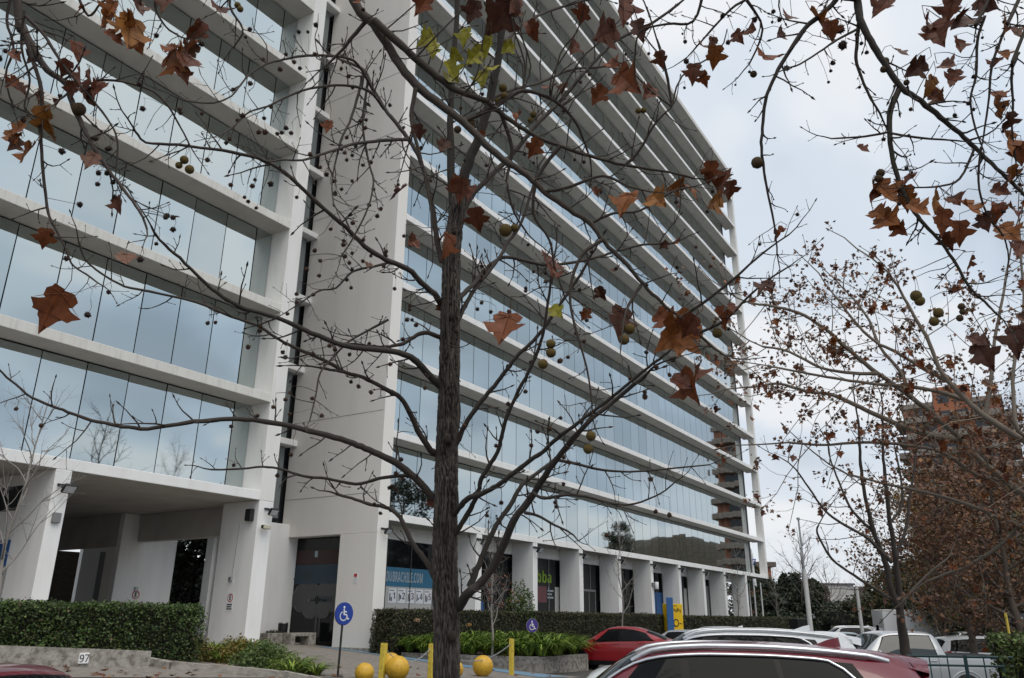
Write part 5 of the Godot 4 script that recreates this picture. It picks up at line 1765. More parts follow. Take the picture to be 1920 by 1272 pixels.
	b = grow(t, [Vector3(4.672, 5.178, 20.826), Vector3(4.726, 5.355, 20.899), Vector3(4.802, 5.502, 20.988), Vector3(4.875, 5.634, 21.061), Vector3(4.941, 5.741, 21.108), Vector3(5.013, 5.920, 21.211), Vector3(5.079, 6.075, 21.289), Vector3(5.153, 6.214, 21.370), Vector3(5.225, 6.342, 21.438), Vector3(5.301, 6.540, 21.561), Vector3(5.375, 6.726, 21.671), Vector3(5.457, 6.897, 21.785), Vector3(5.540, 7.042, 21.884), Vector3(5.713, 7.228, 22.149), Vector3(5.844, 7.444, 22.370)], 0.0235, 0.0124, 1.60, 0.30, tips, rng)
	b = grow(t, [Vector3(4.594, 5.611, 20.984), Vector3(4.656, 5.942, 21.012), Vector3(4.745, 6.212, 21.044), Vector3(4.908, 6.377, 21.122), Vector3(5.070, 6.504, 21.175), Vector3(5.223, 6.618, 21.205), Vector3(5.395, 6.776, 21.293), Vector3(5.571, 6.932, 21.386), Vector3(5.809, 7.048, 21.551), Vector3(6.013, 7.173, 21.668)], 0.0163, 0.0107, 1.60, 0.30, tips, rng)
	b = grow(t, [Vector3(4.476, 6.352, 21.282), Vector3(4.623, 6.623, 21.262), Vector3(4.790, 6.903, 21.278), Vector3(4.987, 7.128, 21.307), Vector3(5.183, 7.335, 21.322), Vector3(5.448, 7.569, 21.464), Vector3(5.716, 7.788, 21.602)], 0.0163, 0.0107, 1.60, 0.30, tips, rng)
	b = grow(t, [Vector3(4.281, 5.721, 20.563), Vector3(4.117, 5.628, 20.566), Vector3(3.916, 5.523, 20.501), Vector3(3.724, 5.404, 20.443), Vector3(3.586, 5.283, 20.468), Vector3(3.431, 5.156, 20.461), Vector3(3.278, 5.031, 20.460), Vector3(3.111, 4.942, 20.460), Vector3(2.964, 4.844, 20.486)], 0.0163, 0.0057, 2.40, 0.28, tips, rng)
	b = grow(t, [Vector3(3.943, 6.034, 20.432), Vector3(3.744, 6.159, 20.431), Vector3(3.594, 6.132, 20.407), Vector3(3.436, 6.065, 20.345), Vector3(3.301, 5.983, 20.309), Vector3(3.167, 5.878, 20.261), Vector3(3.051, 5.772, 20.239), Vector3(2.944, 5.624, 20.205), Vector3(2.870, 5.480, 20.225), Vector3(2.797, 5.338, 20.248), Vector3(2.687, 5.223, 20.230), Vector3(2.533, 5.160, 20.177), Vector3(2.410, 5.126, 20.192)], 0.0124, 0.0042, 2.40, 0.28, tips, rng)
	b = grow(t, [Vector3(4.031, 5.893, 20.480), Vector3(3.839, 5.951, 20.477), Vector3(3.636, 5.905, 20.391), Vector3(3.475, 5.808, 20.337), Vector3(3.336, 5.698, 20.311), Vector3(3.201, 5.559, 20.271), Vector3(3.082, 5.423, 20.259), Vector3(2.955, 5.307, 20.247), Vector3(2.857, 5.143, 20.248), Vector3(2.763, 5.016, 20.281)], 0.0124, 0.0044, 2.40, 0.28, tips, rng)
	b = grow(t, [Vector3(3.859, 6.183, 20.397), Vector3(3.813, 5.871, 20.385), Vector3(3.750, 5.634, 20.395), Vector3(3.671, 5.442, 20.408), Vector3(3.613, 5.218, 20.434), Vector3(3.558, 5.000, 20.469), Vector3(3.523, 4.790, 20.542)], 0.0124, 0.0047, 2.60, 0.28, tips, rng)
	b = grow(t, [Vector3(3.896, 6.115, 20.411), Vector3(3.888, 5.713, 20.399), Vector3(3.908, 5.364, 20.468), Vector3(3.890, 5.140, 20.557), Vector3(3.838, 4.886, 20.574), Vector3(3.755, 4.603, 20.522), Vector3(3.660, 4.437, 20.526)], 0.0107, 0.0047, 2.60, 0.28, tips, rng)
	b = grow(t, [Vector3(4.423, 4.741, 20.346), Vector3(4.276, 4.658, 20.258), Vector3(4.131, 4.575, 20.174), Vector3(4.034, 4.418, 20.116), Vector3(3.909, 4.359, 20.079), Vector3(3.808, 4.264, 20.055), Vector3(3.704, 4.152, 20.015)], 0.0107, 0.0049, 2.40, 0.28, tips, rng)
	b = grow(t, [Vector3(4.527, 4.295, 20.220), Vector3(4.362, 4.162, 20.169), Vector3(4.204, 4.033, 20.133), Vector3(4.066, 3.852, 20.094), Vector3(3.949, 3.714, 20.117), Vector3(3.881, 3.492, 20.161), Vector3(3.800, 3.314, 20.214)], 0.0107, 0.0046, 2.40, 0.28, tips, rng)
	b = grow(t, [Vector3(4.614, 4.583, 20.743), Vector3(4.681, 4.253, 20.698), Vector3(4.736, 4.005, 20.689), Vector3(4.791, 3.799, 20.708), Vector3(4.846, 3.595, 20.728), Vector3(4.862, 3.431, 20.712), Vector3(4.860, 3.269, 20.669)], 0.0122, 0.0051, 2.00, 0.25, tips, rng)
	b = grow(t, [Vector3(5.112, 2.917, 21.232), Vector3(5.102, 2.870, 21.329), Vector3(5.121, 2.887, 21.510), Vector3(5.136, 2.864, 21.661), Vector3(5.186, 2.809, 21.844), Vector3(5.199, 2.801, 22.001), Vector3(5.209, 2.862, 22.197), Vector3(5.169, 2.920, 22.313)], 0.0130, 0.0045, 1.80, 0.30, tips, rng)
	b = grow(t, [Vector3(5.469, 2.828, 20.946), Vector3(5.378, 2.784, 21.121), Vector3(5.307, 2.700, 21.301), Vector3(5.230, 2.627, 21.477), Vector3(5.117, 2.557, 21.600)], 0.0139, 0.0047, 1.80, 0.30, tips, rng)
	b = grow(t, [Vector3(5.386, 3.210, 21.262), Vector3(5.378, 3.158, 21.453), Vector3(5.368, 3.100, 21.637), Vector3(5.390, 3.062, 21.885), Vector3(5.417, 3.062, 22.164), Vector3(5.455, 3.072, 22.468)], 0.0137, 0.0047, 1.80, 0.30, tips, rng)
	hang_leaf(t, Vector3(4.800, 4.416, 20.532), Vector3(4.790, 4.457, 20.543), 0.087, 2, rng)
	hang_leaf(t, Vector3(4.244, 4.651, 20.231), Vector3(4.255, 4.646, 20.246), 0.093, 5, rng)
	hang_leaf(t, Vector3(5.211, 2.916, 20.201), Vector3(5.207, 2.957, 20.223), 0.096, 2, rng)
	hang_leaf(t, Vector3(6.640, 5.437, 21.921), Vector3(6.607, 5.427, 21.864), 0.112, 0, rng)
	hang_ball(t, Vector3(3.344, 6.271, 20.367), Vector3(3.417, 6.053, 20.340), 0.048, 1)
	hang_ball(t, Vector3(3.235, 6.151, 20.316), Vector3(3.301, 5.983, 20.309), 0.040, 1)
	hang_ball(t, Vector3(2.916, 6.005, 20.178), Vector3(3.051, 5.772, 20.239), 0.042, 1)
	hang_ball(t, Vector3(3.290, 6.175, 20.351), Vector3(3.339, 6.006, 20.319), 0.032, 1)
	hang_ball(t, Vector3(3.167, 5.801, 20.244), Vector3(3.150, 5.863, 20.257), 0.047, 0)
	hang_ball(t, Vector3(3.028, 5.800, 20.222), Vector3(3.051, 5.772, 20.239), 0.038, 0)
	hang_ball(t, Vector3(3.393, 6.050, 20.334), Vector3(3.397, 6.042, 20.335), 0.048, 0)
	hang_ball(t, Vector3(3.307, 5.886, 20.288), Vector3(3.282, 5.968, 20.302), 0.040, 1)
	hang_ball(t, Vector3(2.862, 5.462, 20.167), Vector3(2.881, 5.500, 20.222), 0.037, 0)
	hang_ball(t, Vector3(2.497, 5.081, 20.168), Vector3(2.480, 5.145, 20.183), 0.034, 0)
	hang_ball(t, Vector3(2.516, 5.069, 20.156), Vector3(2.498, 5.150, 20.181), 0.034, 0)
	hang_ball(t, Vector3(2.640, 5.126, 20.192), Vector3(2.621, 5.196, 20.207), 0.031, 0)
	hang_ball(t, Vector3(3.051, 5.198, 20.251), Vector3(2.991, 5.341, 20.250), 0.044, 0)
	hang_ball(t, Vector3(3.106, 5.231, 20.247), Vector3(3.046, 5.390, 20.256), 0.052, 0)
	hang_ball(t, Vector3(3.187, 5.254, 20.277), Vector3(3.099, 5.443, 20.261), 0.038, 1)
	hang_ball(t, Vector3(3.223, 5.283, 20.277), Vector3(3.133, 5.481, 20.264), 0.038, 1)
	hang_ball(t, Vector3(3.075, 5.323, 20.257), Vector3(3.046, 5.390, 20.256), 0.037, 1)
	hang_ball(t, Vector3(2.908, 5.229, 20.197), Vector3(2.927, 5.260, 20.247), 0.036, 0)
	hang_ball(t, Vector3(2.813, 5.001, 20.275), Vector3(2.790, 5.052, 20.272), 0.035, 0)
	hang_ball(t, Vector3(3.442, 5.057, 20.461), Vector3(3.409, 5.138, 20.461), 0.038, 0)
	hang_ball(t, Vector3(3.161, 4.916, 20.133), Vector3(3.147, 5.044, 20.195), 0.034, 0)
	hang_ball(t, Vector3(3.163, 4.874, 20.110), Vector3(3.147, 5.044, 20.195), 0.045, 0)
	hang_ball(t, Vector3(3.248, 4.908, 20.193), Vector3(3.223, 5.025, 20.229), 0.052, 1)
	hang_ball(t, Vector3(3.039, 4.842, 20.040), Vector3(2.984, 5.052, 20.090), 0.040, 0)
	hang_ball(t, Vector3(3.142, 4.788, 20.068), Vector3(3.094, 5.051, 20.165), 0.033, 0)
	hang_ball(t, Vector3(3.178, 4.772, 20.067), Vector3(3.147, 5.044, 20.195), 0.037, 1)
	hang_ball(t, Vector3(3.235, 4.742, 20.088), Vector3(3.197, 5.032, 20.217), 0.034, 0)
	hang_ball(t, Vector3(3.425, 4.864, 20.271), Vector3(3.415, 4.936, 20.302), 0.034, 0)
	hang_ball(t, Vector3(3.587, 5.020, 20.454), Vector3(3.573, 5.062, 20.459), 0.039, 0)
	hang_ball(t, Vector3(3.571, 4.898, 20.499), Vector3(3.548, 4.940, 20.490), 0.046, 1)
	hang_ball(t, Vector3(3.672, 4.554, 20.239), Vector3(3.677, 4.787, 20.398), 0.043, 0)
	hang_ball(t, Vector3(3.589, 4.403, 20.394), Vector3(3.660, 4.437, 20.526), 0.037, 0)
	hang_ball(t, Vector3(3.615, 4.304, 20.370), Vector3(3.660, 4.437, 20.526), 0.037, 0)
	hang_ball(t, Vector3(3.556, 4.346, 20.304), Vector3(3.660, 4.437, 20.526), 0.041, 0)
	hang_ball(t, Vector3(3.841, 4.342, 19.904), Vector3(3.945, 4.376, 20.089), 0.040, 0)
	hang_ball(t, Vector3(3.786, 4.239, 19.976), Vector3(3.823, 4.277, 20.058), 0.040, 0)
	hang_ball(t, Vector3(3.900, 4.334, 20.019), Vector3(3.927, 4.368, 20.084), 0.040, 0)
	hang_ball(t, Vector3(3.888, 3.915, 19.765), Vector3(3.879, 3.984, 19.795), 0.044, 0)
	hang_ball(t, Vector3(3.771, 3.379, 20.042), Vector3(3.846, 3.416, 20.183), 0.037, 0)
	hang_ball(t, Vector3(3.724, 3.434, 19.919), Vector3(3.869, 3.466, 20.168), 0.038, 0)
	hang_ball(t, Vector3(3.798, 3.501, 19.952), Vector3(3.900, 3.555, 20.148), 0.038, 0)
	hang_ball(t, Vector3(4.216, 3.209, 19.601), Vector3(4.175, 3.406, 19.664), 0.045, 0)
	hang_ball(t, Vector3(3.909, 3.375, 20.214), Vector3(3.857, 3.441, 20.176), 0.041, 0)
	hang_ball(t, Vector3(3.898, 3.510, 20.115), Vector3(3.900, 3.555, 20.148), 0.038, 0)
	hang_ball(t, Vector3(3.943, 3.470, 19.496), Vector3(3.941, 3.436, 19.470), 0.040, 0)
	hang_ball(t, Vector3(3.832, 3.383, 19.351), Vector3(3.821, 3.430, 19.364), 0.040, 0)
	hang_ball(t, Vector3(4.364, 3.715, 20.110), Vector3(4.344, 3.788, 20.126), 0.045, 0)
	hang_ball(t, Vector3(4.179, 3.913, 20.169), Vector3(4.169, 3.972, 20.192), 0.040, 1)
	hang_ball(t, Vector3(3.726, 4.349, 20.574), Vector3(3.660, 4.437, 20.526), 0.034, 1)
	hang_ball(t, Vector3(3.716, 4.399, 20.553), Vector3(3.673, 4.460, 20.526), 0.038, 1)
	hang_ball(t, Vector3(4.143, 4.447, 20.165), Vector3(4.103, 4.530, 20.157), 0.037, 0)
	hang_ball(t, Vector3(4.117, 4.511, 20.138), Vector3(4.117, 4.553, 20.166), 0.037, 0)
	hang_ball(t, Vector3(4.013, 4.567, 20.393), Vector3(4.003, 4.663, 20.440), 0.040, 0)
	hang_ball(t, Vector3(4.042, 4.611, 20.443), Vector3(4.028, 4.655, 20.449), 0.036, 0)
	hang_ball(t, Vector3(3.757, 4.496, 20.530), Vector3(3.728, 4.555, 20.523), 0.034, 1)
	hang_ball(t, Vector3(4.514, 5.004, 20.346), Vector3(4.631, 5.078, 20.578), 0.040, 0)
	hang_ball(t, Vector3(4.554, 4.926, 20.393), Vector3(4.647, 4.990, 20.582), 0.039, 1)
	hang_ball(t, Vector3(4.565, 4.275, 20.387), Vector3(4.564, 4.531, 20.552), 0.047, 0)
	hang_ball(t, Vector3(4.715, 4.283, 20.359), Vector3(4.758, 4.469, 20.549), 0.048, 0)
	hang_ball(t, Vector3(4.656, 4.156, 20.277), Vector3(4.720, 4.194, 20.402), 0.047, 0)
	hang_ball(t, Vector3(4.974, 3.043, 19.980), Vector3(4.945, 3.111, 19.979), 0.043, 0)
	hang_ball(t, Vector3(4.966, 3.031, 19.959), Vector3(4.945, 3.111, 19.979), 0.043, 1)
	hang_ball(t, Vector3(5.000, 3.019, 19.999), Vector3(4.963, 3.115, 20.004), 0.043, 0)
	hang_ball(t, Vector3(4.900, 3.128, 20.075), Vector3(4.896, 3.192, 20.109), 0.047, 0)
	hang_ball(t, Vector3(4.955, 3.091, 20.103), Vector3(4.944, 3.161, 20.130), 0.043, 0)
	hang_ball(t, Vector3(4.845, 3.222, 20.169), Vector3(4.728, 3.265, 20.013), 0.047, 1)
	hang_ball(t, Vector3(3.725, 5.482, 20.406), Vector3(3.705, 5.524, 20.402), 0.041, 0)
	hang_ball(t, Vector3(3.670, 5.345, 20.419), Vector3(3.654, 5.378, 20.415), 0.036, 0)
	hang_ball(t, Vector3(3.702, 5.259, 20.451), Vector3(3.665, 5.352, 20.453), 0.036, 1)
	hang_ball(t, Vector3(3.672, 5.031, 20.556), Vector3(3.581, 5.093, 20.454), 0.035, 0)
	hang_ball(t, Vector3(3.599, 4.937, 20.531), Vector3(3.553, 4.970, 20.480), 0.034, 1)
	hang_ball(t, Vector3(3.898, 5.325, 20.426), Vector3(3.908, 5.364, 20.468), 0.037, 0)
	hang_ball(t, Vector3(3.907, 5.083, 20.547), Vector3(3.890, 5.140, 20.557), 0.040, 0)
	hang_ball(t, Vector3(3.862, 4.923, 20.560), Vector3(3.853, 4.959, 20.569), 0.040, 0)
	hang_ball(t, Vector3(3.690, 4.702, 20.363), Vector3(3.677, 4.787, 20.398), 0.035, 0)
	hang_ball(t, Vector3(5.336, 4.506, 20.861), Vector3(5.137, 4.783, 20.729), 0.055, 0)
	hang_ball(t, Vector3(5.197, 4.479, 20.763), Vector3(5.071, 4.654, 20.679), 0.045, 1)
	hang_ball(t, Vector3(5.208, 4.418, 20.800), Vector3(5.046, 4.602, 20.665), 0.045, 1)
	hang_ball(t, Vector3(5.092, 4.481, 20.698), Vector3(5.030, 4.569, 20.658), 0.045, 1)
	hang_ball(t, Vector3(5.244, 4.159, 21.544), Vector3(5.109, 4.326, 21.440), 0.042, 0)
	hang_ball(t, Vector3(5.295, 4.100, 21.586), Vector3(5.109, 4.326, 21.440), 0.042, 0)
	hang_ball(t, Vector3(5.117, 3.927, 21.537), Vector3(4.972, 4.041, 21.382), 0.041, 0)
	hang_ball(t, Vector3(5.581, 4.950, 20.953), Vector3(5.555, 5.030, 20.963), 0.038, 1)
	for k in 150:
		var p: Vector3 = tips[rng.randi() % tips.size()]
		if rng.randf() < 0.8:
			hang_ball(t, p - Vector3(0, rng.randf_range(0.05, 0.13), 0), p, rng.randf_range(0.036, 0.046), 0 if rng.randf() < 0.7 else 1)
	end_stalks(t)


func overhanging_trees() -> void:
	var rng := RandomNumberGenerator.new()
	rng.seed = 102
	var tips := []
	var b: MB
	var t := start_tree("plane_tree", "near tree reaching in from the upper left with hanging brown and yellow leaves", Color(0.066, 0.052, 0.042), 0.0033, 2.8)
	part("trunk", bark_trunk([Vector3(0.0, gy(0, 21) - 0.2, 21.1), Vector3(0.1, 2.2, 21.1), Vector3(0.2, 4.6, 21.25), Vector3(0.25, 6.7, 21.2), Vector3(0.2, 8.2, 21.1)], 0.19, 0.08, 6, Color(0.105, 0.085, 0.072), 0.01, 48, 10), M.bark, t)
	b = grow(t, [Vector3(0.250, 6.600, 21.200), Vector3(0.695, 5.923, 21.154), Vector3(1.140, 4.446, 21.108), Vector3(1.167, 4.339, 21.131), Vector3(1.216, 4.219, 21.179), Vector3(1.262, 4.122, 21.238), Vector3(1.305, 4.058, 21.312), Vector3(1.326, 3.976, 21.342), Vector3(1.356, 3.887, 21.382), Vector3(1.384, 3.808, 21.423), Vector3(1.422, 3.716, 21.473), Vector3(1.462, 3.631, 21.529), Vector3(1.497, 3.555, 21.585), Vector3(1.524, 3.485, 21.631), Vector3(1.541, 3.417, 21.664)], 0.0188, 0.0040, 5.00, 0.16, tips, rng)
	b = grow(t, [Vector3(1.153, 4.258, 21.204), Vector3(1.197, 4.139, 21.233), Vector3(1.244, 4.014, 21.260), Vector3(1.274, 3.871, 21.250), Vector3(1.310, 3.728, 21.250), Vector3(1.337, 3.620, 21.258), Vector3(1.366, 3.514, 21.271), Vector3(1.383, 3.459, 21.298), Vector3(1.425, 3.368, 21.340), Vector3(1.443, 3.308, 21.366), Vector3(1.475, 3.263, 21.422), Vector3(1.500, 3.224, 21.473)], 0.0086, 0.0030, 5.00, 0.15, tips, rng)
	b = grow(t, [Vector3(1.141, 4.313, 21.221), Vector3(1.199, 4.229, 21.286), Vector3(1.250, 4.134, 21.332), Vector3(1.307, 4.039, 21.389), Vector3(1.355, 3.963, 21.444), Vector3(1.414, 3.864, 21.501), Vector3(1.442, 3.789, 21.524), Vector3(1.462, 3.683, 21.514)], 0.0075, 0.0031, 6.00, 0.14, tips, rng)
	b = grow(t, [Vector3(1.323, 4.010, 21.508), Vector3(1.394, 4.030, 21.554), Vector3(1.486, 4.022, 21.615), Vector3(1.556, 3.992, 21.626), Vector3(1.619, 3.949, 21.618), Vector3(1.685, 3.895, 21.609)], 0.0052, 0.0033, 5.00, 0.15, tips, rng)
	b = grow(t, [Vector3(1.089, 4.383, 21.184), Vector3(1.107, 4.292, 21.154), Vector3(1.152, 4.191, 21.159), Vector3(1.165, 4.090, 21.114), Vector3(1.207, 3.989, 21.114)], 0.0064, 0.0032, 6.00, 0.15, tips, rng)
	b = grow(t, [Vector3(1.132, 4.333, 21.221), Vector3(1.169, 4.191, 21.186), Vector3(1.223, 4.070, 21.192), Vector3(1.242, 3.969, 21.156), Vector3(1.276, 3.919, 21.177)], 0.0054, 0.0032, 6.00, 0.15, tips, rng)
	b = grow(t, [Vector3(1.255, 4.490, 21.318), Vector3(1.315, 4.386, 21.346), Vector3(1.329, 4.439, 21.402), Vector3(1.355, 4.471, 21.463)], 0.0066, 0.0033, 6.00, 0.14, tips, rng)
	b = grow(t, [Vector3(1.480, 4.588, 21.540), Vector3(1.494, 4.502, 21.505), Vector3(1.544, 4.417, 21.529), Vector3(1.593, 4.374, 21.579)], 0.0057, 0.0034, 6.00, 0.14, tips, rng)
	b = grow(t, [Vector3(1.741, 4.764, 21.669), Vector3(1.762, 4.650, 21.628), Vector3(1.825, 4.548, 21.661), Vector3(1.826, 4.479, 21.618)], 0.0072, 0.0036, 6.00, 0.16, tips, rng)
	b = grow(t, [Vector3(0.250, 6.600, 21.200), Vector3(2.255, 6.073, 21.356), Vector3(2.625, 5.407, 21.505), Vector3(2.710, 5.267, 21.592), Vector3(2.817, 5.068, 21.676), Vector3(2.914, 4.903, 21.764), Vector3(3.007, 4.785, 21.877), Vector3(3.082, 4.687, 21.976), Vector3(3.147, 4.582, 22.054), Vector3(3.226, 4.466, 22.147), Vector3(3.317, 4.363, 22.267), Vector3(3.379, 4.261, 22.343), Vector3(3.456, 4.168, 22.447), Vector3(3.523, 4.083, 22.541), Vector3(3.573, 3.981, 22.597), Vector3(3.642, 3.871, 22.678), Vector3(3.715, 3.746, 22.756), Vector3(3.772, 3.649, 22.827), Vector3(3.833, 3.561, 22.909), Vector3(3.885, 3.479, 22.982), Vector3(3.933, 3.393, 23.046)], 0.0323, 0.0056, 3.00, 0.28, tips, rng)
	b = grow(t, [Vector3(2.660, 5.227, 21.640), Vector3(2.793, 5.116, 21.732), Vector3(2.904, 5.026, 21.803), Vector3(3.005, 4.956, 21.871), Vector3(3.087, 4.913, 21.926), Vector3(3.212, 4.871, 22.050), Vector3(3.293, 4.818, 22.098), Vector3(3.386, 4.762, 22.162), Vector3(3.477, 4.717, 22.231), Vector3(3.561, 4.692, 22.302), Vector3(3.712, 4.638, 22.460), Vector3(3.858, 4.602, 22.620), Vector3(4.032, 4.577, 22.832), Vector3(4.136, 4.554, 22.935)], 0.0234, 0.0064, 3.00, 0.28, tips, rng)
	b = grow(t, [Vector3(2.895, 4.868, 21.777), Vector3(2.916, 4.710, 21.740), Vector3(2.941, 4.607, 21.745), Vector3(2.994, 4.457, 21.765), Vector3(3.041, 4.308, 21.774), Vector3(3.084, 4.160, 21.779), Vector3(3.109, 4.041, 21.773)], 0.0136, 0.0044, 3.00, 0.26, tips, rng)
	b = grow(t, [Vector3(2.700, 5.306, 21.557), Vector3(2.681, 5.203, 21.461), Vector3(2.670, 5.130, 21.396), Vector3(2.651, 5.057, 21.318)], 0.0139, 0.0062, 4.00, 0.24, tips, rng)
	b = grow(t, [Vector3(3.163, 4.752, 21.927), Vector3(3.280, 4.869, 22.069), Vector3(3.380, 4.996, 22.190), Vector3(3.543, 4.975, 22.315), Vector3(3.694, 4.890, 22.378), Vector3(3.821, 4.771, 22.383)], 0.0154, 0.0066, 3.00, 0.26, tips, rng)
	b = grow(t, [Vector3(3.339, 4.849, 22.068), Vector3(3.430, 4.656, 22.087), Vector3(3.467, 4.478, 22.029), Vector3(3.545, 4.300, 22.037), Vector3(3.623, 4.182, 22.082)], 0.0126, 0.0047, 4.00, 0.24, tips, rng)
	b = grow(t, [Vector3(3.372, 4.269, 22.337), Vector3(3.403, 4.272, 22.487), Vector3(3.440, 4.303, 22.663), Vector3(3.492, 4.224, 22.793), Vector3(3.519, 4.173, 22.901)], 0.0118, 0.0042, 4.00, 0.24, tips, rng)
	b = grow(t, [Vector3(3.538, 3.977, 22.605), Vector3(3.468, 3.877, 22.509), Vector3(3.453, 3.699, 22.450), Vector3(3.476, 3.525, 22.450), Vector3(3.550, 3.276, 22.484), Vector3(3.585, 3.083, 22.493)], 0.0115, 0.0041, 4.00, 0.24, tips, rng)
	b = grow(t, [Vector3(3.718, 3.761, 22.749), Vector3(3.655, 3.627, 22.693), Vector3(3.606, 3.523, 22.681), Vector3(3.572, 3.395, 22.676)], 0.0101, 0.0041, 4.00, 0.22, tips, rng)
	b = grow(t, [Vector3(3.790, 3.545, 22.919), Vector3(3.797, 3.626, 23.082), Vector3(3.793, 3.712, 23.231), Vector3(3.785, 3.808, 23.379), Vector3(3.783, 3.876, 23.519)], 0.0098, 0.0040, 4.00, 0.22, tips, rng)
	b = grow(t, [Vector3(3.865, 3.471, 22.989), Vector3(3.873, 3.521, 23.134), Vector3(3.854, 3.608, 23.259), Vector3(3.838, 3.680, 23.379), Vector3(3.828, 3.724, 23.492)], 0.0084, 0.0040, 4.00, 0.22, tips, rng)
	b = grow(t, [Vector3(3.577, 4.674, 22.329), Vector3(3.558, 4.509, 22.194), Vector3(3.604, 4.301, 22.130), Vector3(3.699, 4.153, 22.183), Vector3(3.760, 4.005, 22.183), Vector3(3.847, 3.827, 22.205)], 0.0126, 0.0047, 4.00, 0.24, tips, rng)
	b = grow(t, [Vector3(3.640, 4.151, 22.484), Vector3(3.692, 4.209, 22.604), Vector3(3.768, 4.224, 22.734), Vector3(3.834, 4.326, 22.904), Vector3(3.890, 4.355, 23.011)], 0.0090, 0.0045, 4.00, 0.22, tips, rng)
	b = grow(t, [Vector3(3.814, 4.573, 22.638), Vector3(3.833, 4.663, 22.726), Vector3(3.838, 4.812, 22.833), Vector3(3.862, 4.902, 22.928)], 0.0110, 0.0047, 4.00, 0.22, tips, rng)
	hang_leaf(t, Vector3(1.356, 4.408, 21.424), Vector3(1.340, 4.452, 21.428), 0.099, 1, rng)
	hang_leaf(t, Vector3(1.506, 4.340, 21.419), Vector3(1.530, 4.441, 21.522), 0.114, 1, rng)
	hang_leaf(t, Vector3(1.332, 3.980, 21.502), Vector3(1.323, 4.010, 21.508), 0.083, 2, rng)
	hang_leaf(t, Vector3(1.309, 4.006, 21.367), Vector3(1.299, 4.052, 21.381), 0.080, 2, rng)
	hang_leaf(t, Vector3(1.585, 4.320, 21.531), Vector3(1.572, 4.392, 21.557), 0.114, 0, rng)
	hang_leaf(t, Vector3(1.308, 3.974, 21.285), Vector3(1.314, 4.022, 21.325), 0.077, 2, rng)
	hang_leaf(t, Vector3(1.255, 3.847, 21.098), Vector3(1.266, 3.933, 21.171), 0.086, 1, rng)
	hang_leaf(t, Vector3(1.223, 4.184, 21.167), Vector3(1.216, 4.219, 21.179), 0.078, 3, rng)
	hang_leaf(t, Vector3(1.452, 3.133, 21.266), Vector3(1.443, 3.308, 21.366), 0.203, 0, rng)
	hang_leaf(t, Vector3(1.288, 4.417, 21.323), Vector3(1.272, 4.460, 21.326), 0.099, 0, rng)
	hang_leaf(t, Vector3(1.363, 4.366, 21.407), Vector3(1.333, 4.443, 21.411), 0.110, 1, rng)
	hang_leaf(t, Vector3(1.426, 4.314, 21.473), Vector3(1.355, 4.471, 21.463), 0.188, 4, rng)
	hang_leaf(t, Vector3(1.610, 4.277, 21.542), Vector3(1.586, 4.380, 21.572), 0.182, 1, rng)
	hang_leaf(t, Vector3(1.638, 4.267, 21.579), Vector3(1.593, 4.374, 21.579), 0.137, 2, rng)
	hang_leaf(t, Vector3(1.617, 4.396, 21.631), Vector3(1.593, 4.374, 21.579), 0.114, 2, rng)
	hang_leaf(t, Vector3(1.296, 3.874, 21.267), Vector3(1.257, 3.953, 21.256), 0.152, 4, rng)
	hang_leaf(t, Vector3(1.254, 3.878, 21.116), Vector3(1.256, 3.948, 21.165), 0.086, 1, rng)
	hang_leaf(t, Vector3(1.274, 3.753, 21.190), Vector3(1.289, 3.810, 21.250), 0.130, 1, rng)
	hang_leaf(t, Vector3(1.284, 4.156, 21.397), Vector3(1.243, 4.147, 21.326), 0.102, 2, rng)
	hang_leaf(t, Vector3(1.273, 4.092, 21.345), Vector3(1.258, 4.120, 21.341), 0.085, 2, rng)
	hang_leaf(t, Vector3(1.318, 4.038, 21.397), Vector3(1.291, 4.066, 21.373), 0.116, 2, rng)
	hang_leaf(t, Vector3(1.312, 4.009, 21.490), Vector3(1.323, 4.010, 21.508), 0.104, 2, rng)
	hang_leaf(t, Vector3(1.346, 3.982, 21.425), Vector3(1.328, 4.006, 21.413), 0.095, 3, rng)
	hang_leaf(t, Vector3(1.215, 4.040, 21.159), Vector3(1.215, 4.088, 21.191), 0.069, 2, rng)
	hang_leaf(t, Vector3(1.252, 3.978, 21.250), Vector3(1.244, 4.014, 21.260), 0.074, 0, rng)
	hang_leaf(t, Vector3(1.518, 4.503, 21.544), Vector3(1.484, 4.564, 21.530), 0.125, 5, rng)
	hang_leaf(t, Vector3(1.749, 4.626, 21.593), Vector3(1.756, 4.682, 21.640), 0.133, 3, rng)
	hang_leaf(t, Vector3(3.015, 5.082, 21.983), Vector3(2.976, 4.976, 21.851), 0.122, 6, rng)
	hang_leaf(t, Vector3(3.072, 5.079, 22.037), Vector3(3.040, 4.937, 21.895), 0.129, 6, rng)
	hang_leaf(t, Vector3(3.026, 4.956, 21.904), Vector3(3.005, 4.956, 21.871), 0.122, 6, rng)
	hang_leaf(t, Vector3(3.175, 5.042, 22.116), Vector3(3.176, 4.883, 22.015), 0.117, 6, rng)
	hang_leaf(t, Vector3(2.914, 5.094, 21.876), Vector3(2.872, 5.052, 21.783), 0.109, 6, rng)
	hang_leaf(t, Vector3(3.315, 5.325, 22.302), Vector3(3.380, 4.996, 22.190), 0.142, 2, rng)
	hang_leaf(t, Vector3(3.506, 5.272, 22.467), Vector3(3.520, 4.978, 22.297), 0.128, 2, rng)
	hang_leaf(t, Vector3(3.681, 5.201, 22.645), Vector3(3.586, 4.951, 22.333), 0.145, 0, rng)
	hang_leaf(t, Vector3(3.637, 5.317, 22.843), Vector3(3.862, 4.902, 22.928), 0.157, 3, rng)
	hang_leaf(t, Vector3(3.477, 5.454, 22.540), Vector3(3.520, 4.978, 22.297), 0.144, 2, rng)
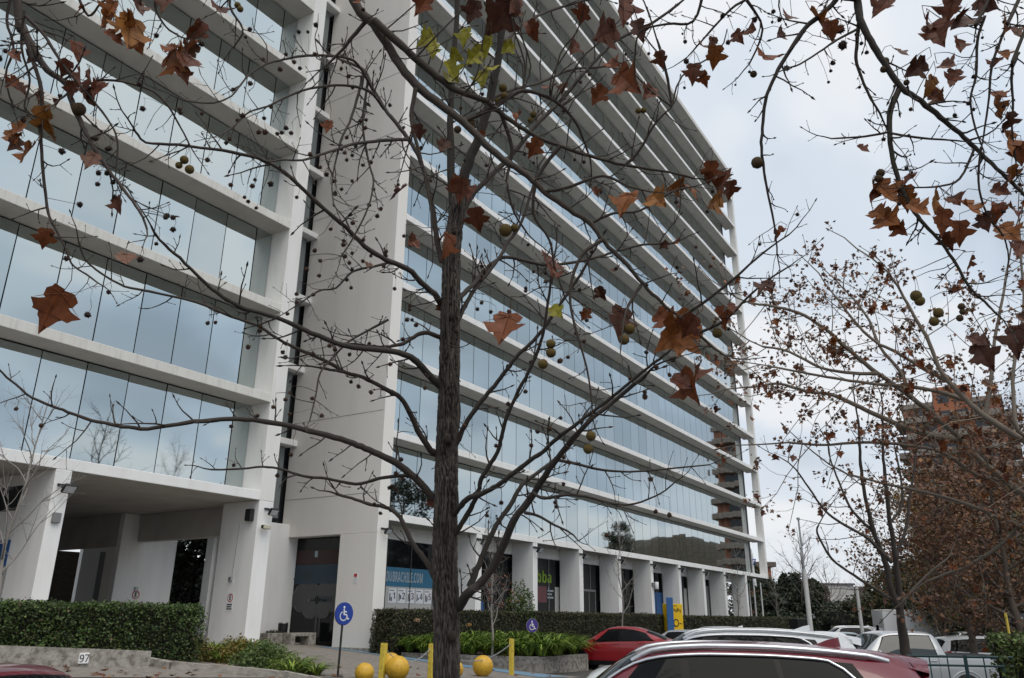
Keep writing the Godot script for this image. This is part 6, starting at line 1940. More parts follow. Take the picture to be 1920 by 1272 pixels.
	hang_leaf(t, Vector3(3.203, 5.473, 22.222), Vector3(3.380, 4.996, 22.190), 0.190, 2, rng)
	hang_leaf(t, Vector3(4.158, 4.478, 22.922), Vector3(4.136, 4.554, 22.935), 0.145, 1, rng)
	hang_leaf(t, Vector3(4.178, 4.586, 23.022), Vector3(4.136, 4.554, 22.935), 0.154, 0, rng)
	hang_leaf(t, Vector3(4.278, 4.480, 23.112), Vector3(4.136, 4.554, 22.935), 0.145, 2, rng)
	hang_leaf(t, Vector3(3.811, 3.559, 22.837), Vector3(3.781, 3.636, 22.839), 0.171, 0, rng)
	hang_leaf(t, Vector3(3.814, 3.493, 22.951), Vector3(3.792, 3.568, 22.966), 0.168, 2, rng)
	hang_leaf(t, Vector3(3.867, 3.417, 22.881), Vector3(3.848, 3.537, 22.930), 0.156, 1, rng)
	hang_leaf(t, Vector3(3.927, 3.273, 22.952), Vector3(3.927, 3.405, 23.037), 0.127, 2, rng)
	hang_leaf(t, Vector3(3.367, 4.416, 21.832), Vector3(3.467, 4.478, 22.029), 0.126, 2, rng)
	hang_leaf(t, Vector3(3.119, 4.326, 21.900), Vector3(3.028, 4.350, 21.772), 0.113, 0, rng)
	hang_leaf(t, Vector3(3.764, 4.975, 22.822), Vector3(3.862, 4.902, 22.928), 0.142, 2, rng)
	hang_leaf(t, Vector3(1.422, 4.367, 21.501), Vector3(1.355, 4.471, 21.463), 0.110, 1, rng)
	hang_leaf(t, Vector3(1.399, 4.345, 21.450), Vector3(1.344, 4.457, 21.437), 0.099, 4, rng)
	hang_leaf(t, Vector3(1.645, 4.224, 21.561), Vector3(1.593, 4.374, 21.579), 0.102, 2, rng)
	hang_leaf(t, Vector3(1.402, 4.293, 21.422), Vector3(1.323, 4.416, 21.378), 0.099, 0, rng)
	hang_leaf(t, Vector3(3.183, 5.398, 22.141), Vector3(3.380, 4.996, 22.190), 0.300, 3, rng)
	hang_leaf(t, Vector3(3.546, 5.449, 22.787), Vector3(3.862, 4.902, 22.928), 0.283, 2, rng)
	hang_leaf(t, Vector3(3.584, 5.355, 22.626), Vector3(3.543, 4.975, 22.315), 0.240, 2, rng)
	hang_leaf(t, Vector3(3.027, 4.997, 21.940), Vector3(2.991, 4.966, 21.861), 0.153, 6, rng)
	hang_leaf(t, Vector3(2.995, 5.177, 22.031), Vector3(2.933, 5.006, 21.822), 0.137, 6, rng)
	hang_leaf(t, Vector3(3.157, 4.981, 22.055), Vector3(3.158, 4.889, 21.997), 0.148, 6, rng)
	hang_leaf(t, Vector3(3.121, 5.137, 22.113), Vector3(3.123, 4.901, 21.962), 0.169, 6, rng)
	hang_leaf(t, Vector3(3.258, 5.234, 22.152), Vector3(3.380, 4.996, 22.190), 0.111, 6, rng)
	hang_leaf(t, Vector3(2.871, 5.145, 21.861), Vector3(2.825, 5.090, 21.752), 0.167, 6, rng)
	hang_leaf(t, Vector3(3.688, 5.034, 22.739), Vector3(3.862, 4.902, 22.928), 0.252, 0, rng)
	hang_leaf(t, Vector3(3.747, 4.019, 22.173), Vector3(3.708, 4.132, 22.183), 0.220, 2, rng)
	hang_leaf(t, Vector3(3.179, 3.973, 21.834), Vector3(3.105, 4.058, 21.774), 0.177, 0, rng)
	hang_leaf(t, Vector3(3.154, 4.283, 21.931), Vector3(3.034, 4.329, 21.773), 0.163, 2, rng)
	hang_leaf(t, Vector3(2.969, 4.276, 21.626), Vector3(3.021, 4.372, 21.770), 0.143, 3, rng)
	hang_leaf(t, Vector3(3.441, 4.253, 21.842), Vector3(3.512, 4.376, 22.033), 0.173, 2, rng)
	hang_leaf(t, Vector3(3.553, 4.133, 22.929), Vector3(3.519, 4.173, 22.901), 0.174, 4, rng)
	hang_leaf(t, Vector3(4.072, 4.498, 22.838), Vector3(4.046, 4.574, 22.847), 0.160, 1, rng)
	hang_leaf(t, Vector3(3.507, 4.147, 22.752), Vector3(3.484, 4.235, 22.774), 0.200, 1, rng)
	hang_leaf(t, Vector3(4.226, 4.510, 23.049), Vector3(4.136, 4.554, 22.935), 0.225, 2, rng)
	hang_leaf(t, Vector3(3.972, 4.271, 23.085), Vector3(3.890, 4.355, 23.011), 0.166, 4, rng)
	hang_leaf(t, Vector3(3.710, 3.640, 21.866), Vector3(3.822, 3.878, 22.199), 0.277, 0, rng)
	hang_leaf(t, Vector3(3.640, 3.513, 22.634), Vector3(3.641, 3.597, 22.690), 0.212, 3, rng)
	hang_leaf(t, Vector3(3.850, 3.475, 22.862), Vector3(3.807, 3.599, 22.874), 0.313, 1, rng)
	hang_leaf(t, Vector3(3.844, 3.752, 22.152), Vector3(3.847, 3.827, 22.205), 0.120, 6, rng)
	hang_leaf(t, Vector3(3.933, 3.193, 22.910), Vector3(3.927, 3.405, 23.037), 0.239, 0, rng)
	hang_leaf(t, Vector3(3.901, 3.220, 22.870), Vector3(3.920, 3.417, 23.028), 0.141, 2, rng)
	hang_leaf(t, Vector3(3.852, 3.516, 23.126), Vector3(3.867, 3.546, 23.169), 0.138, 0, rng)
	hang_leaf(t, Vector3(2.960, 4.611, 21.764), Vector3(2.930, 4.651, 21.743), 0.108, 3, rng)
	hang_leaf(t, Vector3(3.068, 4.553, 21.854), Vector3(3.060, 4.715, 21.948), 0.108, 3, rng)
	hang_leaf(t, Vector3(2.756, 4.708, 21.255), Vector3(2.651, 5.057, 21.318), 0.092, 0, rng)
	hang_leaf(t, Vector3(3.697, 5.028, 22.525), Vector3(3.629, 4.926, 22.351), 0.145, 0, rng)
	hang_leaf(t, Vector3(3.546, 5.051, 22.369), Vector3(3.543, 4.975, 22.315), 0.102, 2, rng)
	hang_leaf(t, Vector3(3.356, 4.804, 22.169), Vector3(3.333, 4.794, 22.126), 0.087, 0, rng)
	hang_leaf(t, Vector3(3.483, 4.647, 22.202), Vector3(3.464, 4.723, 22.221), 0.141, 0, rng)
	hang_leaf(t, Vector3(3.485, 5.034, 22.312), Vector3(3.473, 4.984, 22.261), 0.111, 2, rng)
	hang_leaf(t, Vector3(3.753, 5.154, 22.920), Vector3(3.862, 4.902, 22.928), 0.126, 2, rng)
	hang_leaf(t, Vector3(3.060, 3.999, 21.665), Vector3(3.105, 4.058, 21.774), 0.118, 2, rng)
	hang_leaf(t, Vector3(2.972, 5.297, 22.100), Vector3(2.872, 5.052, 21.783), 0.152, 3, rng)
	hang_leaf(t, Vector3(2.787, 5.316, 21.879), Vector3(2.717, 5.179, 21.680), 0.166, 0, rng)
	hang_ball(t, Vector3(1.696, 3.826, 21.582), Vector3(1.685, 3.895, 21.609), 0.038, 3)
	hang_ball(t, Vector3(1.719, 3.789, 21.594), Vector3(1.685, 3.895, 21.609), 0.040, 3)
	hang_ball(t, Vector3(1.691, 3.805, 21.559), Vector3(1.685, 3.895, 21.609), 0.031, 3)
	hang_ball(t, Vector3(1.341, 3.932, 21.385), Vector3(1.328, 4.006, 21.413), 0.055, 4)
	hang_ball(t, Vector3(1.345, 3.765, 21.313), Vector3(1.294, 3.790, 21.250), 0.034, 1)
	hang_ball(t, Vector3(1.444, 3.663, 21.488), Vector3(1.433, 3.691, 21.489), 0.027, 1)
	hang_ball(t, Vector3(1.428, 3.665, 21.457), Vector3(1.428, 3.704, 21.481), 0.027, 1)
	hang_ball(t, Vector3(1.427, 3.551, 21.370), Vector3(1.349, 3.575, 21.264), 0.029, 1)
	hang_ball(t, Vector3(1.581, 3.473, 21.706), Vector3(1.520, 3.495, 21.625), 0.024, 1)
	hang_ball(t, Vector3(1.596, 3.473, 21.730), Vector3(1.520, 3.495, 21.625), 0.026, 1)
	hang_ball(t, Vector3(1.460, 3.623, 21.514), Vector3(1.456, 3.643, 21.521), 0.025, 1)
	hang_ball(t, Vector3(1.781, 4.650, 21.659), Vector3(1.756, 4.682, 21.640), 0.031, 3)
	hang_ball(t, Vector3(1.792, 4.634, 21.666), Vector3(1.756, 4.682, 21.640), 0.031, 3)
	hang_ball(t, Vector3(1.534, 4.380, 21.489), Vector3(1.537, 4.429, 21.525), 0.027, 1)
	hang_ball(t, Vector3(1.841, 4.514, 21.665), Vector3(1.825, 4.538, 21.655), 0.019, 1)
	hang_ball(t, Vector3(1.532, 4.417, 21.509), Vector3(1.530, 4.441, 21.522), 0.014, 1)
	hang_ball(t, Vector3(3.444, 3.403, 22.332), Vector3(3.486, 3.489, 22.455), 0.053, 3)
	hang_ball(t, Vector3(3.453, 3.357, 22.327), Vector3(3.497, 3.454, 22.460), 0.056, 3)
	hang_ball(t, Vector3(3.442, 3.299, 22.285), Vector3(3.508, 3.418, 22.465), 0.056, 3)
	hang_ball(t, Vector3(3.610, 3.416, 22.674), Vector3(3.591, 3.468, 22.679), 0.061, 3)
	hang_ball(t, Vector3(3.651, 3.485, 22.689), Vector3(3.620, 3.552, 22.684), 0.062, 3)
	hang_ball(t, Vector3(3.627, 2.933, 22.461), Vector3(3.585, 3.083, 22.493), 0.055, 3)
	hang_ball(t, Vector3(3.638, 2.870, 22.438), Vector3(3.585, 3.083, 22.493), 0.055, 3)
	hang_ball(t, Vector3(3.884, 3.460, 23.083), Vector3(3.871, 3.507, 23.092), 0.056, 3)
	hang_ball(t, Vector3(3.480, 3.314, 22.365), Vector3(3.518, 3.383, 22.470), 0.039, 0)
	hang_ball(t, Vector3(3.545, 4.204, 21.974), Vector3(3.545, 4.300, 22.037), 0.082, 3)
	hang_ball(t, Vector3(3.570, 4.217, 22.022), Vector3(3.556, 4.283, 22.043), 0.050, 3)
	hang_ball(t, Vector3(3.208, 4.755, 21.932), Vector3(3.230, 4.819, 22.008), 0.074, 4)
	hang_ball(t, Vector3(3.083, 4.643, 21.943), Vector3(3.071, 4.701, 21.962), 0.045, 4)
	hang_ball(t, Vector3(3.295, 4.994, 22.105), Vector3(3.337, 4.942, 22.138), 0.053, 3)
	hang_ball(t, Vector3(3.306, 4.944, 22.107), Vector3(3.323, 4.923, 22.121), 0.050, 3)
	hang_ball(t, Vector3(3.307, 4.925, 22.062), Vector3(3.351, 4.960, 22.155), 0.044, 3)
	hang_ball(t, Vector3(3.473, 4.878, 22.208), Vector3(3.450, 4.987, 22.243), 0.044, 3)
	hang_ball(t, Vector3(3.474, 4.845, 22.189), Vector3(3.450, 4.987, 22.243), 0.041, 3)
	hang_ball(t, Vector3(3.779, 4.880, 22.783), Vector3(3.838, 4.812, 22.833), 0.038, 3)
	hang_ball(t, Vector3(3.763, 4.877, 22.756), Vector3(3.838, 4.812, 22.833), 0.038, 3)
	hang_ball(t, Vector3(3.931, 5.262, 23.272), Vector3(3.862, 4.902, 22.928), 0.038, 1)
	for k in 60:
		var p: Vector3 = tips[rng.randi() % tips.size()]
		hang_ball(t, p - Vector3(0, rng.randf_range(0.03, 0.07), 0), p, rng.randf_range(0.018, 0.03), 1)
	for k in 26:
		var p: Vector3 = tips[rng.randi() % tips.size()]
		hang_leaf(t, p - Vector3(0, 0.07, 0), p, rng.randf_range(0.06, 0.11), [0, 2, 5, 3][k % 4], rng)
	end_stalks(t)
	tips = []
	var u := start_tree("plane_tree", "near tree reaching in from the upper right with orange brown leaves against the sky", Color(0.050, 0.040, 0.032), 0.0033, 2.8)
	part("trunk", bark_trunk([Vector3(4.0, gy(4, 25.6) - 0.2, 25.8), Vector3(4.1, 2.2, 25.7), Vector3(4.2, 4.6, 25.65), Vector3(4.2, 6.7, 25.6), Vector3(4.3, 8.2, 25.6)], 0.2, 0.09, 7, Color(0.105, 0.085, 0.072), 0.01, 48, 10), M.bark, u)
	b = grow(u, [Vector3(4.200, 6.600, 25.600), Vector3(3.753, 6.255, 24.818), Vector3(3.310, 4.911, 24.040), Vector3(3.360, 4.771, 24.028), Vector3(3.367, 4.665, 24.025), Vector3(3.396, 4.554, 24.051), Vector3(3.429, 4.444, 24.086), Vector3(3.477, 4.322, 24.136), Vector3(3.516, 4.245, 24.201), Vector3(3.554, 4.162, 24.262), Vector3(3.593, 4.080, 24.323), Vector3(3.617, 4.005, 24.366), Vector3(3.649, 3.925, 24.418), Vector3(3.688, 3.833, 24.475), Vector3(3.710, 3.761, 24.517)], 0.0211, 0.0068, 5.00, 0.16, tips, rng)
	b = grow(u, [Vector3(3.483, 4.323, 24.129), Vector3(3.463, 4.211, 24.078), Vector3(3.461, 4.105, 24.060), Vector3(3.472, 3.987, 24.053), Vector3(3.495, 3.862, 24.063), Vector3(3.527, 3.745, 24.091), Vector3(3.547, 3.667, 24.126), Vector3(3.584, 3.575, 24.179), Vector3(3.613, 3.478, 24.214), Vector3(3.644, 3.374, 24.249), Vector3(3.663, 3.309, 24.290), Vector3(3.674, 3.251, 24.325)], 0.0133, 0.0044, 5.00, 0.16, tips, rng)
	b = grow(u, [Vector3(3.394, 4.670, 24.016), Vector3(3.396, 4.570, 23.994), Vector3(3.405, 4.464, 23.979), Vector3(3.449, 4.329, 24.000), Vector3(3.487, 4.225, 24.032), Vector3(3.511, 4.136, 24.050)], 0.0099, 0.0036, 6.00, 0.15, tips, rng)
	b = grow(u, [Vector3(3.354, 4.950, 24.037), Vector3(3.395, 4.843, 23.933), Vector3(3.361, 4.765, 23.865), Vector3(3.324, 4.689, 23.792), Vector3(3.299, 4.572, 23.712), Vector3(3.279, 4.450, 23.639), Vector3(3.272, 4.328, 23.584), Vector3(3.285, 4.200, 23.556), Vector3(3.292, 4.104, 23.540), Vector3(3.326, 3.955, 23.534), Vector3(3.350, 3.847, 23.536), Vector3(3.376, 3.737, 23.542), Vector3(3.398, 3.615, 23.534)], 0.0140, 0.0036, 5.00, 0.17, tips, rng)
	b = grow(u, [Vector3(4.200, 6.600, 25.600), Vector3(3.387, 4.577, 24.537), Vector3(3.380, 4.478, 24.496), Vector3(3.376, 4.366, 24.450), Vector3(3.398, 4.215, 24.419), Vector3(3.397, 4.111, 24.382), Vector3(3.417, 4.005, 24.378), Vector3(3.439, 3.918, 24.388)], 0.0080, 0.0033, 6.00, 0.15, tips, rng)
	b = grow(u, [Vector3(4.200, 6.600, 25.600), Vector3(3.352, 4.503, 24.632), Vector3(3.355, 4.447, 24.600), Vector3(3.359, 4.342, 24.538), Vector3(3.373, 4.217, 24.478), Vector3(3.410, 4.064, 24.438), Vector3(3.438, 3.932, 24.396)], 0.0088, 0.0033, 6.00, 0.15, tips, rng)
	b = grow(u, [Vector3(4.200, 6.600, 25.600), Vector3(3.298, 4.308, 24.618), Vector3(3.311, 4.206, 24.573), Vector3(3.319, 4.131, 24.536), Vector3(3.360, 4.004, 24.518), Vector3(3.377, 3.937, 24.501), Vector3(3.427, 3.802, 24.491)], 0.0075, 0.0032, 6.00, 0.15, tips, rng)
	b = grow(u, [Vector3(3.488, 5.066, 24.028), Vector3(3.414, 5.005, 23.831), Vector3(3.340, 4.993, 23.668), Vector3(3.281, 4.932, 23.495), Vector3(3.271, 4.845, 23.382), Vector3(3.264, 4.744, 23.267)], 0.0104, 0.0040, 5.00, 0.18, tips, rng)
	b = grow(u, [Vector3(3.252, 4.913, 23.555), Vector3(3.377, 4.813, 23.588), Vector3(3.433, 4.683, 23.494)], 0.0078, 0.0040, 5.00, 0.18, tips, rng)
	b = grow(u, [Vector3(3.206, 5.035, 23.364), Vector3(3.243, 4.901, 23.286), Vector3(3.194, 4.904, 23.163), Vector3(3.153, 4.882, 23.033), Vector3(3.197, 4.770, 22.979)], 0.0080, 0.0041, 5.00, 0.18, tips, rng)
	b = grow(u, [Vector3(3.305, 4.572, 24.010), Vector3(3.248, 4.509, 23.929), Vector3(3.205, 4.453, 23.874), Vector3(3.145, 4.372, 23.776), Vector3(3.097, 4.338, 23.727)], 0.0060, 0.0035, 5.00, 0.15, tips, rng)
	b = grow(u, [Vector3(3.417, 4.078, 24.063), Vector3(3.375, 4.060, 23.984), Vector3(3.327, 4.052, 23.904), Vector3(3.291, 4.047, 23.843)], 0.0059, 0.0035, 5.00, 0.15, tips, rng)
	b = grow(u, [Vector3(3.421, 4.072, 24.065), Vector3(3.456, 4.036, 24.162), Vector3(3.487, 4.009, 24.259), Vector3(3.497, 3.984, 24.326)], 0.0059, 0.0034, 5.00, 0.15, tips, rng)
	b = grow(u, [Vector3(3.533, 3.953, 24.362), Vector3(3.502, 3.816, 24.289), Vector3(3.429, 3.767, 24.208), Vector3(3.343, 3.744, 24.124)], 0.0057, 0.0033, 5.00, 0.15, tips, rng)
	b = grow(u, [Vector3(3.442, 3.907, 24.386), Vector3(3.477, 3.772, 24.352), Vector3(3.532, 3.647, 24.358), Vector3(3.592, 3.564, 24.399), Vector3(3.623, 3.502, 24.407)], 0.0055, 0.0033, 5.00, 0.15, tips, rng)
	hang_leaf(u, Vector3(3.525, 3.864, 24.087), Vector3(3.485, 3.915, 24.059), 0.129, 0, rng)
	hang_leaf(u, Vector3(3.459, 3.829, 23.962), Vector3(3.485, 3.915, 24.059), 0.117, 2, rng)
	hang_leaf(u, Vector3(3.386, 3.657, 24.126), Vector3(3.355, 3.747, 24.136), 0.111, 1, rng)
	hang_leaf(u, Vector3(3.529, 3.657, 24.036), Vector3(3.527, 3.745, 24.091), 0.104, 0, rng)
	hang_leaf(u, Vector3(3.511, 3.726, 24.264), Vector3(3.481, 3.802, 24.266), 0.101, 2, rng)
	hang_leaf(u, Vector3(3.544, 3.605, 24.351), Vector3(3.524, 3.665, 24.357), 0.110, 3, rng)
	hang_leaf(u, Vector3(3.555, 3.647, 24.395), Vector3(3.516, 3.682, 24.356), 0.099, 0, rng)
	hang_leaf(u, Vector3(3.439, 3.741, 24.471), Vector3(3.427, 3.802, 24.491), 0.096, 1, rng)
	hang_leaf(u, Vector3(3.253, 4.439, 24.285), Vector3(3.378, 4.430, 24.476), 0.102, 3, rng)
	hang_leaf(u, Vector3(3.344, 4.350, 24.384), Vector3(3.377, 4.382, 24.457), 0.102, 2, rng)
	hang_leaf(u, Vector3(3.424, 4.106, 24.487), Vector3(3.389, 4.151, 24.461), 0.099, 0, rng)
	hang_leaf(u, Vector3(3.367, 3.943, 24.489), Vector3(3.365, 3.985, 24.513), 0.086, 3, rng)
	hang_leaf(u, Vector3(3.550, 4.254, 24.269), Vector3(3.521, 4.233, 24.209), 0.095, 2, rng)
	hang_leaf(u, Vector3(3.467, 4.489, 24.160), Vector3(3.419, 4.475, 24.076), 0.097, 3, rng)
	hang_leaf(u, Vector3(3.414, 4.688, 23.894), Vector3(3.366, 4.776, 23.875), 0.114, 0, rng)
	hang_leaf(u, Vector3(3.412, 4.863, 23.714), Vector3(3.372, 4.998, 23.738), 0.105, 2, rng)
	hang_leaf(u, Vector3(3.335, 4.605, 23.287), Vector3(3.264, 4.744, 23.267), 0.096, 0, rng)
	hang_leaf(u, Vector3(3.340, 4.787, 23.477), Vector3(3.277, 4.894, 23.446), 0.096, 2, rng)
	hang_leaf(u, Vector3(3.646, 3.502, 24.444), Vector3(3.605, 3.537, 24.402), 0.110, 2, rng)
	hang_leaf(u, Vector3(3.687, 3.800, 24.435), Vector3(3.677, 3.859, 24.458), 0.092, 2, rng)
	hang_leaf(u, Vector3(3.479, 3.731, 23.968), Vector3(3.504, 3.828, 24.071), 0.112, 1, rng)
	hang_leaf(u, Vector3(3.603, 3.581, 24.204), Vector3(3.579, 3.588, 24.171), 0.103, 2, rng)
	hang_leaf(u, Vector3(3.381, 4.727, 23.857), Vector3(3.376, 4.798, 23.894), 0.190, 1, rng)
	hang_leaf(u, Vector3(3.330, 4.798, 23.548), Vector3(3.323, 4.856, 23.574), 0.105, 2, rng)
	hang_leaf(u, Vector3(3.445, 4.685, 23.584), Vector3(3.393, 4.776, 23.561), 0.165, 0, rng)
	hang_leaf(u, Vector3(3.323, 4.699, 23.353), Vector3(3.268, 4.801, 23.333), 0.134, 1, rng)
	hang_leaf(u, Vector3(3.298, 4.630, 23.247), Vector3(3.264, 4.744, 23.267), 0.121, 2, rng)
	hang_leaf(u, Vector3(3.299, 4.748, 23.352), Vector3(3.269, 4.816, 23.349), 0.112, 5, rng)
	hang_leaf(u, Vector3(3.427, 4.789, 23.651), Vector3(3.377, 4.813, 23.588), 0.093, 5, rng)
	hang_leaf(u, Vector3(3.426, 4.737, 24.110), Vector3(3.352, 4.791, 24.030), 0.136, 2, rng)
	hang_leaf(u, Vector3(3.300, 4.491, 24.369), Vector3(3.382, 4.507, 24.508), 0.136, 2, rng)
	hang_leaf(u, Vector3(3.288, 4.395, 24.315), Vector3(3.378, 4.414, 24.470), 0.158, 2, rng)
	hang_leaf(u, Vector3(3.330, 4.456, 24.402), Vector3(3.380, 4.478, 24.496), 0.125, 3, rng)
	hang_leaf(u, Vector3(3.393, 4.534, 24.520), Vector3(3.387, 4.577, 24.537), 0.137, 3, rng)
	hang_leaf(u, Vector3(3.357, 4.367, 24.552), Vector3(3.356, 4.417, 24.582), 0.133, 1, rng)
	hang_leaf(u, Vector3(3.384, 4.357, 24.588), Vector3(3.356, 4.417, 24.582), 0.099, 2, rng)
	hang_leaf(u, Vector3(3.501, 4.408, 24.200), Vector3(3.449, 4.392, 24.107), 0.133, 3, rng)
	hang_leaf(u, Vector3(3.529, 4.307, 24.247), Vector3(3.504, 4.267, 24.182), 0.120, 4, rng)
	hang_leaf(u, Vector3(3.336, 4.258, 24.331), Vector3(3.386, 4.301, 24.437), 0.101, 5, rng)
	hang_leaf(u, Vector3(3.351, 4.201, 24.331), Vector3(3.395, 4.237, 24.423), 0.101, 2, rng)
	hang_leaf(u, Vector3(3.433, 4.054, 24.468), Vector3(3.399, 4.108, 24.450), 0.110, 1, rng)
	hang_leaf(u, Vector3(3.379, 4.004, 23.954), Vector3(3.361, 4.058, 23.961), 0.066, 2, rng)
	hang_leaf(u, Vector3(3.392, 3.862, 24.475), Vector3(3.384, 3.918, 24.500), 0.118, 1, rng)
	hang_leaf(u, Vector3(3.432, 3.822, 24.513), Vector3(3.406, 3.860, 24.496), 0.107, 0, rng)
	hang_leaf(u, Vector3(3.490, 3.817, 24.010), Vector3(3.488, 3.897, 24.060), 0.145, 1, rng)
	hang_leaf(u, Vector3(3.529, 3.789, 24.076), Vector3(3.500, 3.845, 24.067), 0.135, 1, rng)
	hang_leaf(u, Vector3(3.426, 3.698, 24.178), Vector3(3.404, 3.760, 24.184), 0.138, 4, rng)
	hang_leaf(u, Vector3(3.510, 3.697, 24.002), Vector3(3.509, 3.812, 24.075), 0.163, 1, rng)
	hang_leaf(u, Vector3(3.479, 3.619, 24.191), Vector3(3.429, 3.767, 24.208), 0.138, 0, rng)
	hang_leaf(u, Vector3(3.493, 3.657, 24.304), Vector3(3.492, 3.736, 24.354), 0.133, 1, rng)
	hang_leaf(u, Vector3(3.498, 3.562, 24.250), Vector3(3.532, 3.647, 24.358), 0.122, 0, rng)
	hang_leaf(u, Vector3(3.610, 3.564, 24.427), Vector3(3.575, 3.588, 24.387), 0.133, 1, rng)
	hang_leaf(u, Vector3(3.715, 3.713, 24.469), Vector3(3.701, 3.792, 24.499), 0.114, 2, rng)
	hang_leaf(u, Vector3(3.642, 3.484, 24.257), Vector3(3.609, 3.492, 24.209), 0.082, 0, rng)
	hang_leaf(u, Vector3(3.669, 3.147, 24.241), Vector3(3.673, 3.259, 24.320), 0.100, 3, rng)
	hang_leaf(u, Vector3(3.701, 3.083, 24.257), Vector3(3.674, 3.251, 24.325), 0.144, 3, rng)
	hang_leaf(u, Vector3(3.747, 3.147, 24.371), Vector3(3.674, 3.251, 24.325), 0.166, 3, rng)
	hang_leaf(u, Vector3(3.396, 3.701, 23.550), Vector3(3.376, 3.737, 23.542), 0.085, 0, rng)
	hang_leaf(u, Vector3(3.409, 3.464, 23.452), Vector3(3.398, 3.615, 23.534), 0.108, 3, rng)
	hang_leaf(u, Vector3(3.280, 4.749, 23.317), Vector3(3.268, 4.801, 23.333), 0.096, 2, rng)
	hang_leaf(u, Vector3(3.385, 4.273, 24.535), Vector3(3.361, 4.324, 24.530), 0.088, 1, rng)
	hang_leaf(u, Vector3(3.374, 4.231, 24.490), Vector3(3.367, 4.270, 24.504), 0.080, 2, rng)
	hang_ball(u, Vector3(3.301, 4.038, 23.512), Vector3(3.292, 4.104, 23.540), 0.059, 4)
	hang_ball(u, Vector3(3.461, 3.913, 23.997), Vector3(3.475, 3.969, 24.055), 0.040, 4)
	hang_ball(u, Vector3(3.461, 3.889, 23.987), Vector3(3.478, 3.951, 24.056), 0.038, 4)
	hang_ball(u, Vector3(3.572, 3.357, 24.047), Vector3(3.601, 3.520, 24.199), 0.050, 3)
	hang_ball(u, Vector3(3.578, 3.333, 24.057), Vector3(3.609, 3.492, 24.209), 0.045, 3)
	hang_ball(u, Vector3(3.610, 3.278, 24.117), Vector3(3.635, 3.403, 24.239), 0.045, 3)
	hang_ball(u, Vector3(3.606, 3.242, 24.096), Vector3(3.639, 3.388, 24.244), 0.043, 3)
	hang_ball(u, Vector3(3.645, 3.301, 24.204), Vector3(3.644, 3.374, 24.249), 0.031, 4)
	hang_ball(u, Vector3(3.650, 3.279, 24.204), Vector3(3.647, 3.364, 24.255), 0.027, 4)
	hang_ball(u, Vector3(3.647, 3.252, 24.190), Vector3(3.649, 3.355, 24.261), 0.031, 4)
	hang_ball(u, Vector3(3.438, 4.706, 23.927), Vector3(3.381, 4.810, 23.904), 0.056, 1)
	hang_ball(u, Vector3(3.278, 4.493, 23.944), Vector3(3.273, 4.536, 23.964), 0.053, 1)
	hang_ball(u, Vector3(3.442, 4.456, 24.092), Vector3(3.415, 4.491, 24.071), 0.039, 4)
	hang_ball(u, Vector3(3.438, 4.414, 24.081), Vector3(3.429, 4.444, 24.086), 0.034, 4)
	hang_ball(u, Vector3(3.459, 4.635, 23.503), Vector3(3.433, 4.683, 23.494), 0.037, 4)
	hang_ball(u, Vector3(3.318, 4.837, 23.568), Vector3(3.305, 4.870, 23.569), 0.037, 1)
	hang_ball(u, Vector3(3.309, 4.495, 23.689), Vector3(3.293, 4.537, 23.691), 0.035, 1)
	hang_ball(u, Vector3(3.374, 4.891, 23.649), Vector3(3.332, 4.985, 23.643), 0.029, 1)
	hang_ball(u, Vector3(3.397, 4.850, 23.670), Vector3(3.351, 4.995, 23.691), 0.032, 1)
	hang_ball(u, Vector3(3.263, 4.883, 23.429), Vector3(3.279, 4.919, 23.479), 0.032, 1)
	hang_ball(u, Vector3(3.256, 4.808, 23.232), Vector3(3.229, 4.902, 23.250), 0.027, 1)
	hang_ball(u, Vector3(3.261, 4.693, 23.228), Vector3(3.264, 4.744, 23.267), 0.037, 1)
	hang_ball(u, Vector3(3.495, 4.348, 24.159), Vector3(3.456, 4.374, 24.115), 0.029, 4)
	hang_ball(u, Vector3(3.251, 4.399, 23.897), Vector3(3.218, 4.469, 23.890), 0.029, 1)
	hang_ball(u, Vector3(3.250, 4.361, 23.884), Vector3(3.205, 4.453, 23.874), 0.019, 1)
	hang_ball(u, Vector3(3.252, 4.309, 23.868), Vector3(3.188, 4.430, 23.846), 0.017, 1)
	hang_ball(u, Vector3(3.509, 4.215, 24.156), Vector3(3.504, 4.267, 24.182), 0.019, 4)
	for k in 40:
		var p: Vector3 = tips[rng.randi() % tips.size()]
		hang_ball(u, p - Vector3(0, rng.randf_range(0.03, 0.07), 0), p, rng.randf_range(0.014, 0.026), 1)
	end_stalks(u)


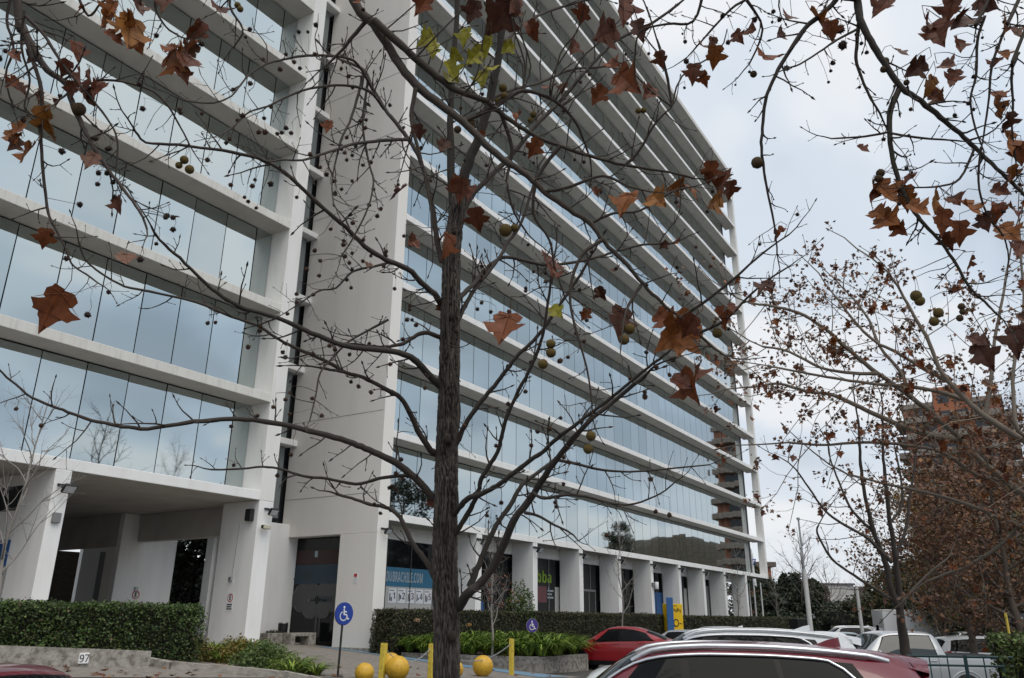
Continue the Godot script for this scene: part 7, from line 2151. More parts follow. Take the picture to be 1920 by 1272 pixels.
func right_trees() -> void:
	var rng := RandomNumberGenerator.new()
	rng.seed = 103
	var tips := []
	var b: MB
	var t := start_tree("plane_tree", "big plane tree at the right edge with leaning pale limbs and sparse russet leaves", Color(0.22, 0.185, 0.15), 0.0066, 3.1)
	t.set_meta("depth", 3)
	var tr: Vector3 = Vector3(16.598, 3.429, 25.635)
	part("trunk", bark_trunk([Vector3(tr.x + 0.3, -0.2, tr.z + 0.3), Vector3(tr.x + 0.2, 2.0, tr.z + 0.2), Vector3(tr.x, 4.0, tr.z), Vector3(tr.x, 6.5, tr.z), Vector3(tr.x, 9.5, tr.z)], 0.27, 0.10, 8, Color(0.2, 0.17, 0.14), 0.006, 40, 10), M.bark, t)
	b = grow(t, [Vector3(16.598, 3.429, 25.635), Vector3(15.791, 3.787, 24.597), Vector3(15.741, 4.023, 24.341), Vector3(15.722, 4.265, 24.139), Vector3(15.590, 4.613, 23.829), Vector3(15.498, 4.987, 23.598), Vector3(15.355, 5.387, 23.303), Vector3(15.182, 5.768, 22.948), Vector3(14.944, 6.192, 22.520), Vector3(14.755, 6.599, 22.158), Vector3(14.547, 7.051, 21.795), Vector3(14.369, 7.382, 21.400), Vector3(14.231, 7.561, 20.969), Vector3(14.181, 7.657, 20.625)], 0.0749, 0.0201, 1.50, 1.50, tips, rng)
	b = grow(t, [Vector3(16.598, 4.429, 25.635), Vector3(14.935, 4.550, 24.733), Vector3(14.833, 4.753, 24.484), Vector3(14.521, 5.141, 24.025), Vector3(14.419, 5.409, 23.820), Vector3(14.308, 5.714, 23.623), Vector3(14.235, 6.041, 23.501), Vector3(14.137, 6.489, 23.419), Vector3(14.042, 6.861, 23.291), Vector3(13.940, 7.263, 23.174), Vector3(13.838, 7.629, 23.031)], 0.0653, 0.0181, 1.50, 1.50, tips, rng)
	b = grow(t, [Vector3(15.861, 5.058, 23.558), Vector3(15.814, 5.172, 23.133), Vector3(15.644, 5.423, 22.606), Vector3(15.443, 5.745, 22.075), Vector3(15.339, 6.011, 21.660), Vector3(15.271, 6.130, 21.207), Vector3(15.159, 6.319, 20.729), Vector3(15.192, 6.327, 20.363)], 0.0586, 0.0208, 1.50, 1.50, tips, rng)
	b = grow(t, [Vector3(16.598, 2.429, 25.635), Vector3(15.950, 3.336, 24.553), Vector3(15.864, 3.513, 24.251), Vector3(15.749, 3.693, 23.904), Vector3(15.623, 3.893, 23.553), Vector3(15.562, 4.021, 23.258), Vector3(15.393, 4.167, 22.804), Vector3(15.168, 4.315, 22.263), Vector3(14.985, 4.466, 21.790)], 0.0474, 0.0187, 1.50, 1.50, tips, rng)
	b = grow(t, [Vector3(14.922, 5.871, 23.595), Vector3(14.829, 6.158, 23.239), Vector3(14.718, 6.477, 22.877), Vector3(14.675, 6.716, 22.569), Vector3(14.570, 7.140, 22.286), Vector3(14.509, 7.576, 22.077)], 0.0389, 0.0194, 1.60, 1.40, tips, rng)
	b = grow(t, [Vector3(15.409, 5.330, 24.010), Vector3(15.547, 6.096, 24.232), Vector3(15.695, 6.701, 24.366), Vector3(15.836, 7.506, 24.617), Vector3(16.000, 8.153, 24.804)], 0.0389, 0.0194, 1.60, 1.40, tips, rng)
	b = grow(t, [Vector3(14.831, 5.505, 23.807), Vector3(14.780, 5.693, 23.420), Vector3(14.701, 5.834, 22.958), Vector3(14.625, 5.933, 22.474), Vector3(14.531, 6.060, 21.981), Vector3(14.422, 6.207, 21.476), Vector3(14.297, 6.374, 20.960)], 0.0380, 0.0194, 1.60, 1.40, tips, rng)
	b = grow(t, [Vector3(15.182, 5.768, 22.948), Vector3(15.381, 6.266, 22.846), Vector3(15.432, 6.839, 22.558), Vector3(15.573, 7.437, 22.428), Vector3(15.676, 7.959, 22.189)], 0.0366, 0.0208, 1.60, 1.40, tips, rng)
	b = grow(t, [Vector3(14.768, 6.143, 22.541), Vector3(14.919, 6.258, 22.113), Vector3(14.965, 6.456, 21.572), Vector3(14.935, 6.850, 21.040), Vector3(14.999, 7.062, 20.538)], 0.0366, 0.0208, 1.60, 1.40, tips, rng)
	b = grow(t, [Vector3(15.919, 4.292, 24.138), Vector3(15.799, 4.428, 23.707), Vector3(15.590, 4.802, 23.292), Vector3(15.388, 4.962, 22.749), Vector3(15.153, 5.034, 22.097), Vector3(14.936, 5.018, 21.414), Vector3(14.785, 5.093, 20.896)], 0.0389, 0.0194, 1.60, 1.40, tips, rng)
	b = grow(t, [Vector3(15.908, 3.602, 24.265), Vector3(16.060, 3.284, 23.901), Vector3(16.111, 2.954, 23.372), Vector3(16.190, 2.833, 23.022), Vector3(16.265, 2.708, 22.663)], 0.0415, 0.0187, 1.60, 1.40, tips, rng)
	b = grow(t, [Vector3(16.598, 5.429, 25.635), Vector3(14.708, 4.785, 24.527), Vector3(14.695, 5.482, 24.467), Vector3(14.809, 6.208, 24.625), Vector3(14.964, 6.959, 24.864), Vector3(14.966, 7.905, 24.989)], 0.0393, 0.0181, 1.60, 1.40, tips, rng)
	var tones := [Vector3(0.15, 0.062, 0.03), Vector3(0.19, 0.075, 0.03), Vector3(0.10, 0.045, 0.026), Vector3(0.23, 0.10, 0.035), Vector3(0.16, 0.10, 0.07)]
	for k in 230:
		var p: Vector3 = tips[rng.randi() % tips.size()]
		hang_leaf(t, p - Vector3(0, 0.09, 0), p, rng.randf_range(0.11, 0.19), [0, 2, 3, 0, 1, 5][k % 6], rng)
	leaf_cloud(t, tips, 6000, 0.08, 0.2, tones, rng, "small_leaves")
	end_stalks(t)
	tips = []
	var m := start_tree("street_tree", "slim bare tree with several upright stems in the car park before the pickup", Color(0.085, 0.072, 0.062), 0.0075)
	m.set_meta("depth", 3)
	b = grow(m, [Vector3(21.083, -0.200, 21.498), Vector3(21.083, 1.401, 21.498), Vector3(20.847, 2.037, 21.540), Vector3(20.712, 2.424, 21.579)], 0.1205, 0.0783, 0.00, 0.50, tips, rng)
	b = grow(m, [Vector3(20.723, 2.344, 21.544), Vector3(20.500, 2.763, 21.467), Vector3(20.319, 3.218, 21.476), Vector3(20.079, 3.671, 21.395), Vector3(19.779, 4.307, 21.335), Vector3(19.467, 5.068, 21.339), Vector3(19.270, 5.636, 21.399), Vector3(19.053, 6.296, 21.487)], 0.0844, 0.0241, 1.60, 1.10, tips, rng)
	b = grow(m, [Vector3(20.732, 2.378, 21.581), Vector3(20.515, 2.992, 21.640), Vector3(20.296, 3.595, 21.686), Vector3(20.017, 4.311, 21.712), Vector3(19.743, 5.072, 21.777), Vector3(19.547, 5.641, 21.838), Vector3(19.308, 6.415, 21.966)], 0.0783, 0.0241, 1.60, 1.10, tips, rng)
	b = grow(m, [Vector3(20.692, 2.424, 21.548), Vector3(20.286, 2.679, 21.231), Vector3(19.794, 3.009, 20.830), Vector3(19.351, 3.338, 20.503), Vector3(18.936, 3.854, 20.344), Vector3(18.809, 4.024, 20.413)], 0.0422, 0.0177, 1.60, 1.10, tips, rng)
	b = grow(m, [Vector3(20.746, 2.459, 21.656), Vector3(20.934, 2.727, 21.880), Vector3(21.152, 3.011, 22.161), Vector3(21.378, 3.253, 22.428), Vector3(21.584, 3.391, 22.595)], 0.0422, 0.0186, 1.60, 1.00, tips, rng)
	b = grow(m, [Vector3(20.356, 3.287, 21.580), Vector3(19.945, 3.652, 21.335), Vector3(19.667, 3.834, 21.181), Vector3(19.222, 4.090, 20.811), Vector3(18.866, 4.335, 20.573), Vector3(18.445, 4.799, 20.377), Vector3(18.095, 5.159, 20.224)], 0.0422, 0.0176, 1.60, 1.10, tips, rng)
	b = grow(m, [Vector3(20.356, 3.459, 21.692), Vector3(20.455, 4.044, 21.982), Vector3(20.456, 4.635, 22.121), Vector3(20.452, 5.350, 22.335), Vector3(20.414, 6.075, 22.499)], 0.0422, 0.0186, 1.60, 1.10, tips, rng)
	b = grow(m, [Vector3(20.072, 4.083, 21.651), Vector3(20.299, 4.506, 21.956), Vector3(20.312, 5.108, 22.038), Vector3(20.255, 5.720, 22.018)], 0.0362, 0.0186, 1.60, 1.10, tips, rng)
	b = grow(m, [Vector3(19.963, 3.910, 21.366), Vector3(19.750, 4.382, 21.009), Vector3(19.661, 4.865, 20.854), Vector3(19.533, 5.473, 20.718)], 0.0362, 0.0186, 1.60, 1.10, tips, rng)
	for k in 16:
		var p: Vector3 = tips[rng.randi() % tips.size()]
		hang_leaf(m, p - Vector3(0, 0.09, 0), p, rng.randf_range(0.14, 0.2), [0, 2, 3][k % 3], rng)
	end_stalks(m)
	# denser brown trees further back on the right
	var brown := [Vector3(0.155, 0.064, 0.03), Vector3(0.12, 0.05, 0.026), Vector3(0.19, 0.08, 0.03), Vector3(0.09, 0.045, 0.028), Vector3(0.17, 0.10, 0.05)]
	var gold := [Vector3(0.17, 0.085, 0.02), Vector3(0.14, 0.10, 0.02), Vector3(0.10, 0.10, 0.025), Vector3(0.2, 0.11, 0.025)]
	var spots := [[Vector3(32.350, 0.000, 22.054), 6.6, 3.2, 21, 0], [Vector3(29.570, 0.000, 23.593), 7.6, 3.6, 22, 0], [Vector3(40.130, 0.000, 20.515), 7.6, 3.0, 23, 1], [Vector3(43.776, 0.000, 22.334), 8.4, 4.2, 24, 1], [Vector3(37.551, 0.000, 24.357), 10.5, 4.2, 25, 0]]
	var says := ["brown leaved tree behind the pickup, its twigs over the brick tower", "tall brown leaved tree rising behind the clipped hedge at the right edge", "low golden leaved tree behind the box truck", "golden brown tree between the dark evergreens and the right edge", "brown leaved tree at the far right of the row"]
	for k in spots.size():
		var s: Array = spots[k]
		var rn := RandomNumberGenerator.new()
		rn.seed = s[3]
		var w := thing("plane_tree", says[k], "tree", s[0])
		var tp := grow_tree(w, s[1], s[2], rn, Color(0.12, 0.095, 0.08), 0.15, 14, 0.2, 0.6, 2.8, 0.9, 2, 0.008)
		leaf_cloud(w, tp, 6500, 0.12, 0.6, brown if s[4] == 0 else gold, rn)


func far_trees() -> void:
	var pale := Color(0.30, 0.28, 0.26)
	var says := ["young bare white stemmed tree in front of the left pier", "young bare tree with russet twigs behind the planter near the big trunk", "slender young bare tree before the fourth column right of the planter", "slender young bare tree before the last columns of the tall block", "slender young bare tree beyond the far end of the tall block"]
	var sp := [[Vector3(9.321, 2.245, 5.483), 6.0, 1.5], [Vector3(27.552, 1.398, 5.990), 5.4, 1.25], [Vector3(42.802, 1.745, 4.553), 8.2, 1.7], [Vector3(73.567, 1.654, 1.584), 9.5, 2.2], [Vector3(90.439, 1.611, 0.472), 8.0, 2.0]]
	for k in 5:
		var p: Vector3 = sp[k][0]
		var n := bare_tree("young_tree", says[k], Vector3(p.x, gy(p.x, p.z), p.z), sp[k][1], sp[k][2], 300 + k, pale * (1.0 if k < 3 else 0.75), 0.055 if k < 3 else 0.07, 13, "", 0.3, 1.1, 2.2, 0.55, 2, 0.006 if k < 2 else 0.008)
		if k == 1:
			var rn := RandomNumberGenerator.new()
			rn.seed = 77
			var lt := []
			for q in 30: lt.append(Vector3(0.5, 2.8, 0.1) + rand_dir(rn) * 0.6)
			leaf_cloud(n, lt, 160, 0.07, 0.3, [Vector3(0.2, 0.06, 0.035), Vector3(0.26, 0.10, 0.04)], rn, "russet_leaves")
	bare_tree("street_tree", "wide bare tree behind the white lamp post", Vector3(115.035, 0.031, -2.326), 14.0, 4.8, 311, Color(0.17, 0.15, 0.14), 0.20, 16, "", 0.35, 1.0, 1.6, 1.2, 2, 0.016)
	bare_tree("street_tree", "bare greyish tree before the white gabled building", Vector3(102.369, 0.000, 3.470), 8.0, 3.2, 312, Color(0.16, 0.13, 0.12), 0.15, 14, "", 0.2, 0.9, 2.0, 1.1, 2, 0.014)
	bare_tree("street_tree", "bare tree in front of the dark evergreens behind the truck", Vector3(47.687, 0.000, 19.943), 5.5, 2.4, 313, Color(0.17, 0.15, 0.13), 0.10, 12, "", 0.2, 1.0, 1.8, 0.8, 2, 0.009)
	bare_tree("street_tree", "small bare tree between the lamp posts", Vector3(108.420, 0.000, 7.097), 9.0, 3.4, 314, Color(0.14, 0.12, 0.11), 0.14, 14, "", 0.25, 1.0, 1.8, 1.1, 2, 0.014)
	var green := [Vector3(0.022, 0.036, 0.016), Vector3(0.035, 0.05, 0.02), Vector3(0.016, 0.026, 0.013), Vector3(0.045, 0.05, 0.025)]
	var olive := [Vector3(0.045, 0.05, 0.018), Vector3(0.06, 0.06, 0.02), Vector3(0.03, 0.036, 0.016)]
	var sp2 := [[Vector3(108.415, 0.064, -2.872), 7.2, 3.6, 0.8], [Vector3(117.859, 0.121, -3.820), 7.8, 4.0, 0.8], [Vector3(114.682, 0.000, -0.894), 7.0, 4.0, 0.8], [Vector3(122.005, 0.000, -1.224), 6.4, 3.5, 0.8], [Vector3(103.222, 0.081, -3.146), 4.6, 4.0, 0.3]]
	var w2 := ["dark pointed evergreen just right of the tall block", "dark evergreen directly left of the lamp post foot", "dark evergreen just right of the white lamp post", "short dark evergreen at the right end of the pointed row", "low dark evergreen under the corner of the tall block"]
	for k in 5:
		crown_tree("evergreen_tree", w2[k], sp2[k][0], sp2[k][1], sp2[k][2], 0.4, green, 3600, 0.42, 400 + k, "", sp2[k][3])
	var sp3 := [[Vector3(91.015, 0.000, 9.356), 4.0, 6.0], [Vector3(94.367, 0.000, 6.706), 3.6, 6.0], [Vector3(70.189, 0.000, 16.145), 6.0, 7.0], [Vector3(66.909, 0.000, 18.908), 7.0, 8.0], [Vector3(63.244, 0.000, 21.059), 7.5, 8.0], [Vector3(61.971, 0.000, 23.024), 8.0, 8.0], [Vector3(85.378, 0.000, 12.361), 4.6, 6.0], [Vector3(111.775, 0.342, -7.501), 7.0, 7.0], [Vector3(118.227, 0.564, -11.205), 9.0, 7.0]]
	var w3 := ["low olive green tree behind the second lamp post", "low olive tree before the white gabled building", "dark green tree rising behind the box truck", "dark spreading evergreen right of the box truck", "dark evergreen behind the golden brown tree", "dark evergreen at the right edge beyond the hedge", "low green tree left of the box truck", "dark tree behind the flag poles", "dark tree seen between the last white columns"]
	for k in sp3.size():
		crown_tree("evergreen_tree", w3[k], sp3[k][0], sp3[k][1], sp3[k][2], 0.3, olive if k % 2 == 0 else green, 4000, 0.34, 420 + k)
	# across the road, seen in the mirror glass
	var across := [[Vector3(37, 0, 37), 19.0, 0], [Vector3(45, 0, 39), 18.0, 0], [Vector3(77, 0, 38), 18.0, 1], [Vector3(99, 0, 39), 17.0, 0], [Vector3(140, 0, 39), 18.5, 1], [Vector3(27, 0, 42), 20.0, 0]]
	var w4 := ["bare tree across the road opposite the corner column", "bare tree across the road opposite the grey end wall", "dark evergreen across the road opposite the planter", "bare tree across the road opposite the middle columns", "dark evergreen across the road opposite the yellow kiosk", "bare tree across the road opposite the left block"]
	for k in across.size():
		var a: Array = across[k]
		if a[2] == 0:
			bare_tree("street_tree", w4[k], a[0], a[1], 3.6, 440 + k, Color(0.10, 0.085, 0.075), 0.16, 18, "", 0.25, 1.5, 2.0, 1.2, 2, 0.014)
		else:
			crown_tree("evergreen_tree", w4[k], a[0], a[1], 8.0, 2.0, green, 5000, 0.36, 450 + k)
	for k in 12:   # thickets behind the drive-through
		if k < 4:
			crown_tree("evergreen_tree", ["dark shrub tree behind the drive-through, beside the pale pier", "low dark tree far behind the left block, seen under its soffit", "dark tree over the brown fence behind the drive-through", "dark tree behind the recess of the drive-through"][k], [Vector3(30, 0.9, -16), Vector3(44, 0.9, -40), Vector3(52, 0.9, -38), Vector3(33, 0.9, -19)][k], [6.5, 4.2, 5.0, 6.5][k], 5.0, 0.2, green, 3000, 0.34, 470 + k)


func planting() -> void:
	mat("hedge_core", lin(0.012, 0.013, 0.007), 0.95)
	var dk := [Vector3(0.044, 0.078, 0.018), Vector3(0.064, 0.108, 0.024), Vector3(0.03, 0.054, 0.014), Vector3(0.085, 0.13, 0.03)]
	var br := [Vector3(0.034, 0.040, 0.016), Vector3(0.05, 0.058, 0.022), Vector3(0.06, 0.045, 0.025), Vector3(0.026, 0.03, 0.014), Vector3(0.07, 0.075, 0.03)]
	var lt := [Vector3(0.10, 0.15, 0.03), Vector3(0.075, 0.11, 0.025), Vector3(0.13, 0.17, 0.04), Vector3(0.05, 0.075, 0.02)]
	hedge("clipped_hedge", "dark green clipped hedge above the low wall numbered 97", [og(2.0, 5.7), og(6.0, 5.7), og(10.0, 5.75), og(13.75, 5.8)], 1.5, 2.24, 4600, dk, 501, 0.055)
	hedge("clipped_hedge", "long brownish clipped hedge between the big trunk and the yellow kiosk", [og(26.9, 0.95), og(34.0, 0.95), og(44.0, 1.2), og(55.0, 1.6)], 1.2, 2.28, 2600, br, 502, 0.07)
	hedge("clipped_hedge", "clipped hedge right of the yellow kiosk, running to the green cabinet", [og(57.2, 1.8), og(70.0, 2.0), og(92.0, 2.2)], 1.3, 2.20, 1100, br, 503, 0.10)
	hedge("clipped_hedge", "bright green clipped hedge at the right edge beside the railing", [Vector3(14.360, 0.000, 24.014), Vector3(14.069, 0.000, 24.555), Vector3(14.087, 0.000, 25.385)], 1.5, 1.80, 5200, lt, 504, 0.06)
	hedge("clipped_hedge", "small light green hedge behind the bright hedge at the right edge", [Vector3(20.849, 0.000, 23.359), Vector3(21.438, 0.000, 24.293)], 1.0, 1.80, 2600, lt, 505, 0.07)
	bush("cypress_shrub", "upright green shrub standing over the hedge before the third shop", Vector3(37.6, 1.9, 1.1), Vector3(1.0, 1.9, 0.8), 1800, dk, 506, 0.10)
	bush("round_shrub", "rounded shrub bulging from the hedge right of the yellow kiosk", Vector3(60.5, 0.1, 3.4), Vector3(2.2, 1.5, 1.3), 2500, br, 507, 0.10)
	bush("round_shrub", "green shrub beside the second lamp post", Vector3(52.962, 0.000, 16.218), Vector3(2.0, 1.3, 1.6), 1600, dk, 508, 0.12)
	# planting beds with strap leaved clumps
	var tone := [Vector3(0.17, 0.26, 0.03), Vector3(0.12, 0.20, 0.024), Vector3(0.23, 0.30, 0.045), Vector3(0.08, 0.14, 0.02)]
	var forms := []
	for k in 4: forms.append(strap_clump(520 + k, 95, 0.78, tone))
	var spots := []
	var rng := RandomNumberGenerator.new()
	rng.seed = 530
	var ya := 0.5
	for k in 16:
		spots.append([Vector3(27.75 + rng.randf_range(0.0, 0.5) + 0.25 * float(k > 8), 0.66, 1.75 + k * 0.40), 0.9 + rng.randf_range(-0.1, 0.25), 0])
		if k % 2 == 0: spots.append([Vector3(29.2 + rng.randf_range(-0.3, 0.4), 0.7, 2.2 + k * 0.42), 1.0 + rng.randf_range(-0.1, 0.25), 0])
	for k in 9:
		spots.append([Vector3(29.2 + k * 0.24 + rng.randf_range(-0.2, 0.2), 0.6, 6.7 + rng.randf_range(-0.4, 0.9)), rng.randf_range(0.9, 1.25), 0])
	for k in 3:
		spots.append([Vector3(30.9 + rng.randf_range(-0.3, 0.3), 0.6, 6.6 + k * 0.5), 1.1, 0])
	for p in [Vector3(16.606, 0.924, 3.453), Vector3(16.559, 0.887, 4.106), Vector3(14.858, 0.903, 5.350), Vector3(19.584, 0.877, 1.593), Vector3(18.585, 0.849, 2.964), Vector3(17.497, 0.793, 4.851), Vector3(17.435, 0.758, 5.482), Vector3(20.059, 0.838, 1.841), Vector3(15.151, 0.701, 8.448), Vector3(15.102, 0.661, 9.176), Vector3(14.491, 0.986, 4.272), Vector3(14.597, 0.864, 6.219), Vector3(17.899, 0.875, 3.127), Vector3(14.064, 0.700, 9.424)]:
		spots.append([p, rng.randf_range(0.6, 0.85), 1])
	for p in [Vector3(10.190, 1.139, 5.541), Vector3(11.302, 1.095, 5.287), Vector3(11.678, 1.080, 5.198), Vector3(12.661, 1.058, 4.716), Vector3(13.097, 1.040, 4.602), Vector3(13.502, 1.008, 4.784), Vector3(14.005, 1.005, 4.389)]:
		spots.append([p + Vector3(0, 0.25, 0), rng.randf_range(0.5, 0.7), 2])
	for k in spots.size():
		var s: Array = spots[k]
		var t := thing("agapanthus_clump", ["green strap leaved clump in the raised planter behind the yellow bollards", "green strap leaved clump in the low bed before the white corner column", "small strap leaved clump at the foot of the hedge over the wall numbered 97"][s[2]], "plant", s[0], rng.randf() * TAU, ["strap leaved clumps in the raised planter", "strap leaved clumps in the low bed", "strap leaved clumps under the left hedge"][s[2]])
		t.scale = Vector3.ONE * s[1] * [1.85, 1.35, 1.3][s[2]]
		part("leaves", forms[k % 4], M.foliage, t)
	bush("low_shrub", "olive and reddish low shrub at the left end of the low bed", Vector3(14.042, 0.920, 5.776), Vector3(0.66, 0.61, 0.55), 1800, [Vector3(0.121, 0.115, 0.020), Vector3(0.162, 0.135, 0.024), Vector3(0.095, 0.047, 0.027)], 541, 0.06)
	bush("low_shrub", "yellowish low shrub in the middle of the low bed", Vector3(15.052, 0.836, 6.285), Vector3(0.72, 0.68, 0.55), 2200, [Vector3(0.176, 0.155, 0.020), Vector3(0.135, 0.135, 0.024), Vector3(0.216, 0.135, 0.027)], 542, 0.06)
	bush("low_shrub", "dark green low shrub in the low bed under the corner column", Vector3(14.773, 0.771, 7.622), Vector3(0.90, 0.68, 0.55), 2800, [Vector3(0.068, 0.115, 0.027), Vector3(0.095, 0.135, 0.034)], 543, 0.06)
	bush("low_shrub", "small green shrub at the right tip of the low bed", Vector3(14.786, 0.704, 8.706), Vector3(0.60, 0.41, 0.44), 1400, [Vector3(0.081, 0.121, 0.027), Vector3(0.121, 0.149, 0.034)], 544, 0.06)
	bush("low_shrub", "olive low shrub in the planter left of the violet sign", Vector3(28.5, 0.6, 6.3), Vector3(0.9, 0.62, 0.8), 3000, [Vector3(0.135, 0.135, 0.027), Vector3(0.176, 0.135, 0.034), Vector3(0.095, 0.121, 0.027)], 545, 0.05)
	bush("low_shrub", "olive low shrub in the planter right of the violet sign", Vector3(30.3, 0.55, 6.9), Vector3(0.9, 0.6, 0.7), 3000, [Vector3(0.149, 0.135, 0.027), Vector3(0.176, 0.149, 0.041), Vector3(0.095, 0.108, 0.027)], 546, 0.05)
	bush("dried_flower", "dry pinkish flower head before the hedge left of the big trunk", Vector3(23.359, 1.863, 5.615), Vector3(0.11, 0.11, 0.11), 130, [Vector3(0.4, 0.25, 0.15), Vector3(0.3, 0.2, 0.12)], 547, 0.04, "", "flower")
	bush("dried_flower", "dry orange flower head before the hedge right of the big trunk", Vector3(25.241, 1.726, 6.516), Vector3(0.10, 0.10, 0.10), 110, [Vector3(0.42, 0.22, 0.05), Vector3(0.35, 0.2, 0.06)], 548, 0.04, "", "flower")


func walls_and_bollards() -> void:
	# low wall with the number, and the kerb of the low bed
	var t := thing("low_wall", "stained low concrete wall numbered 97 under the left hedge", "wall")
	var n := 6
	for k in n:
		var a := lerpf(4.0, 11.4, float(k) / n)
		var b := lerpf(4.0, 11.4, float(k + 1) / n)
		var m := MB.new()
		var za := 7.75 + 0.07 * (a - 8.4)
		var zb := 7.75 + 0.07 * (b - 8.4)
		m.hexa([Vector3(a, gy(a, za) - 0.2, za), Vector3(b - 0.006, gy(b, zb) - 0.2, zb), Vector3(b - 0.006, gy(b, zb) - 0.2, zb - 0.2), Vector3(a, gy(a, za) - 0.2, za - 0.2),
			Vector3(a, gy(a, za) + 0.36, za), Vector3(b - 0.006, gy(b, zb) + 0.36, zb), Vector3(b - 0.006, gy(b, zb) + 0.36, zb - 0.2), Vector3(a, gy(a, za) + 0.36, za - 0.2)])
		part("wall_block", m.done(), M.concrete, t)
	var sp := Vector3(9.95, 1.19, 7.8)
	part("number_plate", cbx(Vector3(-0.1, -0.1, -0.02), Vector3(0.1, 0.1, 0.02), 0.006), M.sign_white, t, Transform3D(Basis(Vector3.UP, -0.07), Vector3(sp.x, sp.y, 7.75 + 0.07 * (sp.x - 8.4) + 0.02)))
	part("plate_number", text_mesh("97", 0.19, 0.006, false), M.black, t, Transform3D(Basis(Vector3.UP, -0.07), Vector3(sp.x, sp.y, 7.75 + 0.07 * (sp.x - 8.4) + 0.043)))
	var kb := thing("bed_kerb", "weathered curving concrete kerb in front of the low bed", "kerb")
	var kp: Array = [Vector3(11.832, 0.964, 6.987), Vector3(11.823, 0.897, 8.115), Vector3(12.412, 0.836, 8.608), Vector3(12.912, 0.773, 9.236), Vector3(13.326, 0.707, 9.964), Vector3(13.525, 0.628, 10.583), Vector3(13.668, 0.553, 10.958)]
	for k in kp.size() - 1:
		var a: Vector3 = kp[k]
		var b: Vector3 = kp[k + 1]
		var d := (b - a).normalized()
		var s := d.cross(Vector3.UP).normalized()
		var m := MB.new()
		b -= d * 0.01
		m.hexa([a + s * 0.08 - Vector3(0, 0.2, 0), b + s * 0.08 - Vector3(0, 0.2, 0), b - s * 0.08 - Vector3(0, 0.2, 0), a - s * 0.08 - Vector3(0, 0.2, 0),
			a + s * 0.06 + Vector3(0, 0.18, 0), b + s * 0.06 + Vector3(0, 0.16, 0), b - s * 0.08 + Vector3(0, 0.17, 0), a - s * 0.08 + Vector3(0, 0.18, 0)])
		part("kerb_stone", m.done(), M.concrete, kb)
	var so := MB.new()
	so.grid([[kp[0] + Vector3(0, 0.12, -0.1), kp[2] + Vector3(0, 0.12, -0.1), kp[4] + Vector3(0, 0.12, -0.1), kp[6] + Vector3(0, 0.05, -0.1)], [kp[0] + Vector3(0.1, 0.15, -1.4), kp[2] + Vector3(0.3, 0.2, -2.0), kp[4] + Vector3(0.5, 0.15, -1.8), kp[6] + Vector3(0.2, 0.05, -0.5)]])
	var sb := part("soil_bed", so.done(), M.soil, self)
	sb.set_meta("kind", "structure")
	# raised planter behind the bollards
	var pl := thing("raised_planter", "cracked concrete raised planter full of strap leaved plants", "planter")
	var pp := [Vector3(27.45, 0.45, 1.6), Vector3(27.35, 0.28, 5.0), Vector3(27.9, 0.06, 7.9), Vector3(31.5, 0.0, 8.15), Vector3(31.6, 0.0, 3.2)]
	for k in 4:
		var a: Vector3 = pp[k]
		var b: Vector3 = pp[k + 1]
		var d := (b - a).normalized()
		var s := -d.cross(Vector3.UP).normalized()
		var parts := 3 if k < 3 else 1
		for q in parts:
			var a2 := a.lerp(b, float(q) / parts)
			var b2 := a.lerp(b, float(q + 1) / parts) - d * 0.008
			var ta := 0.62 + 0.008 * float(q)
			var m := MB.new()
			m.hexa([Vector3(a2.x, -0.2, a2.z), Vector3(b2.x, -0.2, b2.z), Vector3(b2.x, -0.2, b2.z) + s * 0.16, Vector3(a2.x, -0.2, a2.z) + s * 0.16,
				Vector3(a2.x, ta, a2.z), Vector3(b2.x, ta, b2.z), Vector3(b2.x, ta, b2.z) + s * 0.16, Vector3(a2.x, ta, a2.z) + s * 0.16])
			part("wall_block", m.done(), M.concrete, pl)
	# cracks: thin dark gaps in the render of the front
	var cr := MB.new()
	var rng := RandomNumberGenerator.new()
	rng.seed = 61
	for q in [[28.35, 0.55, -0.12], [28.9, 0.2, 0.75], [30.4, 0.42, 0.5], [30.9, 0.36, -0.25]]:
		var x: float = q[0]
		var y: float = q[1]
		var a := Vector3(x, y, 7.9 + (x - 27.9) * 0.0694 + 0.004)
		for k in 7:
			x += rng.randf_range(0.01, 0.11)
			y = clampf(y + q[2] * rng.randf_range(-0.12, 0.03) + rng.randf_range(-0.04, 0.03), 0.05, 0.58)
			var b := Vector3(x, y, 7.9 + (x - 27.9) * 0.0694 + 0.004)
			cr.rod(a, b, 0.007, 4)
			a = b
	part("crack", cr.done(), M.soil, pl)
	var ps := MB.new()
	ps.grid([[Vector3(28.1, 0.55, 7.8), Vector3(31.4, 0.55, 8.0)], [Vector3(27.6, 0.55, 5.0), Vector3(31.4, 0.55, 5.0)], [Vector3(27.6, 0.55, 1.7), Vector3(31.4, 0.55, 3.3)]])
	part("soil", ps.done(), M.soil, pl)
	access_sign("blue round wheelchair sign on a black pole before the grey end wall", Vector3(15.530, 0.617, 9.505), 1.47, 0.27, M.sign_blue, -0.2, M.sign_blue, -0.02)
	access_sign("violet round wheelchair sign in the planter, smaller and darker", Vector3(29.6, 0.5, 6.6), 1.22, 0.27, M.sign_violet, -0.6, M.grey_metal, 0.0)
	var p1: Vector3 = Vector3(16.716, 0.534, 9.857)
	var p2: Vector3 = Vector3(18.421, 0.428, 10.104)
	var p3: Vector3 = Vector3(24.386, 0.185, 8.909)
	bollard_post("square yellow bollard post nearest the blue wheelchair sign", p1, 0.84, -0.05)
	bollard_post("square yellow bollard post half hidden by the big trunk", p2, 0.9, 0.0)
	bollard_post("square yellow bollard post before the raised planter", p3, 1.15, 0.015)
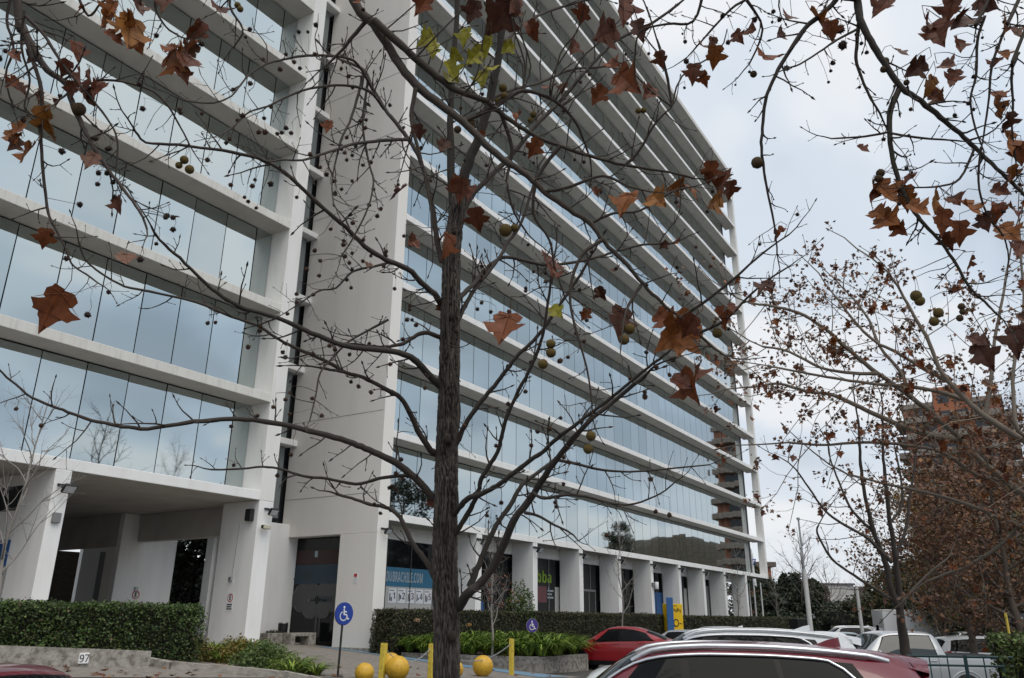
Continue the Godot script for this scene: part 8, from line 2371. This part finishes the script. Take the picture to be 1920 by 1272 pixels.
	chain("grey chain sagging between the two left yellow posts", p1 + Vector3(0.08, 0.72, 0), p2 + Vector3(-0.08, 0.78, 0), 0.33)
	chain("grey chain running from behind the big trunk to the right yellow post", p2 + Vector3(0.08, 0.78, 0), p3 + Vector3(-0.08, 1.0, 0), 0.42)
	ball_bollard("small yellow ball bollard left of the first post, cut by the frame", Vector3(15.390, 0.550, 10.466), 0.225)
	ball_bollard("large yellow ball bollard right of the first post", Vector3(16.936, 0.499, 10.181), 0.30)
	ball_bollard("yellow ball bollard partly behind the first post's large ball", Vector3(18.270, 0.514, 8.814), 0.29)
	ball_bollard("yellow ball bollard peeking out right of the big trunk", Vector3(20.250, 0.363, 9.584), 0.24)
	ball_bollard("yellow ball bollard alone between the big trunk and the right post", Vector3(22.141, 0.282, 9.269), 0.32)
	# bench and trough by the entrance
	var be := thing("concrete_bench", "square concrete bench in the opening of the grey end wall", "bench", Vector3(26.427, 0.810, -3.323), 0.0)
	part("seat", cbx(Vector3(-0.75, 0.36, -0.25), Vector3(0.72, 0.5, 0.28), 0.015), M.concrete, be)
	part("leg", cbx(Vector3(-0.75, -0.1, -0.25), Vector3(-0.5, 0.358, 0.28), 0.012), M.concrete, be)
	part("leg", cbx(Vector3(0.3, -0.1, -0.25), Vector3(0.72, 0.358, 0.28), 0.012), M.concrete, be)
	var tp: Vector3 = Vector3(25.910, 0.904, -4.433)
	var tr := thing("planter_trough", "low concrete trough with trailing plants beside the bench", "planter", tp)
	part("box", cbx(Vector3(-0.5, -0.1, -0.25), Vector3(0.5, 0.38, 0.25), 0.015), M.concrete, tr)
	bush("trailing_plant", "small green plants growing in the concrete trough", tp + Vector3(0, 0.36, 0), Vector3(0.5, 0.16, 0.25), 500, [Vector3(0.03, 0.05, 0.02), Vector3(0.05, 0.07, 0.025)], 551, 0.04, "", "plant")
	var ba := thing("litter_bin", "dark round litter bin behind the concrete bench", "bin", Vector3(26.6, gy(26.6, -4.6), -4.6))
	var bb := MB.new()
	bb.lathe(Vector3.ZERO, [Vector2(0.0, 0.0), Vector2(0.2, 0.0), Vector2(0.22, 0.78), Vector2(0.18, 0.80), Vector2(0.0, 0.78)], 20)
	part("body", bb.done(), M.black, ba)
	var bl := MB.new()
	bl.lathe(Vector3.ZERO, [Vector2(0.22, 0.80), Vector2(0.24, 0.83), Vector2(0.17, 0.85), Vector2(0.0, 0.84)], 20)
	part("lid", bl.done(), M.steel, ba)


func fallen_leaves() -> void:
	var rng := RandomNumberGenerator.new()
	rng.seed = 62
	var w := []
	var c := []
	for k in 170:
		var p := og(rng.randf_range(8.0, 34.0), rng.randf_range(5.5, 16.0), 0.035)
		if k < 60: p = og(rng.randf_range(8.0, 16.0), rng.randf_range(8.0, 11.5), 0.035)
		w.append(Transform3D(Basis.from_euler(Vector3(-PI / 2 + rng.randfn() * 0.25, 0, rng.randf() * TAU)).scaled_local(Vector3.ONE * rng.randf_range(0.09, 0.17)), p))
		var t: Vector3 = LEAF_TONES[rng.randi() % 6]
		c.append(Color(t.x, t.y, t.z))
	var o := stuff("fallen_leaves", leaf_forms[0], M.leaf, w, c, self)
	o.set_meta("label", "brown leaves fallen on the forecourt and along the kerbs")
	o.set_meta("category", "leaves")


func car_park() -> void:
	var p: Vector3 = Vector3(9.435, 0.000, 20.808)
	var s := car("parked_car", "near burgundy estate car with silver roof rails, seen from its left side", "car", p, 25.0, suv("paint_burgundy"))
	s.scale = Vector3.ONE * 1.07
	car("parked_car", "white estate car with its roof showing just beyond the burgundy car", "car", Vector3(16.289, 0.000, 18.856), 24.0, suv("paint_white")).scale = Vector3.ONE * 1.12
	car("parked_car", "red coupe-backed car beside the raised planter", "car", Vector3(33.0, 0, 8.85), 10.0, coupe_suv("paint_red")).scale = Vector3.ONE * 1.05
	car("parked_car", "silver hatchback directly behind the red car", "car", Vector3(37.6, 0, 9.6), 10.0, hatch("paint_silver"))
	car("parked_car", "white estate car right behind the red car's tail", "car", Vector3(42.0, 0, 9.9), 10.0, suv("paint_white"))
	car("parked_car", "white saloon whose bonnet shows left of the burgundy car", "car", Vector3(13.325, 0.000, 18.625), 24.0, sedan("paint_white"))
	car("parked_car", "white hatchback between the white roof and the teal car", "car", Vector3(39.577, 0.000, 15.074), 20.0, hatch("paint_white"))
	car("parked_car", "grey teal saloon between two white cars near the lamp post", "car", Vector3(46.968, 0.000, 14.801), 24.0, sedan("paint_teal"))
	car("parked_car", "silver estate car at the foot of the second lamp post", "car", Vector3(59.654, 0.000, 13.040), 30.0, suv("paint_silver"))
	car("parked_car", "dark saloon behind the white pickup's bed", "car", Vector3(39.911, 0.000, 21.468), 42.0, sedan("paint_grey"))
	car("parked_car", "white saloon behind the pickup near the bright hedge", "car", Vector3(34.743, 0.000, 22.287), 214.0, hatch("paint_white"))
	car("parked_car", "silver car far behind under the brown trees", "car", Vector3(57.704, 0.000, 19.838), 34.0, sedan("paint_silver"))
	var pk := car("pickup_truck", "white double-cab pickup behind the green railing", "pickup", Vector3(24.874, 0.000, 20.656), 33.0, pickup("paint_silver"))
	part("bed_cover", cbx(Vector3(-0.78, 1.2, 1.15), Vector3(0.78, 1.215, 2.5), 0.004), M.plastic, pk)
	car("parked_car", "dark red car at the lower left corner, only its roof edge in view", "car", Vector3(3.806, 0.000, 15.339), 118.0, hatch("paint_burgundy"))
	# box truck
	var tk := thing("box_truck", "white box truck parked beyond the pickup", "truck", Vector3(65.882, 0.000, 16.814), deg_to_rad(-150.0))
	part("cargo_box", cbx(Vector3(-1.0, 0.75, -1.4), Vector3(1.0, 2.75, 2.9), 0.04), M.paint_white, tk)
	part("chassis", cbx(Vector3(-0.8, 0.4, -3.0), Vector3(0.8, 0.74, 2.8), 0.02), M.plastic, tk)
	var cb := MB.new()
	cb.hexa([Vector3(-0.92, 0.55, -1.5), Vector3(0.92, 0.55, -1.5), Vector3(0.9, 0.55, -3.2), Vector3(-0.9, 0.55, -3.2), Vector3(-0.85, 2.05, -1.5), Vector3(0.85, 2.05, -1.5), Vector3(0.8, 2.0, -2.3), Vector3(-0.8, 2.0, -2.3)])
	part("cab", cb.done(), M.paint_white, tk)
	for sx in [-1.0, 1.0]:
		part("side_window", bx(Vector3(sx * 0.90 - 0.012, 1.3, -2.4), Vector3(sx * 0.90 + 0.012, 1.85, -1.75)), M.car_glass, tk)
		for zz in [-2.5, 1.9]:
			wheel(tk, Vector3(sx * 0.82, 0.38, zz), 0.38)
	var ws := MB.new()
	ws.quad(Vector3(0.76, 1.3, -2.79), Vector3(-0.76, 1.3, -2.79), Vector3(-0.7, 1.92, -2.38), Vector3(0.7, 1.92, -2.38))
	part("windshield", ws.done(), M.car_glass, tk)
	part("cooling_unit", cbx(Vector3(-0.6, 2.15, -1.75), Vector3(0.6, 2.65, -1.41), 0.03), M.plastic, tk)
	var ye := MB.new()
	ye.rod(Vector3(-1.03, 0.8, -1.2), Vector3(-1.03, 2.6, -1.2), 0.05); ye.rod(Vector3(-1.03, 2.6, -1.2), Vector3(-1.03, 2.6, -0.6), 0.05)
	part("yellow_bar", ye.done(), M.post_paint, tk)
	mat("skin_cloth", Color.WHITE, 0.8).vertex_color_use_as_albedo = true
	person("person in a red jacket walking in the car park left of the box truck", Vector3(59.741, 0.000, 14.961), 0.6, 1.74, M.jacket_red)
	person("person in dark clothes standing right of the box truck", Vector3(64.698, 0.000, 18.825), 2.0, 1.74, M.black)
	# railing
	var rl := thing("railing", "dark green metal railing in front of the white pickup", "railing")
	var ra: Vector3 = Vector3(15.957, 1.517, 22.192)
	var rb: Vector3 = Vector3(16.703, 1.586, 24.204)
	ra.y = 1.48; rb.y = 1.48
	var d := (rb - ra).normalized()
	var m := MB.new()
	m.rod(ra, rb, 0.022, 8)
	part("rail", m.done(), M.rail_green, rl)
	m = MB.new()
	m.rod(ra - Vector3(0, 0.14, 0), rb - Vector3(0, 0.14, 0), 0.018, 8)
	part("rail", m.done(), M.rail_green, rl)
	m = MB.new()
	m.rod(ra - Vector3(0, 1.05, 0), rb - Vector3(0, 1.05, 0), 0.018, 8)
	part("rail", m.done(), M.rail_green, rl)
	var len := ra.distance_to(rb)
	var step := 0.14
	for k in int(len / step):
		var q := ra + d * (k + 0.5) * step
		var bm := MB.new()
		if k % 12 == 6:
			bm.rod(Vector3(q.x, 0.0, q.z), q + Vector3(0, 0.03, 0), 0.03, 8)
			part("post", bm.done(), M.rail_green, rl)
		elif k % 2 == 0:
			bm.rod(q - Vector3(0, 1.05, 0), q - Vector3(0, 0.0, 0) , 0.011, 6)
			part("bar", bm.done(), M.rail_green, rl)
	# lamp posts, flag poles, kiosk, cabinet
	var lp: Vector3 = Vector3(35.252, 0.000, 16.277)
	var l1 := thing("lamp_post", "tall white post standing right of the tall block", "lamp post", lp)
	l1.rotation = Vector3(0.0, 0.0, 0.0)
	var lm := MB.new()
	lm.tube(PackedVector3Array([Vector3(0, -0.1, 0), Vector3(-0.02, 3.6, 0.0), Vector3(-0.05, 4.0, 0.0)]), PackedFloat32Array([0.11, 0.09, 0.075]), 14)
	part("lower_pole", lm.done(), M.pole_white, l1)
	lm = MB.new()
	lm.tube(PackedVector3Array([Vector3(-0.05, 3.98, 0), Vector3(-0.1, 6.0, 0)]), PackedFloat32Array([0.045, 0.035]), 10)
	lm.box(Vector3(-0.19, 5.98, -0.05), Vector3(-0.04, 6.08, 0.05))
	part("upper_pole", lm.done(), M.steel, l1)
	var l2 := thing("lamp_post", "shorter white post behind the silver estate car", "lamp post", Vector3(45.488, 0.000, 16.453))
	lm = MB.new()
	lm.tube(PackedVector3Array([Vector3(0, -0.1, 0), Vector3(-0.05, 3.7, 0)]), PackedFloat32Array([0.10, 0.075]), 12)
	part("pole", lm.done(), M.pole_white, l2)
	for k in 3:
		var fp: Vector3 = [Vector3(93.124, 0.042, -2.506), Vector3(97.784, 0.075, -3.046), Vector3(88.621, 0.000, -1.717)][k]
		var ft := thing("flag_pole", ["flag pole with a hanging white flag beyond the end of the tall block", "bare white flag pole right of the one with the flag", "bare white flag pole beside the last column"][k], "flag pole", fp)
		var fm := MB.new()
		fm.tube(PackedVector3Array([Vector3(0, -0.1, 0), Vector3(0, [9.6, 6.0, 5.6][k], 0)]), PackedFloat32Array([0.10, 0.06]), 10)
		part("pole", fm.done(), M.pole_white, ft)
		if k == 0:
			var rows := []
			for a in 9:
				var row := []
				for b in 7:
					row.append(Vector3(0.08 + b * 0.13 * (0.7 + 0.3 * a / 8.0) + 0.03 * sin(a * 0.9), 9.5 - a * 0.42 - b * 0.12, 0.10 * sin(b * 1.9 + a * 0.4)))
				rows.append(row)
			fm = MB.new()
			fm.grid(rows)
			M.flag_cloth.cull_mode = BaseMaterial3D.CULL_DISABLED
			var fl := part("flag", fm.done(), M.flag_cloth, ft)
			part("flag_emblem", text_mesh("7", 0.9, 0.02), M.sign_blue, fl, Transform3D(Basis(Vector3.UP, -0.9), Vector3(0.42, 8.1, 0.16)))
	var ks := thing("yellow_kiosk", "tall yellow printed box in the gap between the hedges", "kiosk", Vector3(55.3, 0, 2.6), -0.42)
	part("body", cbx(Vector3(-0.62, 0, -0.35), Vector3(0.62, 3.0, 0.35), 0.02), M.kiosk_yellow, ks)
	var kt := MB.new()
	for q in 7:
		kt.box(Vector3(-0.48 + q * 0.135, 2.42 + 0.05 * (q % 3), 0.352), Vector3(-0.40 + q * 0.135, 2.62 + 0.06 * ((q * 2) % 3), 0.358))
	kt.box(Vector3(-0.42, 2.84, 0.352), Vector3(0.1, 2.88, 0.358))
	part("printed_name", kt.done(), M.black, ks)
	part("printed_ring", ring(0.26, 0.19, 20), M.black, ks, Transform3D(Basis.IDENTITY, Vector3(-0.08, 1.75, 0.364)))
	var kh := MB.new()
	kh.obox(Transform3D(Basis(Vector3.BACK, -0.75), Vector3(-0.34, 1.47, 0.358)), Vector3(0.08, 0.32, 0.008))
	kh.box(Vector3(0.24, 1.68, 0.354), Vector3(0.36, 1.76, 0.36)); kh.box(Vector3(0.42, 1.66, 0.354), Vector3(0.52, 1.72, 0.36))
	part("printed_handle", kh.done(), M.black, ks)
	var bf := thing("banner_stand", "narrow blue banner stand left of the yellow kiosk", "banner", Vector3(54.3, 0, 2.8), -0.42)
	part("cloth", cbx(Vector3(-0.3, 0.3, -0.02), Vector3(0.3, 3.4, 0.02), 0.006), M.poster_blue, bf)
	part("base", cbx(Vector3(-0.35, 0, -0.2), Vector3(0.35, 0.29, 0.2), 0.02), M.grey_metal, bf)
	var cab := thing("utility_cabinet", "dark green cabinet at the end of the right hedge", "cabinet", Vector3(63.501, 0.000, 9.155), -0.5)
	part("body", cbx(Vector3(-0.65, 0, -0.4), Vector3(0.65, 1.45, 0.4), 0.03), M.bin_green, cab)
	part("lid", cbx(Vector3(-0.68, 1.452, -0.43), Vector3(0.68, 2.1, 0.43), 0.03), M.black, cab)
	var ys := thing("yellow_pole", "thin yellow pole behind the bright hedge", "pole", Vector3(23.472, 0.000, 23.520))
	var ym := MB.new()
	ym.rod(Vector3(0, -0.1, 0), Vector3(-0.05, 2.2, 0), 0.03, 8)
	part("pole", ym.done(), M.post_paint, ys)
	var yb := MB.new()
	yb.box(Vector3(-0.2, 2.15, -0.02), Vector3(0.1, 2.25, 0.02))
	part("plate", yb.done(), M.post_paint, ys)
	var sg := thing("street_sign", "small dark street sign with a white arrow behind the bright hedge", "sign", Vector3(32.083, 0.000, 23.506), -1.2)
	var sm := MB.new()
	sm.rod(Vector3(0, 0, 0), Vector3(0, 2.3, 0), 0.03, 8)
	part("pole", sm.done(), M.black, sg)
	part("plate", bx(Vector3(-0.35, 2.0, 0.03), Vector3(0.35, 2.3, 0.05)), M.paint_dark, sg)
	var ar := MB.new()
	ar.box(Vector3(-0.2, 2.13, 0.051), Vector3(0.1, 2.17, 0.055)); ar.tri(Vector3(0.1, 2.08, 0.055), Vector3(0.24, 2.15, 0.055), Vector3(0.1, 2.22, 0.055))
	part("arrow", ar.done(), M.sign_white, sg)


func far_buildings() -> void:
	brick_tower(Vector3(173, 0, 16.6), 0.0)
	var w := thing("white_hall", "far white gabled hall with a dark brown end between the lamp posts", "building", Vector3(166.103, 0.547, -10.922), deg_to_rad(-50.0))
	part("wall", cbx(Vector3(-3.5, 0, -6), Vector3(3.5, 7.6, 6), 0.05), M.far_white, w)
	part("roof", cbx(Vector3(-3.8, 7.602, -6.3), Vector3(3.7, 7.9, 6.3), 0.05), M.grey_metal, w)
	part("end_block", cbx(Vector3(3.52, 0, -5), Vector3(6.5, 7.3, 6.2), 0.05), M.far_brown, w)
	part("window", bx(Vector3(-2, 2, 6.0), Vector3(2, 4, 6.05)), M.window_dark, w)
	var r := thing("red_roof_house", "distant brown block with an overhanging roof seen right of the tall block's corner", "building", Vector3(138.666, 0.769, -14.625), deg_to_rad(-55.0))
	part("wall", cbx(Vector3(-1.6, 0, -1.6), Vector3(1.6, 9.4, 1.6), 0.05), M.orange_wall, r)
	part("roof", cbx(Vector3(-2.3, 9.402, -2.3), Vector3(2.3, 10.2, 2.3), 0.05), M.far_brown, r)
	part("window", bx(Vector3(-1, 6.5, 1.6), Vector3(1, 8, 1.64)), M.window_dark, r)
	var lw := thing("boundary_wall", "long low pale wall at the far side of the car park", "wall")
	var a: Vector3 = Vector3(86.939, 0.000, 6.548)
	var b: Vector3 = Vector3(83.592, 0.000, 13.214)
	var lm := MB.new()
	var d := (b - a).normalized()
	var s := d.cross(Vector3.UP).normalized() * 0.1
	lm.hexa([a + s, b + s, b - s, a - s, a + s + Vector3(0, 1.5, 0), b + s + Vector3(0, 1.5, 0), b - s + Vector3(0, 1.5, 0), a - s + Vector3(0, 1.5, 0)])
	part("wall", lm.done(), M.tower_beige, lw)
	var fm := MB.new()
	for k in 40:
		var q := a.lerp(b, k / 39.0) + Vector3(0, 1.5, 0)
		fm.rod(q, q + Vector3(0, 1.3, 0), 0.04, 4)
	fm.rod(a + Vector3(0, 2.75, 0), b + Vector3(0, 2.75, 0), 0.05, 4)
	part("fence_bars", fm.done(), M.black, lw)
	# the wooded hill that the lower glass mirrors
	var f := FastNoiseLite.new()
	f.seed = 12
	f.frequency = 0.006
	var rows := []
	for j in 40:
		var row := []
		for k in 60:
			var x := 250.0 + k * 14.0
			var z := 70.0 + j * 14.0
			var e := 44.0 * exp(-pow((x - 470.0) / 90.0, 2.0) - pow((z - 150.0) / 90.0, 4.0)) + 14.0 * exp(-pow((x - 470.0) / 110.0, 2.0) - pow((z - 240.0) / 50.0, 2.0))
			row.append(Vector3(x, e * (1.0 + 0.5 * f.get_noise_2d(x, z)) - 0.8 + 1.5 * f.get_noise_2d(x * 9.0, z * 9.0) * minf(1.0, e * 0.1), z))
		rows.append(row)
	var hb := MB.new()
	hb.grid(rows, true)
	struct("hill", hb, M.hill_scrub)


func _ready() -> void:
	light_and_lens()
	materials()
	foliage_forms()
	ground()
	office_wing()
	office_tower()
	far_buildings()
	wall_fittings()
	walls_and_bollards()
	fallen_leaves()
	car_park()
	planting()
	far_trees()
	right_trees()
	foreground_tree()
	overhanging_trees()
